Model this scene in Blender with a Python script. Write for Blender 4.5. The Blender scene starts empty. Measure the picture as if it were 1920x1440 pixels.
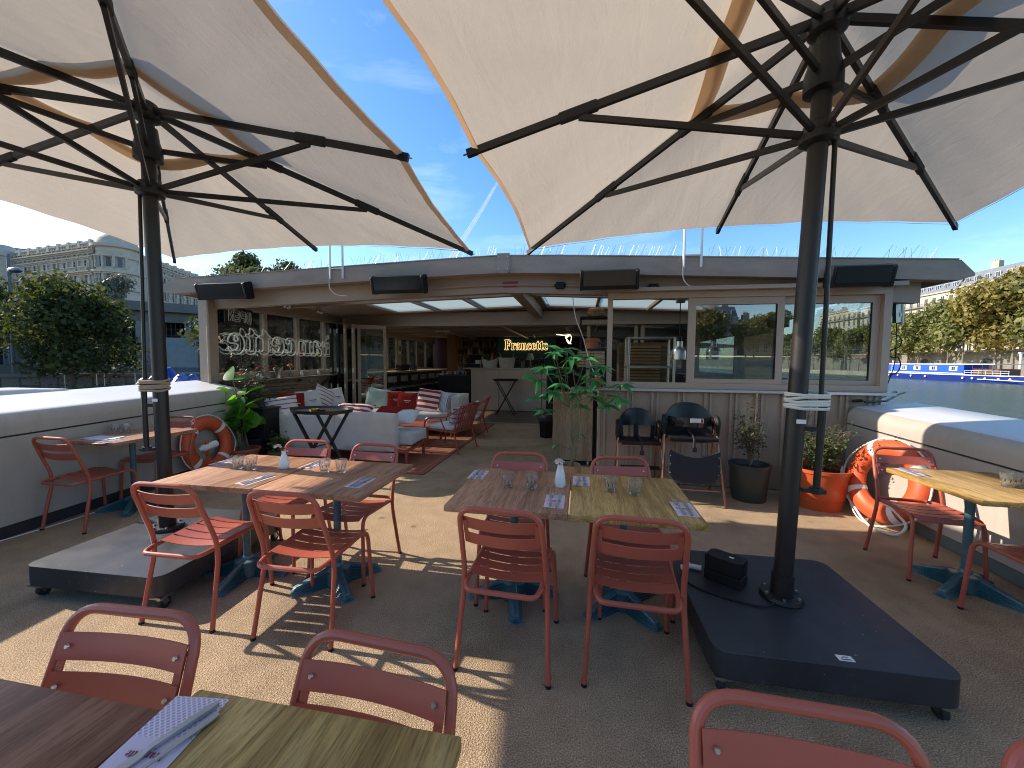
import bpy, bmesh, math, random
from mathutils import Vector, Matrix
sc = bpy.context.scene
COL = sc.collection
rad = math.radians
R0 = random.Random(7)

# ------------------------------------------------------------------ camera, world, sun, exposure
EYE = 1.5
FPX = 731.0
def cam_axes(pitch=3.23, roll=.43, yaw=10.0):
    p, r, a = rad(pitch), rad(roll), rad(yaw)
    f = Vector((0, math.cos(p), -math.sin(p))); x = Vector((1, 0, 0)); u = x.cross(f)
    rt = x*math.cos(r) + u*math.sin(r); up = -x*math.sin(r) + u*math.cos(r)
    Z = Matrix.Rotation(a, 3, 'Z')
    return Z @ rt, Z @ up, Z @ f
CR, CU, CF = cam_axes()
cam = bpy.data.cameras.new('camera'); cam_o = bpy.data.objects.new('camera', cam); COL.objects.link(cam_o)
cam.sensor_fit = 'HORIZONTAL'; cam.sensor_width = 36; cam.lens = FPX/1920*36
cam.clip_start = .05; cam.clip_end = 9000
m3 = Matrix((CR, CU, -CF)).transposed(); m4 = m3.to_4x4(); m4.translation = (0, 0, EYE)
cam_o.matrix_world = m4
sc.camera = cam_o

SUN_EL = rad(31.5); SUN_TRAVEL = Vector((1, -.085, 0)).normalized()
sd = SUN_TRAVEL*math.cos(SUN_EL) - Vector((0, 0, math.sin(SUN_EL)))
sun = bpy.data.lights.new('sun', 'SUN'); sun.energy = 3.9; sun.angle = rad(.55); sun.color = (1, .88, .73)
sun_o = bpy.data.objects.new('sun', sun); COL.objects.link(sun_o); sun_o.location = (-30, 3, 20)
sun_o.rotation_euler = sd.to_track_quat('-Z', 'Y').to_euler()

world = bpy.data.worlds.new('World'); sc.world = world; world.use_nodes = True
wn = world.node_tree.nodes; wl = world.node_tree.links; wn.clear()
def wnode(t, **k):
    n = wn.new(t)
    for a, b in k.items(): setattr(n, a, b)
    return n
w_out = wnode('ShaderNodeOutputWorld'); w_bg = wnode('ShaderNodeBackground'); w_bg.inputs['Strength'].default_value = .132
sky = wnode('ShaderNodeTexSky', sky_type='NISHITA', sun_disc=False, sun_elevation=SUN_EL)
sky.sun_rotation = math.atan2(-SUN_TRAVEL.x, -SUN_TRAVEL.y)
sky.altitude = 30; sky.air_density = 1.0; sky.dust_density = .5; sky.ozone_density = 1.4
tc = wnode('ShaderNodeTexCoord'); mp = wnode('ShaderNodeMapping'); mp.inputs['Scale'].default_value = (1.2, 2.6, 5.5); mp.inputs['Rotation'].default_value = (0, .25, .6)
wl.new(tc.outputs['Generated'], mp.inputs['Vector'])
nz = wnode('ShaderNodeTexNoise'); nz.inputs['Scale'].default_value = 1.7; nz.inputs['Detail'].default_value = 9; nz.inputs['Roughness'].default_value = .62; nz.inputs['Distortion'].default_value = .5
wl.new(mp.outputs[0], nz.inputs['Vector'])
cr = wnode('ShaderNodeValToRGB'); cr.color_ramp.elements[0].position = .52; cr.color_ramp.elements[1].position = .85
cr.color_ramp.elements[1].color = (.2, .2, .2, 1); wl.new(nz.outputs['Fac'], cr.inputs[0])
hs = wnode('ShaderNodeHueSaturation'); hs.inputs['Saturation'].default_value = 1.3; hs.inputs['Value'].default_value = .96
wl.new(sky.outputs[0], hs.inputs['Color'])
mx = wnode('ShaderNodeMix', data_type='RGBA'); mx.inputs['B'].default_value = (7.5, 7.8, 8.2, 1)
wl.new(cr.outputs[0], mx.inputs['Factor']); wl.new(hs.outputs[0], mx.inputs['A'])
wl.new(mx.outputs['Result'], w_bg.inputs['Color']); wl.new(w_bg.outputs[0], w_out.inputs['Surface'])

vs = sc.view_settings
vs.view_transform = 'Standard'; vs.look = 'None'; vs.gamma = 1; vs.use_curve_mapping = False; vs.exposure = 1.08
cy = sc.cycles
cy.use_denoising = True; cy.max_bounces = 10; cy.diffuse_bounces = 5; cy.glossy_bounces = 5; cy.transmission_bounces = 8; cy.transparent_max_bounces = 24
cy.filter_width = 1.05; cy.denoising_prefilter = 'ACCURATE'; cy.caustics_reflective = False; cy.caustics_refractive = False; cy.sample_clamp_indirect = 8

# pixel of the 1920x1440 photograph -> point on a plane of the deck (x right, y forward, z up from the deck)
def _ray(px, py): return CF + CR*((px-960)/FPX) + CU*((720-py)/FPX)
def on_y(px, py, y): d = _ray(px, py); t = y/d.y; return Vector((d.x*t, y, EYE+d.z*t))
def on_x(px, py, x): d = _ray(px, py); t = x/d.x; return Vector((x, d.y*t, EYE+d.z*t))
def img_xy(px, dist): d = _ray(px, 677); return Vector((d.x*dist, d.y*dist, 0))     # dist: metres along the view axis
def on_z(px, py, z=0): d = _ray(px, py); t = (z-EYE)/d.z; return Vector((d.x*t, d.y*t, z))

# ------------------------------------------------------------------ object helpers
WM = {}
def thing(name, label, cat, loc=(0, 0, 0), rz=0, group=None, rot=None):
    o = bpy.data.objects.new(name, None); COL.objects.link(o); o.empty_display_size = .1
    o.location = loc; o.rotation_euler = rot if rot else (0, 0, rz)
    o['label'] = label; o['category'] = cat
    if group: o['group'] = group
    WM[o.name] = Matrix.LocRotScale(Vector(loc), o.rotation_euler, None)
    return o
def tag(o, label=None, cat=None, group=None, kind=None):
    if label: o['label'] = label
    if cat: o['category'] = cat
    if group: o['group'] = group
    if kind: o['kind'] = kind
    return o
def put(name, mesh, parent=None, M=None):
    o = bpy.data.objects.new(name, mesh); COL.objects.link(o)
    if parent: o.parent = parent
    if M is not None: o.matrix_local = M
    return o
def dup(root, loc, rz=0, label=None, group=None, sub=None, rot=None):
    r = root.copy(); COL.objects.link(r); r.location = loc; r.rotation_euler = rot if rot else (0, 0, rz)
    if label: r['label'] = label
    if group: r['group'] = group
    WM[r.name] = Matrix.LocRotScale(Vector(loc), r.rotation_euler, None)
    for ch in list(root.children):
        c = ch.copy(); COL.objects.link(c); c.parent = r
        if sub and c.data:
            ms = [s.material for s in c.data.materials] if False else None
        for g in list(ch.children):
            d = g.copy(); COL.objects.link(d); d.parent = c
    return r

def perp(d):
    a = Vector((0, 0, 1)) if abs(d.z) < .9 else Vector((1, 0, 0))
    x = d.cross(a).normalized(); return x, d.cross(x).normalized()
def fillet(pts, r, n=5, closed=False):
    P = [Vector(p) for p in pts]; out = []; N = len(P)
    for i, p in enumerate(P):
        if not closed and i in (0, N-1): out.append(p); continue
        a, b = P[i-1], P[(i+1) % N]
        rr = r[i] if isinstance(r, (list, tuple)) else r
        la, lb = (a-p).length, (b-p).length
        rr = min(rr, la*.48, lb*.48)
        if rr < 1e-5: out.append(p); continue
        A = p+(a-p)/la*rr; B = p+(b-p)/lb*rr
        for k in range(n+1):
            t = k/n; out.append(A*(1-t)**2 + p*2*t*(1-t) + B*t*t)
    return out

class MB:
    def __init__(s): s.v = []; s.f = []; s.mi = []
    def _add(s, vs_, fs, m=0):
        o = len(s.v); s.v += [tuple(v) for v in vs_]
        for f in fs: s.f.append([i+o for i in f]); s.mi.append(m)
    def box(s, c, d, rot=None, m=0, rz=0):
        x, y, z = [q/2 for q in d]; c = Vector(c)
        Q = rot if rot is not None else (Matrix.Rotation(rz, 3, 'Z') if rz else None)
        P = [Vector((a*x, b*y, e*z)) for e in (-1, 1) for b in (-1, 1) for a in (-1, 1)]
        P = [c+(Q @ p if Q is not None else p) for p in P]
        s._add(P, [(0, 2, 3, 1), (4, 5, 7, 6), (0, 1, 5, 4), (2, 6, 7, 3), (0, 4, 6, 2), (1, 3, 7, 5)], m); return s
    def box2(s, a, b, m=0):
        a, b = Vector(a), Vector(b); d = [abs(q) for q in (b-a)]; return s.box((a+b)/2, d, None, m)
    def beam(s, p0, p1, w, h, m=0, up=None):
        p0, p1 = Vector(p0), Vector(p1); d = (p1-p0); L = d.length; d /= L
        up = Vector(up) if up else Vector((0, 0, 1))
        if abs(d.dot(up)) > .98: up = Vector((0, 1, 0))
        x = d.cross(up).normalized(); z = x.cross(d).normalized()
        Q = Matrix((x, d, z)).transposed()
        return s.box((p0+p1)/2, (w, L, h), Q, m)
    def hexa(s, P, m=0):   # 8 points: bottom 0-3 ccw, top 4-7
        s._add(P, [(3, 2, 1, 0), (4, 5, 6, 7), (0, 1, 5, 4), (1, 2, 6, 5), (2, 3, 7, 6), (3, 0, 4, 7)], m); return s
    def quad(s, a, b, c, d, m=0): s._add([a, b, c, d], [(0, 1, 2, 3)], m); return s
    def cyl(s, p0, p1, r0, r1=None, n=12, caps=True, m=0):
        p0, p1 = Vector(p0), Vector(p1); r1 = r0 if r1 is None else r1
        d = (p1-p0).normalized(); x, y = perp(d); V = []
        for p, r in ((p0, r0), (p1, r1)):
            for k in range(n):
                a = 2*math.pi*k/n; V.append(p+x*(r*math.cos(a))+y*(r*math.sin(a)))
        F = [(k, k+n, (k+1) % n+n, (k+1) % n) for k in range(n)]
        if caps: F += [tuple(range(n)), tuple(range(2*n-1, n-1, -1))]
        s._add(V, F, m); return s
    def tube(s, path, r, n=8, closed=False, m=0, caps=True, flat=None):
        P = [Vector(p) for p in path]; N = len(P); V = []
        d0 = (P[1]-P[0]).normalized(); x, y = perp(d0)
        for i, p in enumerate(P):
            if closed: d = (P[(i+1) % N]-P[i-1])
            else: d = P[min(i+1, N-1)]-P[max(i-1, 0)]
            if d.length < 1e-9: d = d0.copy()
            d.normalize(); x = (x-d*x.dot(d)); x = x.normalized() if x.length > 1e-6 else perp(d)[0]; y = d.cross(x)
            rr = r[i] if isinstance(r, (list, tuple)) else r
            for k in range(n):
                a = 2*math.pi*k/n; V.append(p+x*(rr*math.cos(a))+y*(rr*math.sin(a)))
        F = []
        for i in range(N if closed else N-1):
            j = (i+1) % N
            for k in range(n): F.append((i*n+k, i*n+(k+1) % n, j*n+(k+1) % n, j*n+k))
        if caps and not closed: F += [tuple(range(n-1, -1, -1)), tuple((N-1)*n+k for k in range(n))]
        s._add(V, F, m); return s
    def lathe(s, prof, c=(0, 0, 0), n=20, m=0, rib=None, rot=None, closed=False):
        c = Vector(c); V = []; N = len(prof)
        for (r, z) in prof:
            for k in range(n):
                a = 2*math.pi*k/n; q = r*(1+(rib(a, z) if rib else 0)); p = Vector((q*math.cos(a), q*math.sin(a), z))
                V.append(c+(rot @ p if rot is not None else p))
        F = [(i*n+k, i*n+(k+1) % n, (i+1) % N*n+(k+1) % n, (i+1) % N*n+k) for i in range(N if closed else N-1) for k in range(n)]
        if not closed:
            if prof[0][0] > 1e-4: F.append(tuple(range(n-1, -1, -1)))
            if prof[-1][0] > 1e-4: F.append(tuple((N-1)*n+k for k in range(n)))
        s._add(V, F, m); return s
    def prism(s, poly, h, M=None, m=0):   # poly in local xy, extruded along +z by h, then M
        n = len(poly); V = [Vector((p[0], p[1], 0)) for p in poly]+[Vector((p[0], p[1], h)) for p in poly]
        if M is not None: V = [M @ v for v in V]
        s._add(V, [tuple(range(n-1, -1, -1)), tuple(range(n, 2*n))]+[(k, (k+1) % n, (k+1) % n+n, k+n) for k in range(n)], m); return s
    def ball(s, c, r, n=10, sc_=(1, 1, 1), m=0, rot=None):
        prof = [(max(1e-5, math.cos(-math.pi/2+math.pi*k/(n))), math.sin(-math.pi/2+math.pi*k/(n))) for k in range(n+1)]
        t = MB(); t.lathe(prof, n=n+2); c = Vector(c)
        V = [Vector((v[0]*r*sc_[0], v[1]*r*sc_[1], v[2]*r*sc_[2])) for v in t.v]
        s._add([c+(rot @ v if rot is not None else v) for v in V], t.f, m); return s
    def grid(s, fn, nu, nv, m=0, flip=False):
        V = [fn(i/nu, j/nv) for j in range(nv+1) for i in range(nu+1)]
        F = [(j*(nu+1)+i, j*(nu+1)+i+1, (j+1)*(nu+1)+i+1, (j+1)*(nu+1)+i) for j in range(nv) for i in range(nu)]
        if flip: F = [f[::-1] for f in F]
        s._add(V, F, m); return s
    def add(s, o, M=None, m=None):
        k = len(s.v); s.v += [tuple(M @ Vector(v)) if M is not None else v for v in o.v]
        s.f += [[i+k for i in f] for f in o.f]; s.mi += o.mi if m is None else [m]*len(o.f); return s
    def mesh(s, name, mats, smooth=True, bevel=0, seg=1, angle=35, weld=0):
        me = bpy.data.meshes.new(name); me.from_pydata(s.v, [], s.f)
        for mm in (mats if isinstance(mats, (list, tuple)) else [mats]): me.materials.append(mm)
        me.polygons.foreach_set('material_index', s.mi); me.update()
        b = bmesh.new(); b.from_mesh(me)
        if weld: bmesh.ops.remove_doubles(b, verts=b.verts, dist=weld)
        bmesh.ops.recalc_face_normals(b, faces=b.faces)
        if bevel:
            es = [e for e in b.edges if len(e.link_faces) == 2 and e.calc_face_angle(0) > .6]
            bmesh.ops.bevel(b, geom=es, offset=bevel, offset_type='OFFSET', segments=seg, profile=.6, affect='EDGES', clamp_overlap=True)
        b.to_mesh(me); b.free()
        if smooth:
            me.shade_smooth(); me.set_sharp_from_angle(angle=rad(angle))
        return me
    def build(s, name, mats, parent=None, world=False, **k):
        me = s.mesh(name, mats, **k); o = bpy.data.objects.new(name, me); COL.objects.link(o)
        if parent:
            o.parent = parent
            if world: me.transform(WM[parent.name].inverted())
        return o

# ------------------------------------------------------------------ materials
class NT:
    def __init__(s, name):
        s.m = bpy.data.materials.new(name); s.m.use_nodes = True; s.n = s.m.node_tree.nodes; s.l = s.m.node_tree.links; s.n.clear()
        s.out = s.n.new('ShaderNodeOutputMaterial')
    def new(s, t, ins=None, **k):
        n = s.n.new(t)
        for a, b in k.items(): setattr(n, a, b)
        for a, b in (ins or {}).items():
            if isinstance(b, tuple) and len(b) == 2 and hasattr(b[0], 'outputs'): s.l.new(b[0].outputs[b[1]], n.inputs[a])
            elif hasattr(b, 'outputs'): s.l.new(b.outputs[0], n.inputs[a])
            else: n.inputs[a].default_value = b
        return n
    def surf(s, n, o=0): s.l.new(n.outputs[o], s.out.inputs['Surface'])
    def coords(s, scale=(1, 1, 1), rot=(0, 0, 0), kind='Object'):
        t = s.new('ShaderNodeTexCoord'); return s.new('ShaderNodeMapping', {'Vector': (t, kind), 'Scale': scale, 'Rotation': rot})
    def noise(s, vec, scale, detail=4, rough=.55, dist=0): return s.new('ShaderNodeTexNoise', {'Vector': vec, 'Scale': scale, 'Detail': detail, 'Roughness': rough, 'Distortion': dist})
    def ramp(s, fac, stops, o=0):
        r = s.new('ShaderNodeValToRGB'); s.l.new(fac.outputs[o], r.inputs[0]); e = r.color_ramp.elements
        while len(e) < len(stops): e.new(.5)
        for q, (p, c) in zip(e, stops): q.position = p; q.color = c if len(c) == 4 else (*c, 1)
        return r
    def mix(s, fac, a, b, mode='MIX'):
        n = s.n.new('ShaderNodeMix'); n.data_type = 'RGBA'; n.blend_type = mode
        for k, q in (('Factor', fac), ('A', a), ('B', b)):
            sock = n.inputs[k] if k == 'Factor' else [i for i in n.inputs if i.name == k and i.type == 'RGBA'][0]
            if hasattr(q, 'outputs'):
                oo = q.outputs['Result'] if False else ([x for x in q.outputs if x.enabled][0]); s.l.new(oo, sock)
            elif k == 'Factor': sock.default_value = q
            else: sock.default_value = q if len(q) == 4 else (*q, 1)
        return n
    def out_of(s, n): return [x for x in n.outputs if x.enabled][0]
def c4(c): return (c[0], c[1], c[2], 1)
def sh(c, k): return tuple(min(1, x*k) for x in c)
def mat(name, col, rough=.5, metal=0, var=.12, scale=6, bump=0, bscale=60, spec=.5, stretch=(1, 1, 1), coat=0, rvar=.1, fine=0):
    t = NT(name); co = t.coords(stretch)
    n = t.noise(co, scale, 5, .6)
    r = t.ramp(n, [(.25, sh(col, 1-var)), (.5, col), (.78, sh(col, 1+var))])
    src = r
    if fine:
        n3 = t.noise(co, bscale*3, 2); f = t.ramp(n3, [(.35, (1-fine,)*3), (.65, (1+fine,)*3)]); src = t.mix(1, r, f, 'MULTIPLY')
    b = t.new('ShaderNodeBsdfPrincipled', {'Roughness': rough, 'Metallic': metal, 'Specular IOR Level': spec, 'Coat Weight': coat})
    t.l.new(t.out_of(src), b.inputs['Base Color'])
    n2 = t.noise(co, scale*3.1, 4); rr = t.new('ShaderNodeMapRange', {'Value': n2, 'To Min': max(0, rough-rvar), 'To Max': min(1, rough+rvar)})
    t.l.new(rr.outputs[0], b.inputs['Roughness'])
    if bump:
        nb = t.noise(co, bscale, 4); bp = t.new('ShaderNodeBump', {'Height': nb, 'Strength': bump, 'Distance': .01}); t.l.new(bp.outputs[0], b.inputs['Normal'])
    t.surf(b); return t.m
def wood(name, dark, mid, light, scale=1.0, axis='y', rough=.45, bump=.08, knots=True, planks=0, spec=.3):
    t = NT(name)
    st = {'y': (9, .7, 9), 'x': (.7, 9, 9), 'z': (9, 9, .7)}[axis]
    co = t.coords(tuple(q*scale for q in st))
    w = t.noise(co, 1.3, 8, .68, 1.1)
    fine = t.noise(t.coords(tuple(q*scale*7 for q in st)), 2.4, 5, .7)
    big = t.noise(t.coords((1.6*scale,)*3), 1.6, 3, .5)
    r = t.ramp(w, [(.26, dark), (.45, mid), (.56, light), (.68, mid), (.8, dark)])
    f = t.ramp(fine, [(.36, (.45,)*3), (.52, (1.05,)*3)])
    c = t.mix(.8, r, f, 'MULTIPLY'); bb = t.ramp(big, [(.3, (.78,)*3), (.7, (1.12,)*3)]); c = t.mix(1, c, bb, 'MULTIPLY')
    if knots:
        v = t.new('ShaderNodeTexVoronoi', {'Vector': t.coords(tuple(q*scale*.32 for q in st)), 'Scale': 1.4}); k = t.ramp(v, [(.0, (.3, .28, .26)), (.13, (.75,)*3), (.24, (1, 1, 1))]); c = t.mix(.85, c, k, 'MULTIPLY')
    b = t.new('ShaderNodeBsdfPrincipled', {'Roughness': rough, 'Specular IOR Level': spec}); t.l.new(t.out_of(c), b.inputs['Base Color'])
    bp = t.new('ShaderNodeBump', {'Height': fine, 'Strength': bump, 'Distance': .004}); t.l.new(bp.outputs[0], b.inputs['Normal'])
    rr = t.new('ShaderNodeMapRange', {'Value': w, 'To Min': rough-.08, 'To Max': rough+.14}); t.l.new(rr.outputs[0], b.inputs['Roughness'])
    t.surf(b); return t.m
def pane_mat(name, tint=(.8, .86, .85), refl=.08, rough=.01, dirt=.03):
    t = NT(name)
    tr = t.new('ShaderNodeBsdfTransparent', {'Color': c4(tint)}); g = t.new('ShaderNodeBsdfGlossy', {'Color': (1, 1, 1, 1), 'Roughness': rough})
    fr = t.new('ShaderNodeFresnel', {'IOR': 1.5}); ad = t.new('ShaderNodeMath', {0: fr, 1: refl}, operation='ADD', use_clamp=True)
    m = t.new('ShaderNodeMixShader', {0: ad}); t.l.new(tr.outputs[0], m.inputs[1]); t.l.new(g.outputs[0], m.inputs[2])
    d = t.new('ShaderNodeBsdfDiffuse', {'Color': (.7, .7, .68, 1)}); n = t.noise(t.coords((3, 3, 3)), 2, 6); dr = t.new('ShaderNodeMapRange', {'Value': n, 'From Min': .35, 'From Max': .8, 'To Min': 0, 'To Max': dirt*2})
    m2 = t.new('ShaderNodeMixShader', {0: dr}); t.l.new(m.outputs[0], m2.inputs[1]); t.l.new(d.outputs[0], m2.inputs[2])
    t.surf(m2); return t.m
def cloth(name, col, trans=.35, var=.06, scale=3, weave=260, bump=.15, tcol=None, rough=.9, streak=0):
    t = NT(name); co = t.coords()
    n = t.noise(co, scale, 6, .65); r = t.ramp(n, [(.3, sh(col, 1-var)), (.7, sh(col, 1+var))]); src = r
    if streak:
        s2 = t.noise(t.coords((14, 1.2, 4)), 2, 5, .6); src = t.mix(streak, r, t.ramp(s2, [(.35, (.7,)*3), (.6, (1.05,)*3)]), 'MULTIPLY')
    d = t.new('ShaderNodeBsdfDiffuse', {'Roughness': .6}); t.l.new(t.out_of(src), d.inputs['Color'])
    nb = t.noise(co, weave, 2); nb2 = t.noise(t.coords((1, 1, 1)), 5, 4); nb3 = t.noise(t.coords((3.2, .8, 1), (0, 0, .6)), 2.4, 4, .6, .8); a0 = t.new('ShaderNodeMath', {0: nb, 1: nb2}, operation='ADD'); m3_ = t.new('ShaderNodeMath', {0: nb3, 1: 3.0}, operation='MULTIPLY'); ad = t.new('ShaderNodeMath', {0: a0, 1: m3_}, operation='ADD')
    bp = t.new('ShaderNodeBump', {'Height': ad, 'Strength': bump, 'Distance': .01}); t.l.new(bp.outputs[0], d.inputs['Normal'])
    if trans:
        tl = t.new('ShaderNodeBsdfTranslucent', {'Color': c4(tcol or col)}); t.l.new(bp.outputs[0], tl.inputs['Normal'])
        m = t.new('ShaderNodeMixShader', {0: trans}); t.l.new(d.outputs[0], m.inputs[1]); t.l.new(tl.outputs[0], m.inputs[2]); t.surf(m)
    else: t.surf(d)
    return t.m
def leafmat(name, a, b, trans=.4, rough=.4, tcol=None, scale=3.0):
    t = NT(name); oi = t.new('ShaderNodeObjectInfo'); g = t.new('ShaderNodeNewGeometry')
    ad = t.new('ShaderNodeMath', {0: (g, 'Random Per Island'), 1: (oi, 'Random')}, operation='ADD'); fr = t.new('ShaderNodeMath', {0: ad}, operation='FRACT')
    r = t.ramp(fr, [(0, a), (1, b)])
    n = t.noise(t.coords(), scale, 3); c = t.mix(.5, r, t.ramp(n, [(.3, (.7,)*3), (.7, (1.25,)*3)]), 'MULTIPLY')
    p = t.new('ShaderNodeBsdfPrincipled', {'Roughness': rough, 'Specular IOR Level': .4}); t.l.new(t.out_of(c), p.inputs['Base Color'])
    tl = t.new('ShaderNodeBsdfTranslucent'); c2 = t.mix(1, c, c4(tcol or (1.6, 1.8, .7)), 'MULTIPLY'); t.l.new(t.out_of(c2), tl.inputs['Color'])
    m = t.new('ShaderNodeMixShader', {0: trans}); t.l.new(p.outputs[0], m.inputs[1]); t.l.new(tl.outputs[0], m.inputs[2]); t.surf(m); return t.m
def emit(name, col, k):
    t = NT(name); e = t.new('ShaderNodeEmission', {'Color': c4(col), 'Strength': k}); t.surf(e); return t.m
def glassmat(name, col=(1, 1, 1), rough=0, ior=1.45):
    t = NT(name); p = t.new('ShaderNodeBsdfPrincipled', {'Base Color': c4(col), 'Roughness': rough, 'IOR': ior, 'Transmission Weight': 1.0}); a = t.new('ShaderNodeBsdfTransparent', {'Color': (.97, .98, .98, 1)}); m = t.new('ShaderNodeMixShader', {0: .3}); t.l.new(p.outputs[0], m.inputs[1]); t.l.new(a.outputs[0], m.inputs[2]); d = t.new('ShaderNodeBsdfDiffuse', {'Color': (.9, .92, .92, 1)}); m2 = t.new('ShaderNodeMixShader', {0: .045}); t.l.new(m.outputs[0], m2.inputs[1]); t.l.new(d.outputs[0], m2.inputs[2]); t.surf(m2); return t.m

X = {}
def _coral(name, col):
    t = NT(name); co = t.coords(); oi = t.new('ShaderNodeObjectInfo'); r = t.ramp(t.noise(co, 3, 5), [(.3, sh(col, .90)), (.7, sh(col, 1.08))])
    tone = t.ramp(oi, [(0, (.93, .93, .93)), (1, (1.05, 1.05, 1.05))], [o.name for o in oi.outputs].index('Random')); c = t.mix(1, r, tone, 'MULTIPLY')
    # fine scratches and chips down to grey primer
    sc1 = t.noise(t.coords((60, 5, 60), (.3, .2, .5)), 3, 3, .6); ch = t.noise(co, 48, 4, .7); a = t.ramp(sc1, [(.70, (0, 0, 0)), (.74, (1, 1, 1))]); b = t.ramp(ch, [(.69, (0, 0, 0)), (.72, (1, 1, 1))]); mxx = t.new('ShaderNodeMath', {0: a, 1: b}, operation='MAXIMUM'); g = t.new('ShaderNodeMath', {0: mxx, 1: .45}, operation='MULTIPLY')
    c = t.mix(g, c, (.16, .07, .06)); p = t.new('ShaderNodeBsdfPrincipled', {'Roughness': .36}); t.l.new(t.out_of(c), p.inputs['Base Color']); rr = t.new('ShaderNodeMapRange', {'Value': ch, 'To Min': .26, 'To Max': .5}); t.l.new(rr.outputs[0], p.inputs['Roughness'])
    bp = t.new('ShaderNodeBump', {'Height': t.noise(co, 220, 3), 'Strength': .03, 'Distance': .01}); t.l.new(bp.outputs[0], p.inputs['Normal']); t.surf(p); return t.m
X['coral'] = _coral('coral_paint', (.41, .094, .058))
X['coral_dark'] = _coral('coral_paint_weathered', (.35, .078, .05))
X['bolt'] = mat('steel_bolt', (.55, .54, .52), .3, 1)
X['black'] = mat('black_plastic', (.010, .010, .011), .5, 0, .2, spec=.3)
X['rubber'] = mat('dark_rubber', (.02, .02, .022), .7)
def _teal():
    t = NT('teal_iron'); g = t.new('ShaderNodeNewGeometry'); n = t.noise(t.coords(), 30, 4); w = t.ramp(g, [(.515, (0, 0, 0)), (.57, (1, 1, 1))], 7 if False else [o.name for o in g.outputs].index('Pointiness'))
    mu = t.new('ShaderNodeMath', {0: w, 1: n}, operation='MULTIPLY'); c = t.mix(mu, (.010, .068, .092), (.22, .34, .37)); p = t.new('ShaderNodeBsdfPrincipled', {'Roughness': .36}); t.l.new(t.out_of(c), p.inputs['Base Color'])
    b = t.new('ShaderNodeBump', {'Height': t.noise(t.coords(), 150, 4), 'Strength': .12, 'Distance': .01}); t.l.new(b.outputs[0], p.inputs['Normal']); t.surf(p); return t.m
X['teal'] = _teal()
X['wood_brown'] = wood('brown_wood_laminate', (.16, .068, .034), (.335, .165, .088), (.47, .255, .15))
X['wood_walnut'] = wood('walnut_wood_laminate', (.13, .044, .021), (.235, .088, .043), (.33, .145, .078), 1.2)
X['wood_oak'] = wood('oak_wood_laminate', (.16, .082, .022), (.37, .218, .062), (.54, .35, .12), 1.1)
X['wood_panel'] = wood('pale_panel_wood', (.22, .145, .085), (.36, .25, .155), (.45, .33, .21), .55, 'z', .6)
X['wood_dark'] = wood('dark_bench_wood', (.06, .042, .025), (.11, .08, .05), (.16, .12, .075), 1.2, 'x', .6)
X['wood_floor'] = wood('brown_floor_wood', (.09, .058, .036), (.15, .1, .065), (.2, .14, .095), .8, 'x', .45)
X['wood_counter'] = wood('light_counter_wood', (.2, .14, .08), (.34, .25, .15), (.45, .34, .21), .8, 'y', .5)
X['taupe'] = mat('taupe_painted_metal', (.36, .272, .208), .5, 0, .07, 2, .02, 90)
X['taupe_light'] = mat('taupe_frame_metal', (.40, .315, .25), .42, 0, .05, 2)
X['fascia'] = mat('weathered_fascia', (.36, .275, .21), .8, 0, .2, 2.2, .04, 60, stretch=(1, 1, 3))
X['alu'] = mat('aluminium', (.55, .55, .55), .35, .9, .05)
X['steel'] = mat('brushed_steel', (.42, .41, .40), .36, 1, .12, 3, stretch=(1, 1, 14))
X['steel_bar'] = mat('dull_bar_steel', (.58, .45, .38), .42, .6, .15, 1.5, .02, 40, stretch=(1, 1, .4))
X['anthracite'] = mat('anthracite_metal', (.024, .024, .026), .42, .35, .12, 5, .05, 260)
X['pole'] = mat('umbrella_pole_metal', (.021, .019, .018), .42, .2, .12, 5, .05, 260)
def _plate():
    t = NT('black_steel_plate'); co = t.coords(); r = t.ramp(t.noise(co, 3.5, 6, .65), [(.3, (.026, .027, .032)), (.7, (.046, .048, .055))])
    v = t.new('ShaderNodeTexVoronoi', {'Vector': co, 'Scale': 16.0}); n = t.noise(co, 9, 4); s = t.new('ShaderNodeMath', {0: v, 1: n}, operation='MULTIPLY'); c = t.mix(t.ramp(s, [(.018, (.75, .75, .75)), (.034, (0, 0, 0))]), r, (.35, .35, .34))
    sm = t.ramp(t.noise(t.coords((4, 22, 4), (0, 0, .7)), 2.2, 5, .6, .6), [(.62, (0, 0, 0)), (.78, (.35, .35, .35))]); c = t.mix(sm, c, (.16, .16, .16))
    p = t.new('ShaderNodeBsdfPrincipled', {'Metallic': .2, 'Roughness': .4}); t.l.new(t.out_of(c), p.inputs['Base Color']); rr = t.new('ShaderNodeMapRange', {'Value': t.noise(co, 6, 5), 'To Min': .28, 'To Max': .55}); t.l.new(rr.outputs[0], p.inputs['Roughness']); bp = t.new('ShaderNodeBump', {'Height': t.noise(co, 180, 4), 'Strength': .06, 'Distance': .01}); t.l.new(bp.outputs[0], p.inputs['Normal']); t.surf(p); return t.m
X['basemat'] = _plate()
X['canopy'] = cloth('cream_canopy', (.56, .50, .42), .36, .07, 2.0, 420, .3, (.63, .55, .445))
X['canopy_trim'] = cloth('tan_canopy_trim', (.62, .46, .31), .5, .05, 4, 300, .1, (.80, .56, .36))
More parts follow.
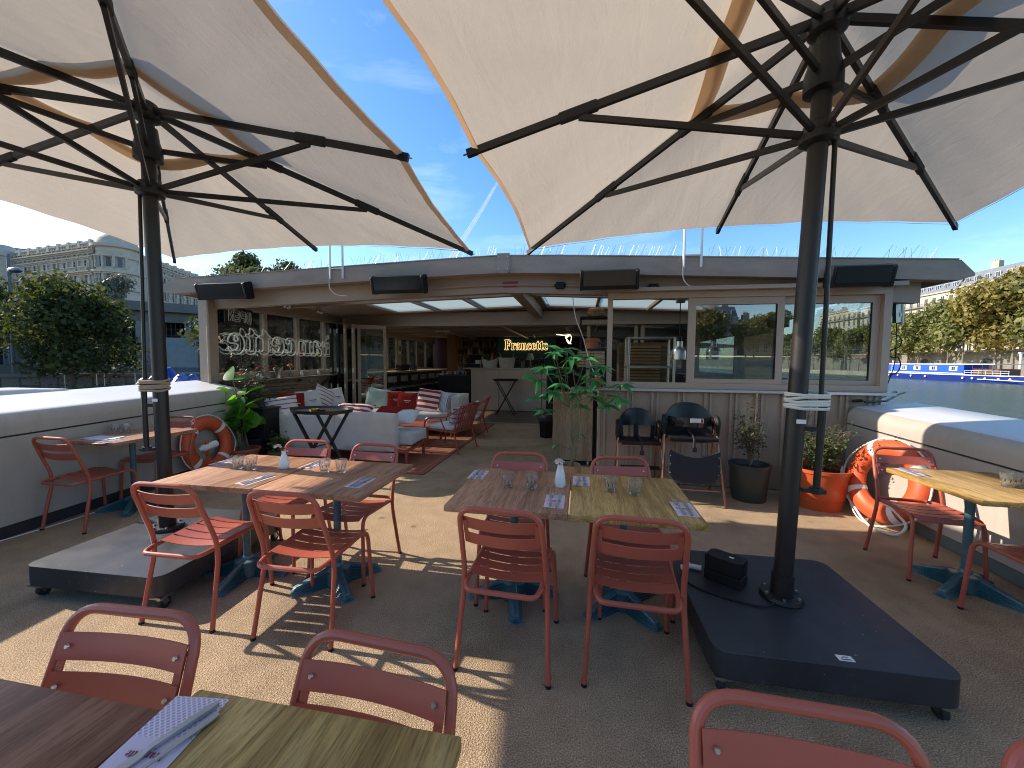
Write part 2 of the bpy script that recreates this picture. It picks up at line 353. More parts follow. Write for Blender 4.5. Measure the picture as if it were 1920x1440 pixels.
def _bulw():
    t = NT('white_grey_bulwark_paint'); co = t.coords(); r = t.ramp(t.noise(co, 1.3, 6, .6), [(.3, (.395, .355, .315)), (.7, (.45, .41, .365))])
    st = t.ramp(t.noise(t.coords((7, 7, .35)), 2.2, 5, .62), [(.40, (.80, .78, .75)), (.56, (1, 1, 1))]); c = t.mix(.22, r, st, 'MULTIPLY')
    sp = t.ramp(t.noise(co, 26, 4, .6), [(.27, (.72, .66, .6)), (.34, (1, 1, 1))]); c = t.mix(.7, c, sp, 'MULTIPLY')
    p = t.new('ShaderNodeBsdfPrincipled', {'Roughness': .48}); t.l.new(t.out_of(c), p.inputs['Base Color']); bp = t.new('ShaderNodeBump', {'Height': t.noise(co, 3, 3), 'Strength': .12, 'Distance': .02}); t.l.new(bp.outputs[0], p.inputs['Normal']); t.surf(p); return t.m
X['white_paint'] = _bulw()
X['white_top'] = mat('white_cap_paint', (.62, .62, .62), .45, 0, .04, 1.6)
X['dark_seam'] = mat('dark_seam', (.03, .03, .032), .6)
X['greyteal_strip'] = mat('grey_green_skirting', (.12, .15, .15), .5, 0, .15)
X['white'] = mat('white_ceramic', (.78, .77, .74), .25, 0, .03)
X['white_matte'] = mat('white_matte', (.76, .75, .72), .7, 0, .05)
X['fabric_grey'] = cloth('light_grey_sofa_fabric', (.60, .56, .52), 0, .07, 6, 300, .3)
X['fabric_cool'] = cloth('cool_grey_cushion_fabric', (.58, .57, .57), 0, .05, 6, 300, .3)
X['cushion_white'] = cloth('white_cushion_cloth', (.66, .65, .66), 0, .05, 8, 300, .2)
X['cushion_mint'] = cloth('mint_cushion_cloth', (.45, .56, .52), 0, .08, 9, 300, .2)
X['cushion_red'] = cloth('red_cushion_cloth', (.24, .026, .022), 0, .1, 8, 300, .2)
X['rug'] = mat('rust_rug', (.27, .092, .05), .95, 0, .25, 9, .4, 160, fine=.25)
X['terracotta'] = mat('terracotta', (.36, .12, .06), .75, 0, .12, 6, .05, 60)
X['orange_pot'] = mat('orange_plastic_pot', (.52, .092, .026), .42, 0, .06, 4)
X['lifebuoy'] = mat('orange_lifebuoy', (.58, .088, .026), .45, 0, .1, 5, .03, 60)
X['green_pot'] = mat('dark_green_pot', (.035, .042, .036), .45, 0, .1)
X['olive_pot'] = mat('olive_pot', (.13, .115, .04), .5)
X['soil'] = mat('dark_soil', (.04, .025, .018), .95, 0, .4, 20, .8, 60)
X['bark'] = mat('brown_bark', (.14, .105, .075), .85, 0, .3, 12, .5, 60, stretch=(1, 1, .3))
X['bark_green'] = mat('green_stem', (.14, .14, .07), .6, 0, .25, 14, .3, 60)
X['leaf_fig'] = leafmat('fig_leaf', (.06, .20, .02), (.18, .38, .05), .5, .3)
X['leaf_pachira'] = leafmat('glossy_pachira_leaf', (.025, .15, .05), (.085, .31, .085), .22, .16, (1.3, 1.7, .7))
X['leaf_shrub'] = leafmat('shrub_leaf', (.035, .05, .02), (.10, .12, .05), .3, .45)
X['leaf_bush'] = leafmat('bush_leaf', (.05, .10, .03), (.14, .21, .08), .35, .45)
X['leaf_olive'] = leafmat('dark_grey_leaf', (.03, .045, .028), (.09, .11, .075), .2, .4)
X['copper'] = mat('copper_tube', (.42, .19, .11), .32, .8, .1)
X['sheet_black'] = mat('dark_cloth', (.016, .016, .019), .7)
X['napkin'] = None
X['glass'] = glassmat('tumbler_glass', (.97, .99, .98))
X['pane'] = pane_mat('window_pane', (.84, .88, .87), .03, .01, .004)
X['pane_kitchen'] = pane_mat('kitchen_window_pane', (.6, .66, .66), .15, .006, .01)
X['pane_door'] = pane_mat('door_pane', (.7, .76, .76), .08)
def _frost():
    t = NT('frosted_skylight'); a = t.new('ShaderNodeBsdfTransparent', {'Color': (.50, .54, .53, 1)}); b = t.new('ShaderNodeBsdfTranslucent', {'Color': (.60, .60, .55, 1)}); m = t.new('ShaderNodeMixShader', {0: .38}); t.l.new(a.outputs[0], m.inputs[1]); t.l.new(b.outputs[0], m.inputs[2]); t.surf(m); return t.m
X['skylight'] = _frost()
X['neon_off'] = mat('unlit_neon_tube', (.85, .9, .89), .25, 0, .03)
X['neon_warm'] = emit('lit_warm_neon', (1, .6, .22), 1.25)
X['red_sign'] = mat('faded_red_paint', (.36, .045, .045), .6)
X['wicker'] = mat('wicker', (.34, .22, .12), .8, 0, .25, 30, .5, 90)
X['rope_white'] = mat('white_rope', (.66, .64, .6), .8, 0, .1, 40)
X['orange_rope'] = mat('orange_rope', (.52, .11, .04), .8, 0, .15, 40)
X['blue_tarp'] = mat('blue_tarp', (.008, .06, .42), .4, 0, .2, 6, .4, 14)
X['petal_white'] = leafmat('white_petal', (.72, .66, .58), (.78, .74, .68), .35, .6, (1.1, 1, .9))
X['petal_orange'] = leafmat('orange_petal', (.62, .16, .03), (.72, .28, .07), .35, .6, (1.2, .9, .7))
X['petal_red'] = leafmat('red_petal', (.42, .012, .02), (.52, .03, .04), .3, .6, (1.2, .8, .8))
X['petal_yellow'] = leafmat('yellow_petal', (.7, .62, .3), (.75, .7, .45), .35, .6, (1.1, 1, .7))

# ------------------------------------------------------------------ lettering outlines (fat slab serif)
GLYPH = {
 'F': (.86, [[(0,0),(.5,0),(.5,.1),(.36,.12),(.36,.45),(.55,.45),(.6,.35),(.66,.35),(.66,.68),(.6,.68),(.55,.57),(.36,.57),(.36,.9),(.64,.9),(.75,.72),(.83,.72),(.81,1),(0,1),(0,.9),(.13,.88),(.13,.12),(0,.1)]]),
 'r': (.63, [[(0,0),(.42,0),(.42,.08),(.32,.1),(.32,.42),(.38,.53),(.46,.56),(.44,.46),(.5,.4),(.58,.43),(.6,.56),(.54,.66),(.42,.67),(.32,.55),(.32,.66),(0,.66),(0,.58),(.1,.56),(.1,.1),(0,.08)]]),
 'a': (.62, [[(.04,.5),(.08,.6),(.2,.68),(.38,.68),(.5,.58),(.5,.14),(.59,.12),(.59,.04),(.46,-.02),(.36,.03),(.32,.1),(.24,.01),(.12,-.02),(.02,.06),(0,.2),(.06,.32),(.2,.38),(.29,.4),(.29,.52),(.25,.6),(.19,.58),(.22,.5),(.16,.43),(.08,.43)], [(.29,.32),(.22,.28),(.2,.18),(.24,.11),(.29,.16)]]),
 'n': (.8, [[(0,0),(.39,0),(.39,.08),(.32,.1),(.32,.48),(.4,.56),(.46,.5),(.46,.1),(.42,.08),(.42,0),(.77,0),(.77,.08),(.68,.1),(.68,.52),(.6,.66),(.46,.68),(.32,.57),(.32,.66),(0,.66),(0,.58),(.1,.56),(.1,.1),(0,.08)]]),
 'c': (.57, [[(.53,.18),(.44,.04),(.28,-.02),(.12,.02),(.02,.16),(0,.34),(.04,.52),(.14,.64),(.3,.68),(.44,.64),(.52,.54),(.48,.44),(.38,.42),(.32,.48),(.34,.56),(.28,.6),(.23,.5),(.22,.34),(.24,.18),(.32,.1),(.42,.14),(.47,.22)]]),
 'e': (.59, [[(.55,.18),(.46,.04),(.3,-.02),(.12,.02),(.02,.16),(0,.34),(.04,.52),(.14,.64),(.28,.68),(.44,.62),(.53,.48),(.55,.34),(.22,.34),(.24,.18),(.33,.1),(.43,.14),(.49,.22)], [(.22,.42),(.34,.42),(.33,.56),(.28,.61),(.23,.54)]]),
 't': (.48, [[(.08,.58),(0,.58),(0,.66),(.1,.7),(.2,.86),(.3,.88),(.3,.66),(.44,.66),(.44,.58),(.3,.58),(.3,.18),(.35,.1),(.42,.15),(.47,.1),(.38,0),(.24,-.02),(.12,.04),(.08,.16)]]),
 'P': (.74, [[(0,0),(.48,0),(.48,.1),(.36,.12),(.36,.4),(.55,.42),(.7,.55),(.7,.82),(.55,.98),(.36,1),(0,1),(0,.9),(.13,.88),(.13,.12),(0,.1)], [(.36,.5),(.46,.53),(.5,.7),(.46,.88),(.36,.9)]]),
 'i': (.4, [[(0,0),(.38,0),(.38,.08),(.3,.1),(.3,.66),(0,.66),(0,.58),(.09,.56),(.09,.1),(0,.08)], [(.08,.78),(.3,.78),(.3,.96),(.08,.96)]]),
 's': (.5, [[(.02,.22),(.02,0),(.1,.03),(.28,-.02),(.42,.05),(.46,.2),(.4,.33),(.2,.42),(.18,.5),(.26,.58),(.35,.46),(.42,.46),(.42,.66),(.34,.64),(.2,.68),(.06,.62),(.02,.47),(.1,.34),(.3,.24),(.31,.14),(.24,.08),(.12,.14),(.08,.22)]]),
}
def word_width(w, k=1.0): return sum(GLYPH[c][0] for c in w)*k
def chaikin(p, n=1):
    for _ in range(n):
        q = []
        for i in range(len(p)):
            a, b = p[i], p[(i+1) % len(p)]
            q += [(a[0]*.75+b[0]*.25, a[1]*.75+b[1]*.25), (a[0]*.25+b[0]*.75, a[1]*.25+b[1]*.75)]
        p = q
    return p
def flat_word(name, word, h, mt, parent, M, xs=1.0):
    b = bmesh.new(); x = 0
    for ch in word:
        adv, loops = GLYPH[ch]; es = []
        for lp in loops:
            vs_ = [b.verts.new((( x+p[0])*h*xs, p[1]*h, 0)) for p in lp]
            es += [b.edges.new((vs_[i], vs_[(i+1) % len(vs_)])) for i in range(len(vs_))]
        bmesh.ops.triangle_fill(b, edges=es, use_beauty=True); x += adv
    me = bpy.data.meshes.new(name); b.to_mesh(me); b.free(); me.materials.append(mt)
    return put(name, me, parent, M)
def neon_word(parent, word, h, r, mt, M, xs=1.0, sm=1, n=5):
    x = 0; out = []
    for ch in word:
        adv, loops = GLYPH[ch]; m = MB()
        for lp in loops:
            m.tube([M @ Vector(((x+p[0])*h*xs, p[1]*h, 0)) for p in chaikin(lp, sm)], r, n, closed=True)
        out.append(m.build('letter', mt, parent, world=True)); x += adv
    return out

# ------------------------------------------------------------------ deck, bulwarks, water
def left_in(y): return -4.66 - .115*(y-2.3) - (.01*(y-2.3)**2 if y < 2.3 else 0)*-1
def right_in(y): return 2.95 + .02*(y-3.5)
def deck_material():
    t = NT('deck_resin_gravel'); co = t.coords()
    v = t.new('ShaderNodeTexVoronoi', {'Vector': co, 'Scale': 150.0}); n1 = t.noise(co, 165, 3, .75); n2 = t.noise(co, 1.1, 6, .62); n3 = t.noise(co, 6.5, 5, .6)
    g = t.ramp(n1, [(.33, (.12, .072, .04)), (.45, (.30, .208, .128)), (.55, (.43, .32, .205)), (.66, (.65, .53, .38))])
    sp = t.ramp(v, [(0, (.62,)*3), (.32, (1.05,)*3), (.75, (1.1,)*3)]); c = t.mix(.75, g, sp, 'MULTIPLY')
    c = t.mix(1, c, t.ramp(n2, [(.26, (.60, .57, .55)), (.5, (1, 1, 1)), (.75, (1.1, 1.09, 1.06))]), 'MULTIPLY')
    c = t.mix(.8, c, t.ramp(n3, [(.3, (.82,)*3), (.6, (1.06,)*3)]), 'MULTIPLY')
    # drips and small stains
    v2 = t.new('ShaderNodeTexVoronoi', {'Vector': t.noise(co, 2, 3) if False else co, 'Scale': 2.3, 'Randomness': 1.0}); n4 = t.noise(co, 17, 4)
    su = t.new('ShaderNodeMath', {0: v2, 1: n4}, operation='MULTIPLY'); st = t.ramp(su, [(.016, (.45, .42, .40)), (.045, (1, 1, 1))]); c = t.mix(.8, c, st, 'MULTIPLY')
    v5 = t.new('ShaderNodeTexVoronoi', {'Vector': t.coords((1.0, .45, 1), (0, 0, .5)), 'Scale': 1.05, 'Randomness': 1.0}); n5 = t.noise(co, 4, 5, .7)
    s5 = t.new('ShaderNodeMath', {0: v5, 1: n5}, operation='MULTIPLY'); c = t.mix(.55, c, t.ramp(s5, [(.03, (.5, .47, .45)), (.12, (1, 1, 1))]), 'MULTIPLY')
    p = t.new('ShaderNodeBsdfPrincipled', {'Roughness': .9, 'Specular IOR Level': .25}); t.l.new(t.out_of(c), p.inputs['Base Color'])
    ad = t.new('ShaderNodeMath', {0: v, 1: n1}, operation='ADD'); bp = t.new('ShaderNodeBump', {'Height': ad, 'Strength': .55, 'Distance': .006}); t.l.new(bp.outputs[0], p.inputs['Normal'])
    t.surf(p); return t.m
ys = [-6, -4, -2, 0, 1, 2, 3, 4, 5, 6, 7.5, 9.3]
def hull_l(y): return left_in(y) if y > 0 else left_in(0)+(-y)*.16
def hull_r(y): return right_in(y) if y > 0 else right_in(0)-(-y)*.16
m = MB()
for a, b in zip(ys, ys[1:]):
    m.quad((hull_l(a)-.3, a, 0), (hull_r(a)+.3, a, 0), (hull_r(b)+.3, b, 0), (hull_l(b)-.3, b, 0))
tag(m.build('deck_floor', deck_material(), smooth=False), kind='structure')

def bulwark(name, label, side, inner, y0, y1, zt, out, slope):
    t = thing(name, label, 'bulwark', (inner(y0), y0, 0))
    n = 16; S = [y0+(y1-y0)*k/n for k in range(n+1)]
    def sec(y, kind):
        x0 = inner(y); z = zt(y); g = z-.2; q = side
        if kind == 'panel': return [(x0, .11), (x0, g-.008), (x0+q*.05, g-.008), (x0+q*.05, .11)]
        if kind == 'seam': return [(x0+q*.012, g-.012), (x0+q*.012, g+.012), (x0+q*.05, g+.012), (x0+q*.05, g-.012)]
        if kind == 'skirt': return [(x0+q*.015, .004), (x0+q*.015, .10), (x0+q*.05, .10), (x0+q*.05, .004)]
        r = .13; P = [(x0, g+.008), (x0, z-r)]
        for k in range(1, 7):
            a = k/7*math.pi/2; P.append((x0+q*(r-r*math.cos(a)), z-r+r*math.sin(a)))
        P += [(x0+q*(r+.02), z+.001), (x0+q*out*.5, z+slope*.5), (x0+q*(out-.06), z+slope), (x0+q*out, z+slope-.06), (x0+q*out, -1.2), (x0+q*(out-.05), -1.2), (x0+q*(out-.05), z-.15), (x0+q*.06, z-.16), (x0+q*.06, g+.008)]
        return P
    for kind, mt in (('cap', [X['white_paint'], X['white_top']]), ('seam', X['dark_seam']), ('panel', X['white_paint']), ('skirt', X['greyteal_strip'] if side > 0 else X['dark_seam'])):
        P = [sec(y, kind) for y in S]; k = len(P[0]); m = MB()
        V = [(p[0], y, p[1]) for y, q in zip(S, P) for p in q]
        F = [(i*k+j, i*k+(j+1) % k, (i+1)*k+(j+1) % k, (i+1)*k+j) for i in range(n) for j in range(k)]+[tuple(range(k)), tuple(n*k+j for j in range(k-1, -1, -1))]
        m._add(V, F)
        if kind == 'cap':
            for i, f in enumerate(F):
                z = min(V[j][2] for j in f); y = V[f[0]][1]
                if len(f) == 4 and z > zt(y)-.02: m.mi[i] = 1
        m.build({'cap': 'cap', 'seam': 'seam', 'panel': 'side_panel', 'skirt': 'skirting'}[kind], mt, t, world=True, angle=50)
    return t
bulwark('bulwark', 'long pale grey bulwark with rounded cap along the left deck edge', -1, left_in, -.4, 5.0, lambda y: 1.06+.018*(y-3), .85, .09)
bulwark('bulwark', 'pale grey bulwark with rounded cap on the river side, striped by sun and shade', 1, right_in, -.4, 4.98, lambda y: .985+.028*(y-3.2), .72, .05)
# small slot plate on the right bulwark
m = MB(); p = on_x(1683, 828, 2.955); m.box((2.953, p.y, p.z), (.012, .055, .075)); m.box((2.945, p.y, p.z), (.006, .03, .04), m=1)
tag(m.build('deck_socket', [X['steel'], X['black']]), 'small recessed socket plate on the right bulwark above the lifebuoy', 'socket')
# hull under the deck
m = MB()
ys2 = [-6, -2, 0, 5, 20]
hw = {-6: (-3.3, 1.5), -2: (-5.0, 3.2), 0: (-5.3, 3.6), 5: (-5.85, 3.75), 20: (-6.4, 4.3)}
for a, b in zip(ys2, ys2[1:]):
    m.hexa([(hw[a][0], a, -2.2), (hw[a][1], a, -2.2), (hw[b][1], b, -2.2), (hw[b][0], b, -2.2), (hw[a][0], a, -.06), (hw[a][1], a, -.06), (hw[b][1], b, -.06), (hw[b][0], b, -.06)])
tag(m.build('boat_hull', mat('dark_hull_paint', (.04, .045, .05), .5)), 'dark hull of the moored restaurant boat below the deck', 'hull')

WATER = -1.6
def water_material():
    t = NT('river_water'); co = t.coords((1, 1, 1))
    a = t.noise(t.coords((1.0, .5, 1), (0, 0, .3)), .55, 7, .62, .5); b = t.noise(co, 4, 5, .65, .3)
    ad = t.new('ShaderNodeMath', {0: a}, operation='ADD'); mu = t.new('ShaderNodeMath', {0: b, 1: .35}, operation='MULTIPLY'); t.l.new(mu.outputs[0], ad.inputs[1])
    bp = t.new('ShaderNodeBump', {'Height': ad, 'Strength': 1.0, 'Distance': .36})
    p = t.new('ShaderNodeBsdfPrincipled', {'Base Color': (.045, .085, .07, 1), 'Roughness': .2, 'Specular IOR Level': .38, 'IOR': 1.33, 'Normal': bp}); t.surf(p); return t.m
m = MB(); m.grid(lambda a, b: (-400+800*a, -400+1600*b, WATER), 8, 16)
tag(m.build('river_water', water_material(), smooth=False), kind='structure')

# ------------------------------------------------------------------ the cabin
def zt(x): d = abs(x+1); return 2.853 - (.031 if x < -1 else .049)*math.sqrt(d*d+.05)
def wx(y): return -5.57 - .125*(y-5.05)
def on_w(px, py, off=0):
    d = _ray(px, py); t = (-5.57+.125*5.05+off)/(d.x+.125*d.y); return Vector((d.x*t, d.y*t, EYE+d.z*t))
cab = thing('boat_cabin', 'taupe glazed cabin of the restaurant boat with low ridged roof', 'cabin', (-1, 5, 0))
TA, TL = X['taupe'], X['taupe_light']
# fascia: two boards meeting under the ridge plate, mitred ends
for x0, x1, tip in ((-6.05, -1.0, -6.33), (-1.0, 3.93, 4.06)):
    n = 10; m = MB(); yf, yb = 4.93, 5.06
    xs = [x0+(x1-x0)*k/n for k in range(n+1)]
    V = []
    for x in xs:
        z = zt(x); hgt = .212; V += [(x, yf, z-hgt), (x, yf, z), (x, yb, z), (x, yb, z-hgt)]
    F = [(i*4+j, i*4+(j+1) % 4, (i+1)*4+(j+1) % 4, (i+1)*4+j) for i in range(n) for j in range(4)]+[(0, 1, 2, 3), (n*4+3, n*4+2, n*4+1, n*4)]
    m._add(V, F)
    e = x0 if tip < x0 else x1; z = zt(e)
    m.prism([(e, z), (tip, z-.14), (tip, z-.17), (e, z-.212)], .5, Matrix(((1, 0, 0, 0), (0, 0, 1, 4.935), (0, 1, 0, 0), (0, 0, 0, 1))))
    m.build('fascia_board', X['fascia'], cab, world=True, smooth=False)
# thin metal drip edge along the roof
m = MB()
for x0, x1 in ((-6.0, -1.02), (-.98, 3.9)):
    n = 8
    for k in range(n):
        a = x0+(x1-x0)*k/n; b = x0+(x1-x0)*(k+1)/n
        m.beam((a, 4.985, zt(a)+.006), (b, 4.985, zt(b)+.006), .13, .012)
m.build('drip_edge', X['fascia'], cab, world=True, smooth=False)
# beam below the fascia
m = MB()
for x0, x1 in ((-5.62, -4.3), (-4.3, -2.9), (-2.9, -1.02), (-1.02, .32), (.32, 3.7)):
    yb0, yb1 = 5.10, 5.22; d0, d1 = .432, .432
    m.hexa([(x0, yb0, zt(x0)-d0), (x1, yb0, zt(x1)-d1), (x1, yb1, zt(x1)-d1), (x0, yb1, zt(x0)-d0), (x0, yb0, zt(x0)-.2), (x1, yb0, zt(x1)-.2), (x1, yb1, zt(x1)-.2), (x0, yb1, zt(x0)-.2)])
m.build('front_beam', TA, cab, world=True, smooth=False)
m = MB(); p = on_y(946, 497, 4.925); m.prism([(-.08, -.105), (-.055, -.125), (.055, -.125), (.08, -.105), (.08, .125), (-.08, .125)], .014, Matrix(((1, 0, 0, -.99), (0, 0, -1, 4.927), (0, 1, 0, 2.748), (0, 0, 0, 1))))
pl = m.build('ridge_plate', X['fascia'], cab, world=True, smooth=False)
for sx in (-1, 1):
    for sz in (-.075, .075):
        b = MB(); b.cyl((-.99+sx*.055, 4.913, 2.75+sz), (-.99+sx*.055, 4.903, 2.75+sz), .008, n=8); b.build('bolt', X['bolt'], pl, world=False); b_ = pl.children[-1]; b_.data.transform(WM[cab.name].inverted())
# roof strips around skylights
def roof_piece(x0, x1, y0, y1, th=.07, name='roof_panel', mt=TA, drop=.0):
    m = MB(); n = max(1, int(abs(x1-x0)/1.2))
    for k in range(n):
        a = x0+(x1-x0)*k/n; b = x0+(x1-x0)*(k+1)/n; za, zb = zt(a)-.012-drop, zt(b)-.012-drop
        m.hexa([(a, y0, za-th), (b, y0, zb-th), (b, y1, zb-th), (a, y1, za-th), (a, y0, za), (b, y0, zb), (b, y1, zb), (a, y1, za)])
    return m.build(name, mt, cab, world=True, smooth=False)
roof_piece(-6.3, -4.45, 5.06, 9.3); roof_piece(2.5, 4.02, 5.06, 9.3)
roof_piece(-1.22, -.78, 5.06, 9.3)
for x0, x1 in ((-4.45, -1.22), (-.78, 2.5)):
    roof_piece(x0, x1, 5.06, 5.5); roof_piece(x0, x1, 6.88, 7.0); roof_piece(x0, x1, 8.95, 9.3)
    for y0, y1 in ((5.5, 6.88), (7.0, 8.95)):
        for k in range(3):
            a = x0+(x1-x0)*k/3; b = x0+(x1-x0)*(k+1)/3
            roof_piece(a+.03, b-.03, y0, y1, .012, 'skylight', X['skylight'], .03)
            roof_piece(b-.028, b+.028, y0, y1, .09, 'rafter', TL)
roof_piece(-6.6, 4.6, 9.3, 17.2, .08, 'rear_roof')
# beams under the roof
m = MB(); m.box2((-1.09, 5.23, zt(-1)-.30), (-.91, 9.18, zt(-1)-.085)); m.build('ridge_beam', TA, cab, world=True, smooth=False)
for y in (6.94,):
    for x0, x1 in ((-5.7, -1.1), (-.9, 3.3)):
        m = MB(); a, b = x0, x1
        m.hexa([(a, y-.06, zt(a)-.17), (b, y-.06, zt(b)-.17), (b, y+.06, zt(b)-.17), (a, y+.06, zt(a)-.17), (a, y-.06, zt(a)-.083), (b, y-.06, zt(b)-.083), (b, y+.06, zt(b)-.083), (a, y+.06, zt(a)-.083)])
        m.build('cross_beam', TA, cab, world=True, smooth=False)
# door head wall at the threshold
m = MB(); m.box2((-6.15, 9.22, 2.41), (4.1, 9.34, 2.70)); m.box2((-6.15, 9.17, 2.37), (4.1, 9.218, 2.45)); m.build('door_head', TA, cab, world=True, smooth=False)
m = MB(); m.box2((-6.0, 9.22, .0), (.1, 9.34, .012)); m.build('threshold_rail', X['alu'], cab, world=True, smooth=False)
# left corner post, window wall
m = MB(); m.box2((-5.66, 4.98, -.2), (-5.50, 5.12, 2.46)); m.build('corner_post', TA, cab, world=True, smooth=False)
m = MB(); m.cyl((-5.46, 4.95, 1.05), (-5.46, 4.95, 2.36), .022, n=10); m.build('downpipe', X['fascia'], cab, world=True)
def wall_seg(y0, y1, z0, z1, th=.06, name='wall', mt=TA, off=0.0):
    m = MB(); a, b = wx(y0)+off, wx(y1)+off
    z00, z01 = z0 if isinstance(z0, tuple) else (z0, z0); z10, z11 = z1 if isinstance(z1, tuple) else (z1, z1)
    m.hexa([(a-th/2, y0, z00), (a+th/2, y0, z00), (b+th/2, y1, z01), (b-th/2, y1, z01), (a-th/2, y0, z10), (a+th/2, y0, z10), (b+th/2, y1, z11), (b-th/2, y1, z11)])
    return m.build(name, mt, cab, world=True, smooth=False)
head = lambda y: 2.31+.03*(y-5.05)
wall_seg(5.13, 9.2, -.2, 1.17, .05); wall_seg(5.13, 9.2, (head(5.13)+.052,)*1+(head(9.2)+.052,), (2.72, 2.76))
wall_seg(5.06, 9.2, 1.172, 1.235, .12, 'window_sill', TL, .02)
E_ = [5.15, 6.28, 7.27, 8.30, 9.18]
for a, b in zip(E_, E_[1:]):
    fr = MB(); w = .045
    for (p, q, z0, z1) in ((a, b, 1.237, 1.29), (a, b, None, None)):
        za, zb = (z1, z1) if z0 else (head(a)+.05, head(b)+.05); ya, yb = (z0, z0) if z0 else (head(a), head(b))
        fr.hexa([(wx(p)-.04, p, ya), (wx(p)+.04, p, ya), (wx(q)+.04, q, yb), (wx(q)-.04, q, yb), (wx(p)-.04, p, za), (wx(p)+.04, p, za), (wx(q)+.04, q, zb), (wx(q)-.04, q, zb)])
    for y in (a, b-w*1.2):
        fr.hexa([(wx(y)-.035, y, 1.291), (wx(y)+.037, y, 1.291), (wx(y+w)+.037, y+w, 1.291), (wx(y+w)-.035, y+w, 1.291), (wx(y)-.035, y, head(y)-.002), (wx(y)+.037, y, head(y)-.002), (wx(y+w)+.037, y+w, head(y+w)-.002), (wx(y+w)-.035, y+w, head(y+w)-.002)])
    f = fr.build('window', TL, cab, world=True, smooth=False)
    g = MB(); a2, b2 = a+w, b-w
    g.hexa([(wx(a2)-.006, a2, 1.291), (wx(a2)+.002, a2, 1.291), (wx(b2)+.002, b2, 1.291), (wx(b2)-.006, b2, 1.291), (wx(a2)-.006, a2, head(a2)), (wx(a2)+.002, a2, head(a2)), (wx(b2)+.002, b2, head(b2)), (wx(b2)-.006, b2, head(b2))])
    pn = g.build('pane', X['pane'], f, smooth=False); pn.data.transform(WM[cab.name].inverted())
# shelf under the windows
m = MB(); a, b = 5.2, 9.1
m.hexa([(wx(a)+.04, a, 1.12), (wx(a)+.30, a, 1.12), (wx(b)+.30, b, 1.16), (wx(b)+.04, b, 1.16), (wx(a)+.04, a, 1.155), (wx(a)+.30, a, 1.155), (wx(b)+.30, b, 1.195), (wx(b)+.04, b, 1.195)])
m.build('window_shelf', X['wood_dark'], cab, world=True, smooth=False)
for y in (5.9, 7.0, 8.1):
    m = MB(); m.beam((wx(y)+.05, y, .93), (wx(y)+.26, y, 1.12), .05, .05); m.build('shelf_bracket', X['wood_dark'], cab, world=True, smooth=False)
# folding doors stacked at the left of the opening
for k, (x, ang) in enumerate(((-5.93, 84), (-5.76, 84), (-5.6, 82), (-5.42, 80))):
    Mx = Matrix.Translation((x, 9.2, 0)) @ Matrix.Rotation(rad(-ang), 4, 'Z'); W = .82
    f = MB(); t = .055
    for bx, sz in (((0, .045, 2.36), None),): pass
    f.box2((0, -t/2, .03), (.07, t/2, 2.36)); f.box2((W-.07, -t/2, .03), (W, t/2, 2.36)); f.box2((.071, -t/2, .03), (W-.071, t/2, .14)); f.box2((.071, -t/2, 2.27), (W-.071, t/2, 2.36)); f.box2((.071, -t/2+.003, 1.0), (W-.071, t/2-.003, 1.05))
    q = MB(); q.add(f, Mx); d = q.build('folding_door', X['anthracite'] if k < 2 else TL, cab, world=True, smooth=False)
    g = MB(); gb = MB(); gb.box2((.071, -.004, .141), (W-.071, .004, .999)); gb.box2((.071, -.004, 1.051), (W-.071, .004, 2.269)); g.add(gb, Mx)
    pn = g.build('pane', X['pane_door'], d, smooth=False); pn.data.transform(WM[cab.name].inverted())
    for z in (.9, 1.28, 2.2):
        h = MB(); hb = MB(); hb.box((W+.008, 0, z), (.014, .03, .11)); h.add(hb, Mx); hn = h.build('hinge', X['white_matte'], d, smooth=False); hn.data.transform(WM[cab.name].inverted())
# open angled leaf
Mx = Matrix.Translation((-5.30, 8.62, 0)) @ Matrix.Rotation(rad(28), 4, 'Z'); W = .66
f = MB(); t = .055
f.box2((0, -t/2, .03), (.07, t/2, 2.36)); f.box2((W-.07, -t/2, .03), (W, t/2, 2.36)); f.box2((.071, -t/2, .03), (W-.071, t/2, .14)); f.box2((.071, -t/2, 2.27), (W-.071, t/2, 2.36))
q = MB(); q.add(f, Mx); d = q.build('folding_door', TL, cab, world=True, smooth=False)
g = MB(); gb = MB(); gb.box2((.071, -.004, .141), (W-.071, .004, 2.269)); g.add(gb, Mx); pn = g.build('pane', X['pane_door'], d, smooth=False); pn.data.transform(WM[cab.name].inverted())

# ---- kitchen block
KX0, KX1, KY = .24, 3.38, 5.04
edges_b = [.27, .611, .905, 1.211, 1.516, 1.80, 2.08, 2.365, 2.66, 2.96, 3.25]
lo = [KX0]+edges_b+[KX1]
for a, b in zip(edges_b, edges_b[1:]):
    m = MB(); m.box2((a+.002, KY, .01), (b-.002, KY+.05, 1.15)); m.build('wall_panel', TA, cab, world=True, smooth=False)
for x in edges_b:
    m = MB(); m.box2((x-.045, KY-.028, .01), (x-.017, KY-.001, 1.15)); m.box2((x+.017, KY-.028, .01), (x+.045, KY-.001, 1.15)); m.box2((x-.016, KY-.010, .01), (x+.016, KY-.001, 1.15)); m.build('batten', TA, cab, world=True, smooth=False)
m = MB(); m.box2((KX0, KY+.06, 0), (KX0+.05, 9.2, 1.15)); m.box2((KX1-.05, KY+.06, 0), (KX1, 9.2, 1.15)); m.box2((KX1-.05, KY+.06, 2.32), (KX1, 9.2, 2.66)); m.box2((KX1-.05, 7.6, 1.151), (KX1, 9.2, 2.319)); m.build('kitchen_side_wall', TA, cab, world=True, smooth=False)
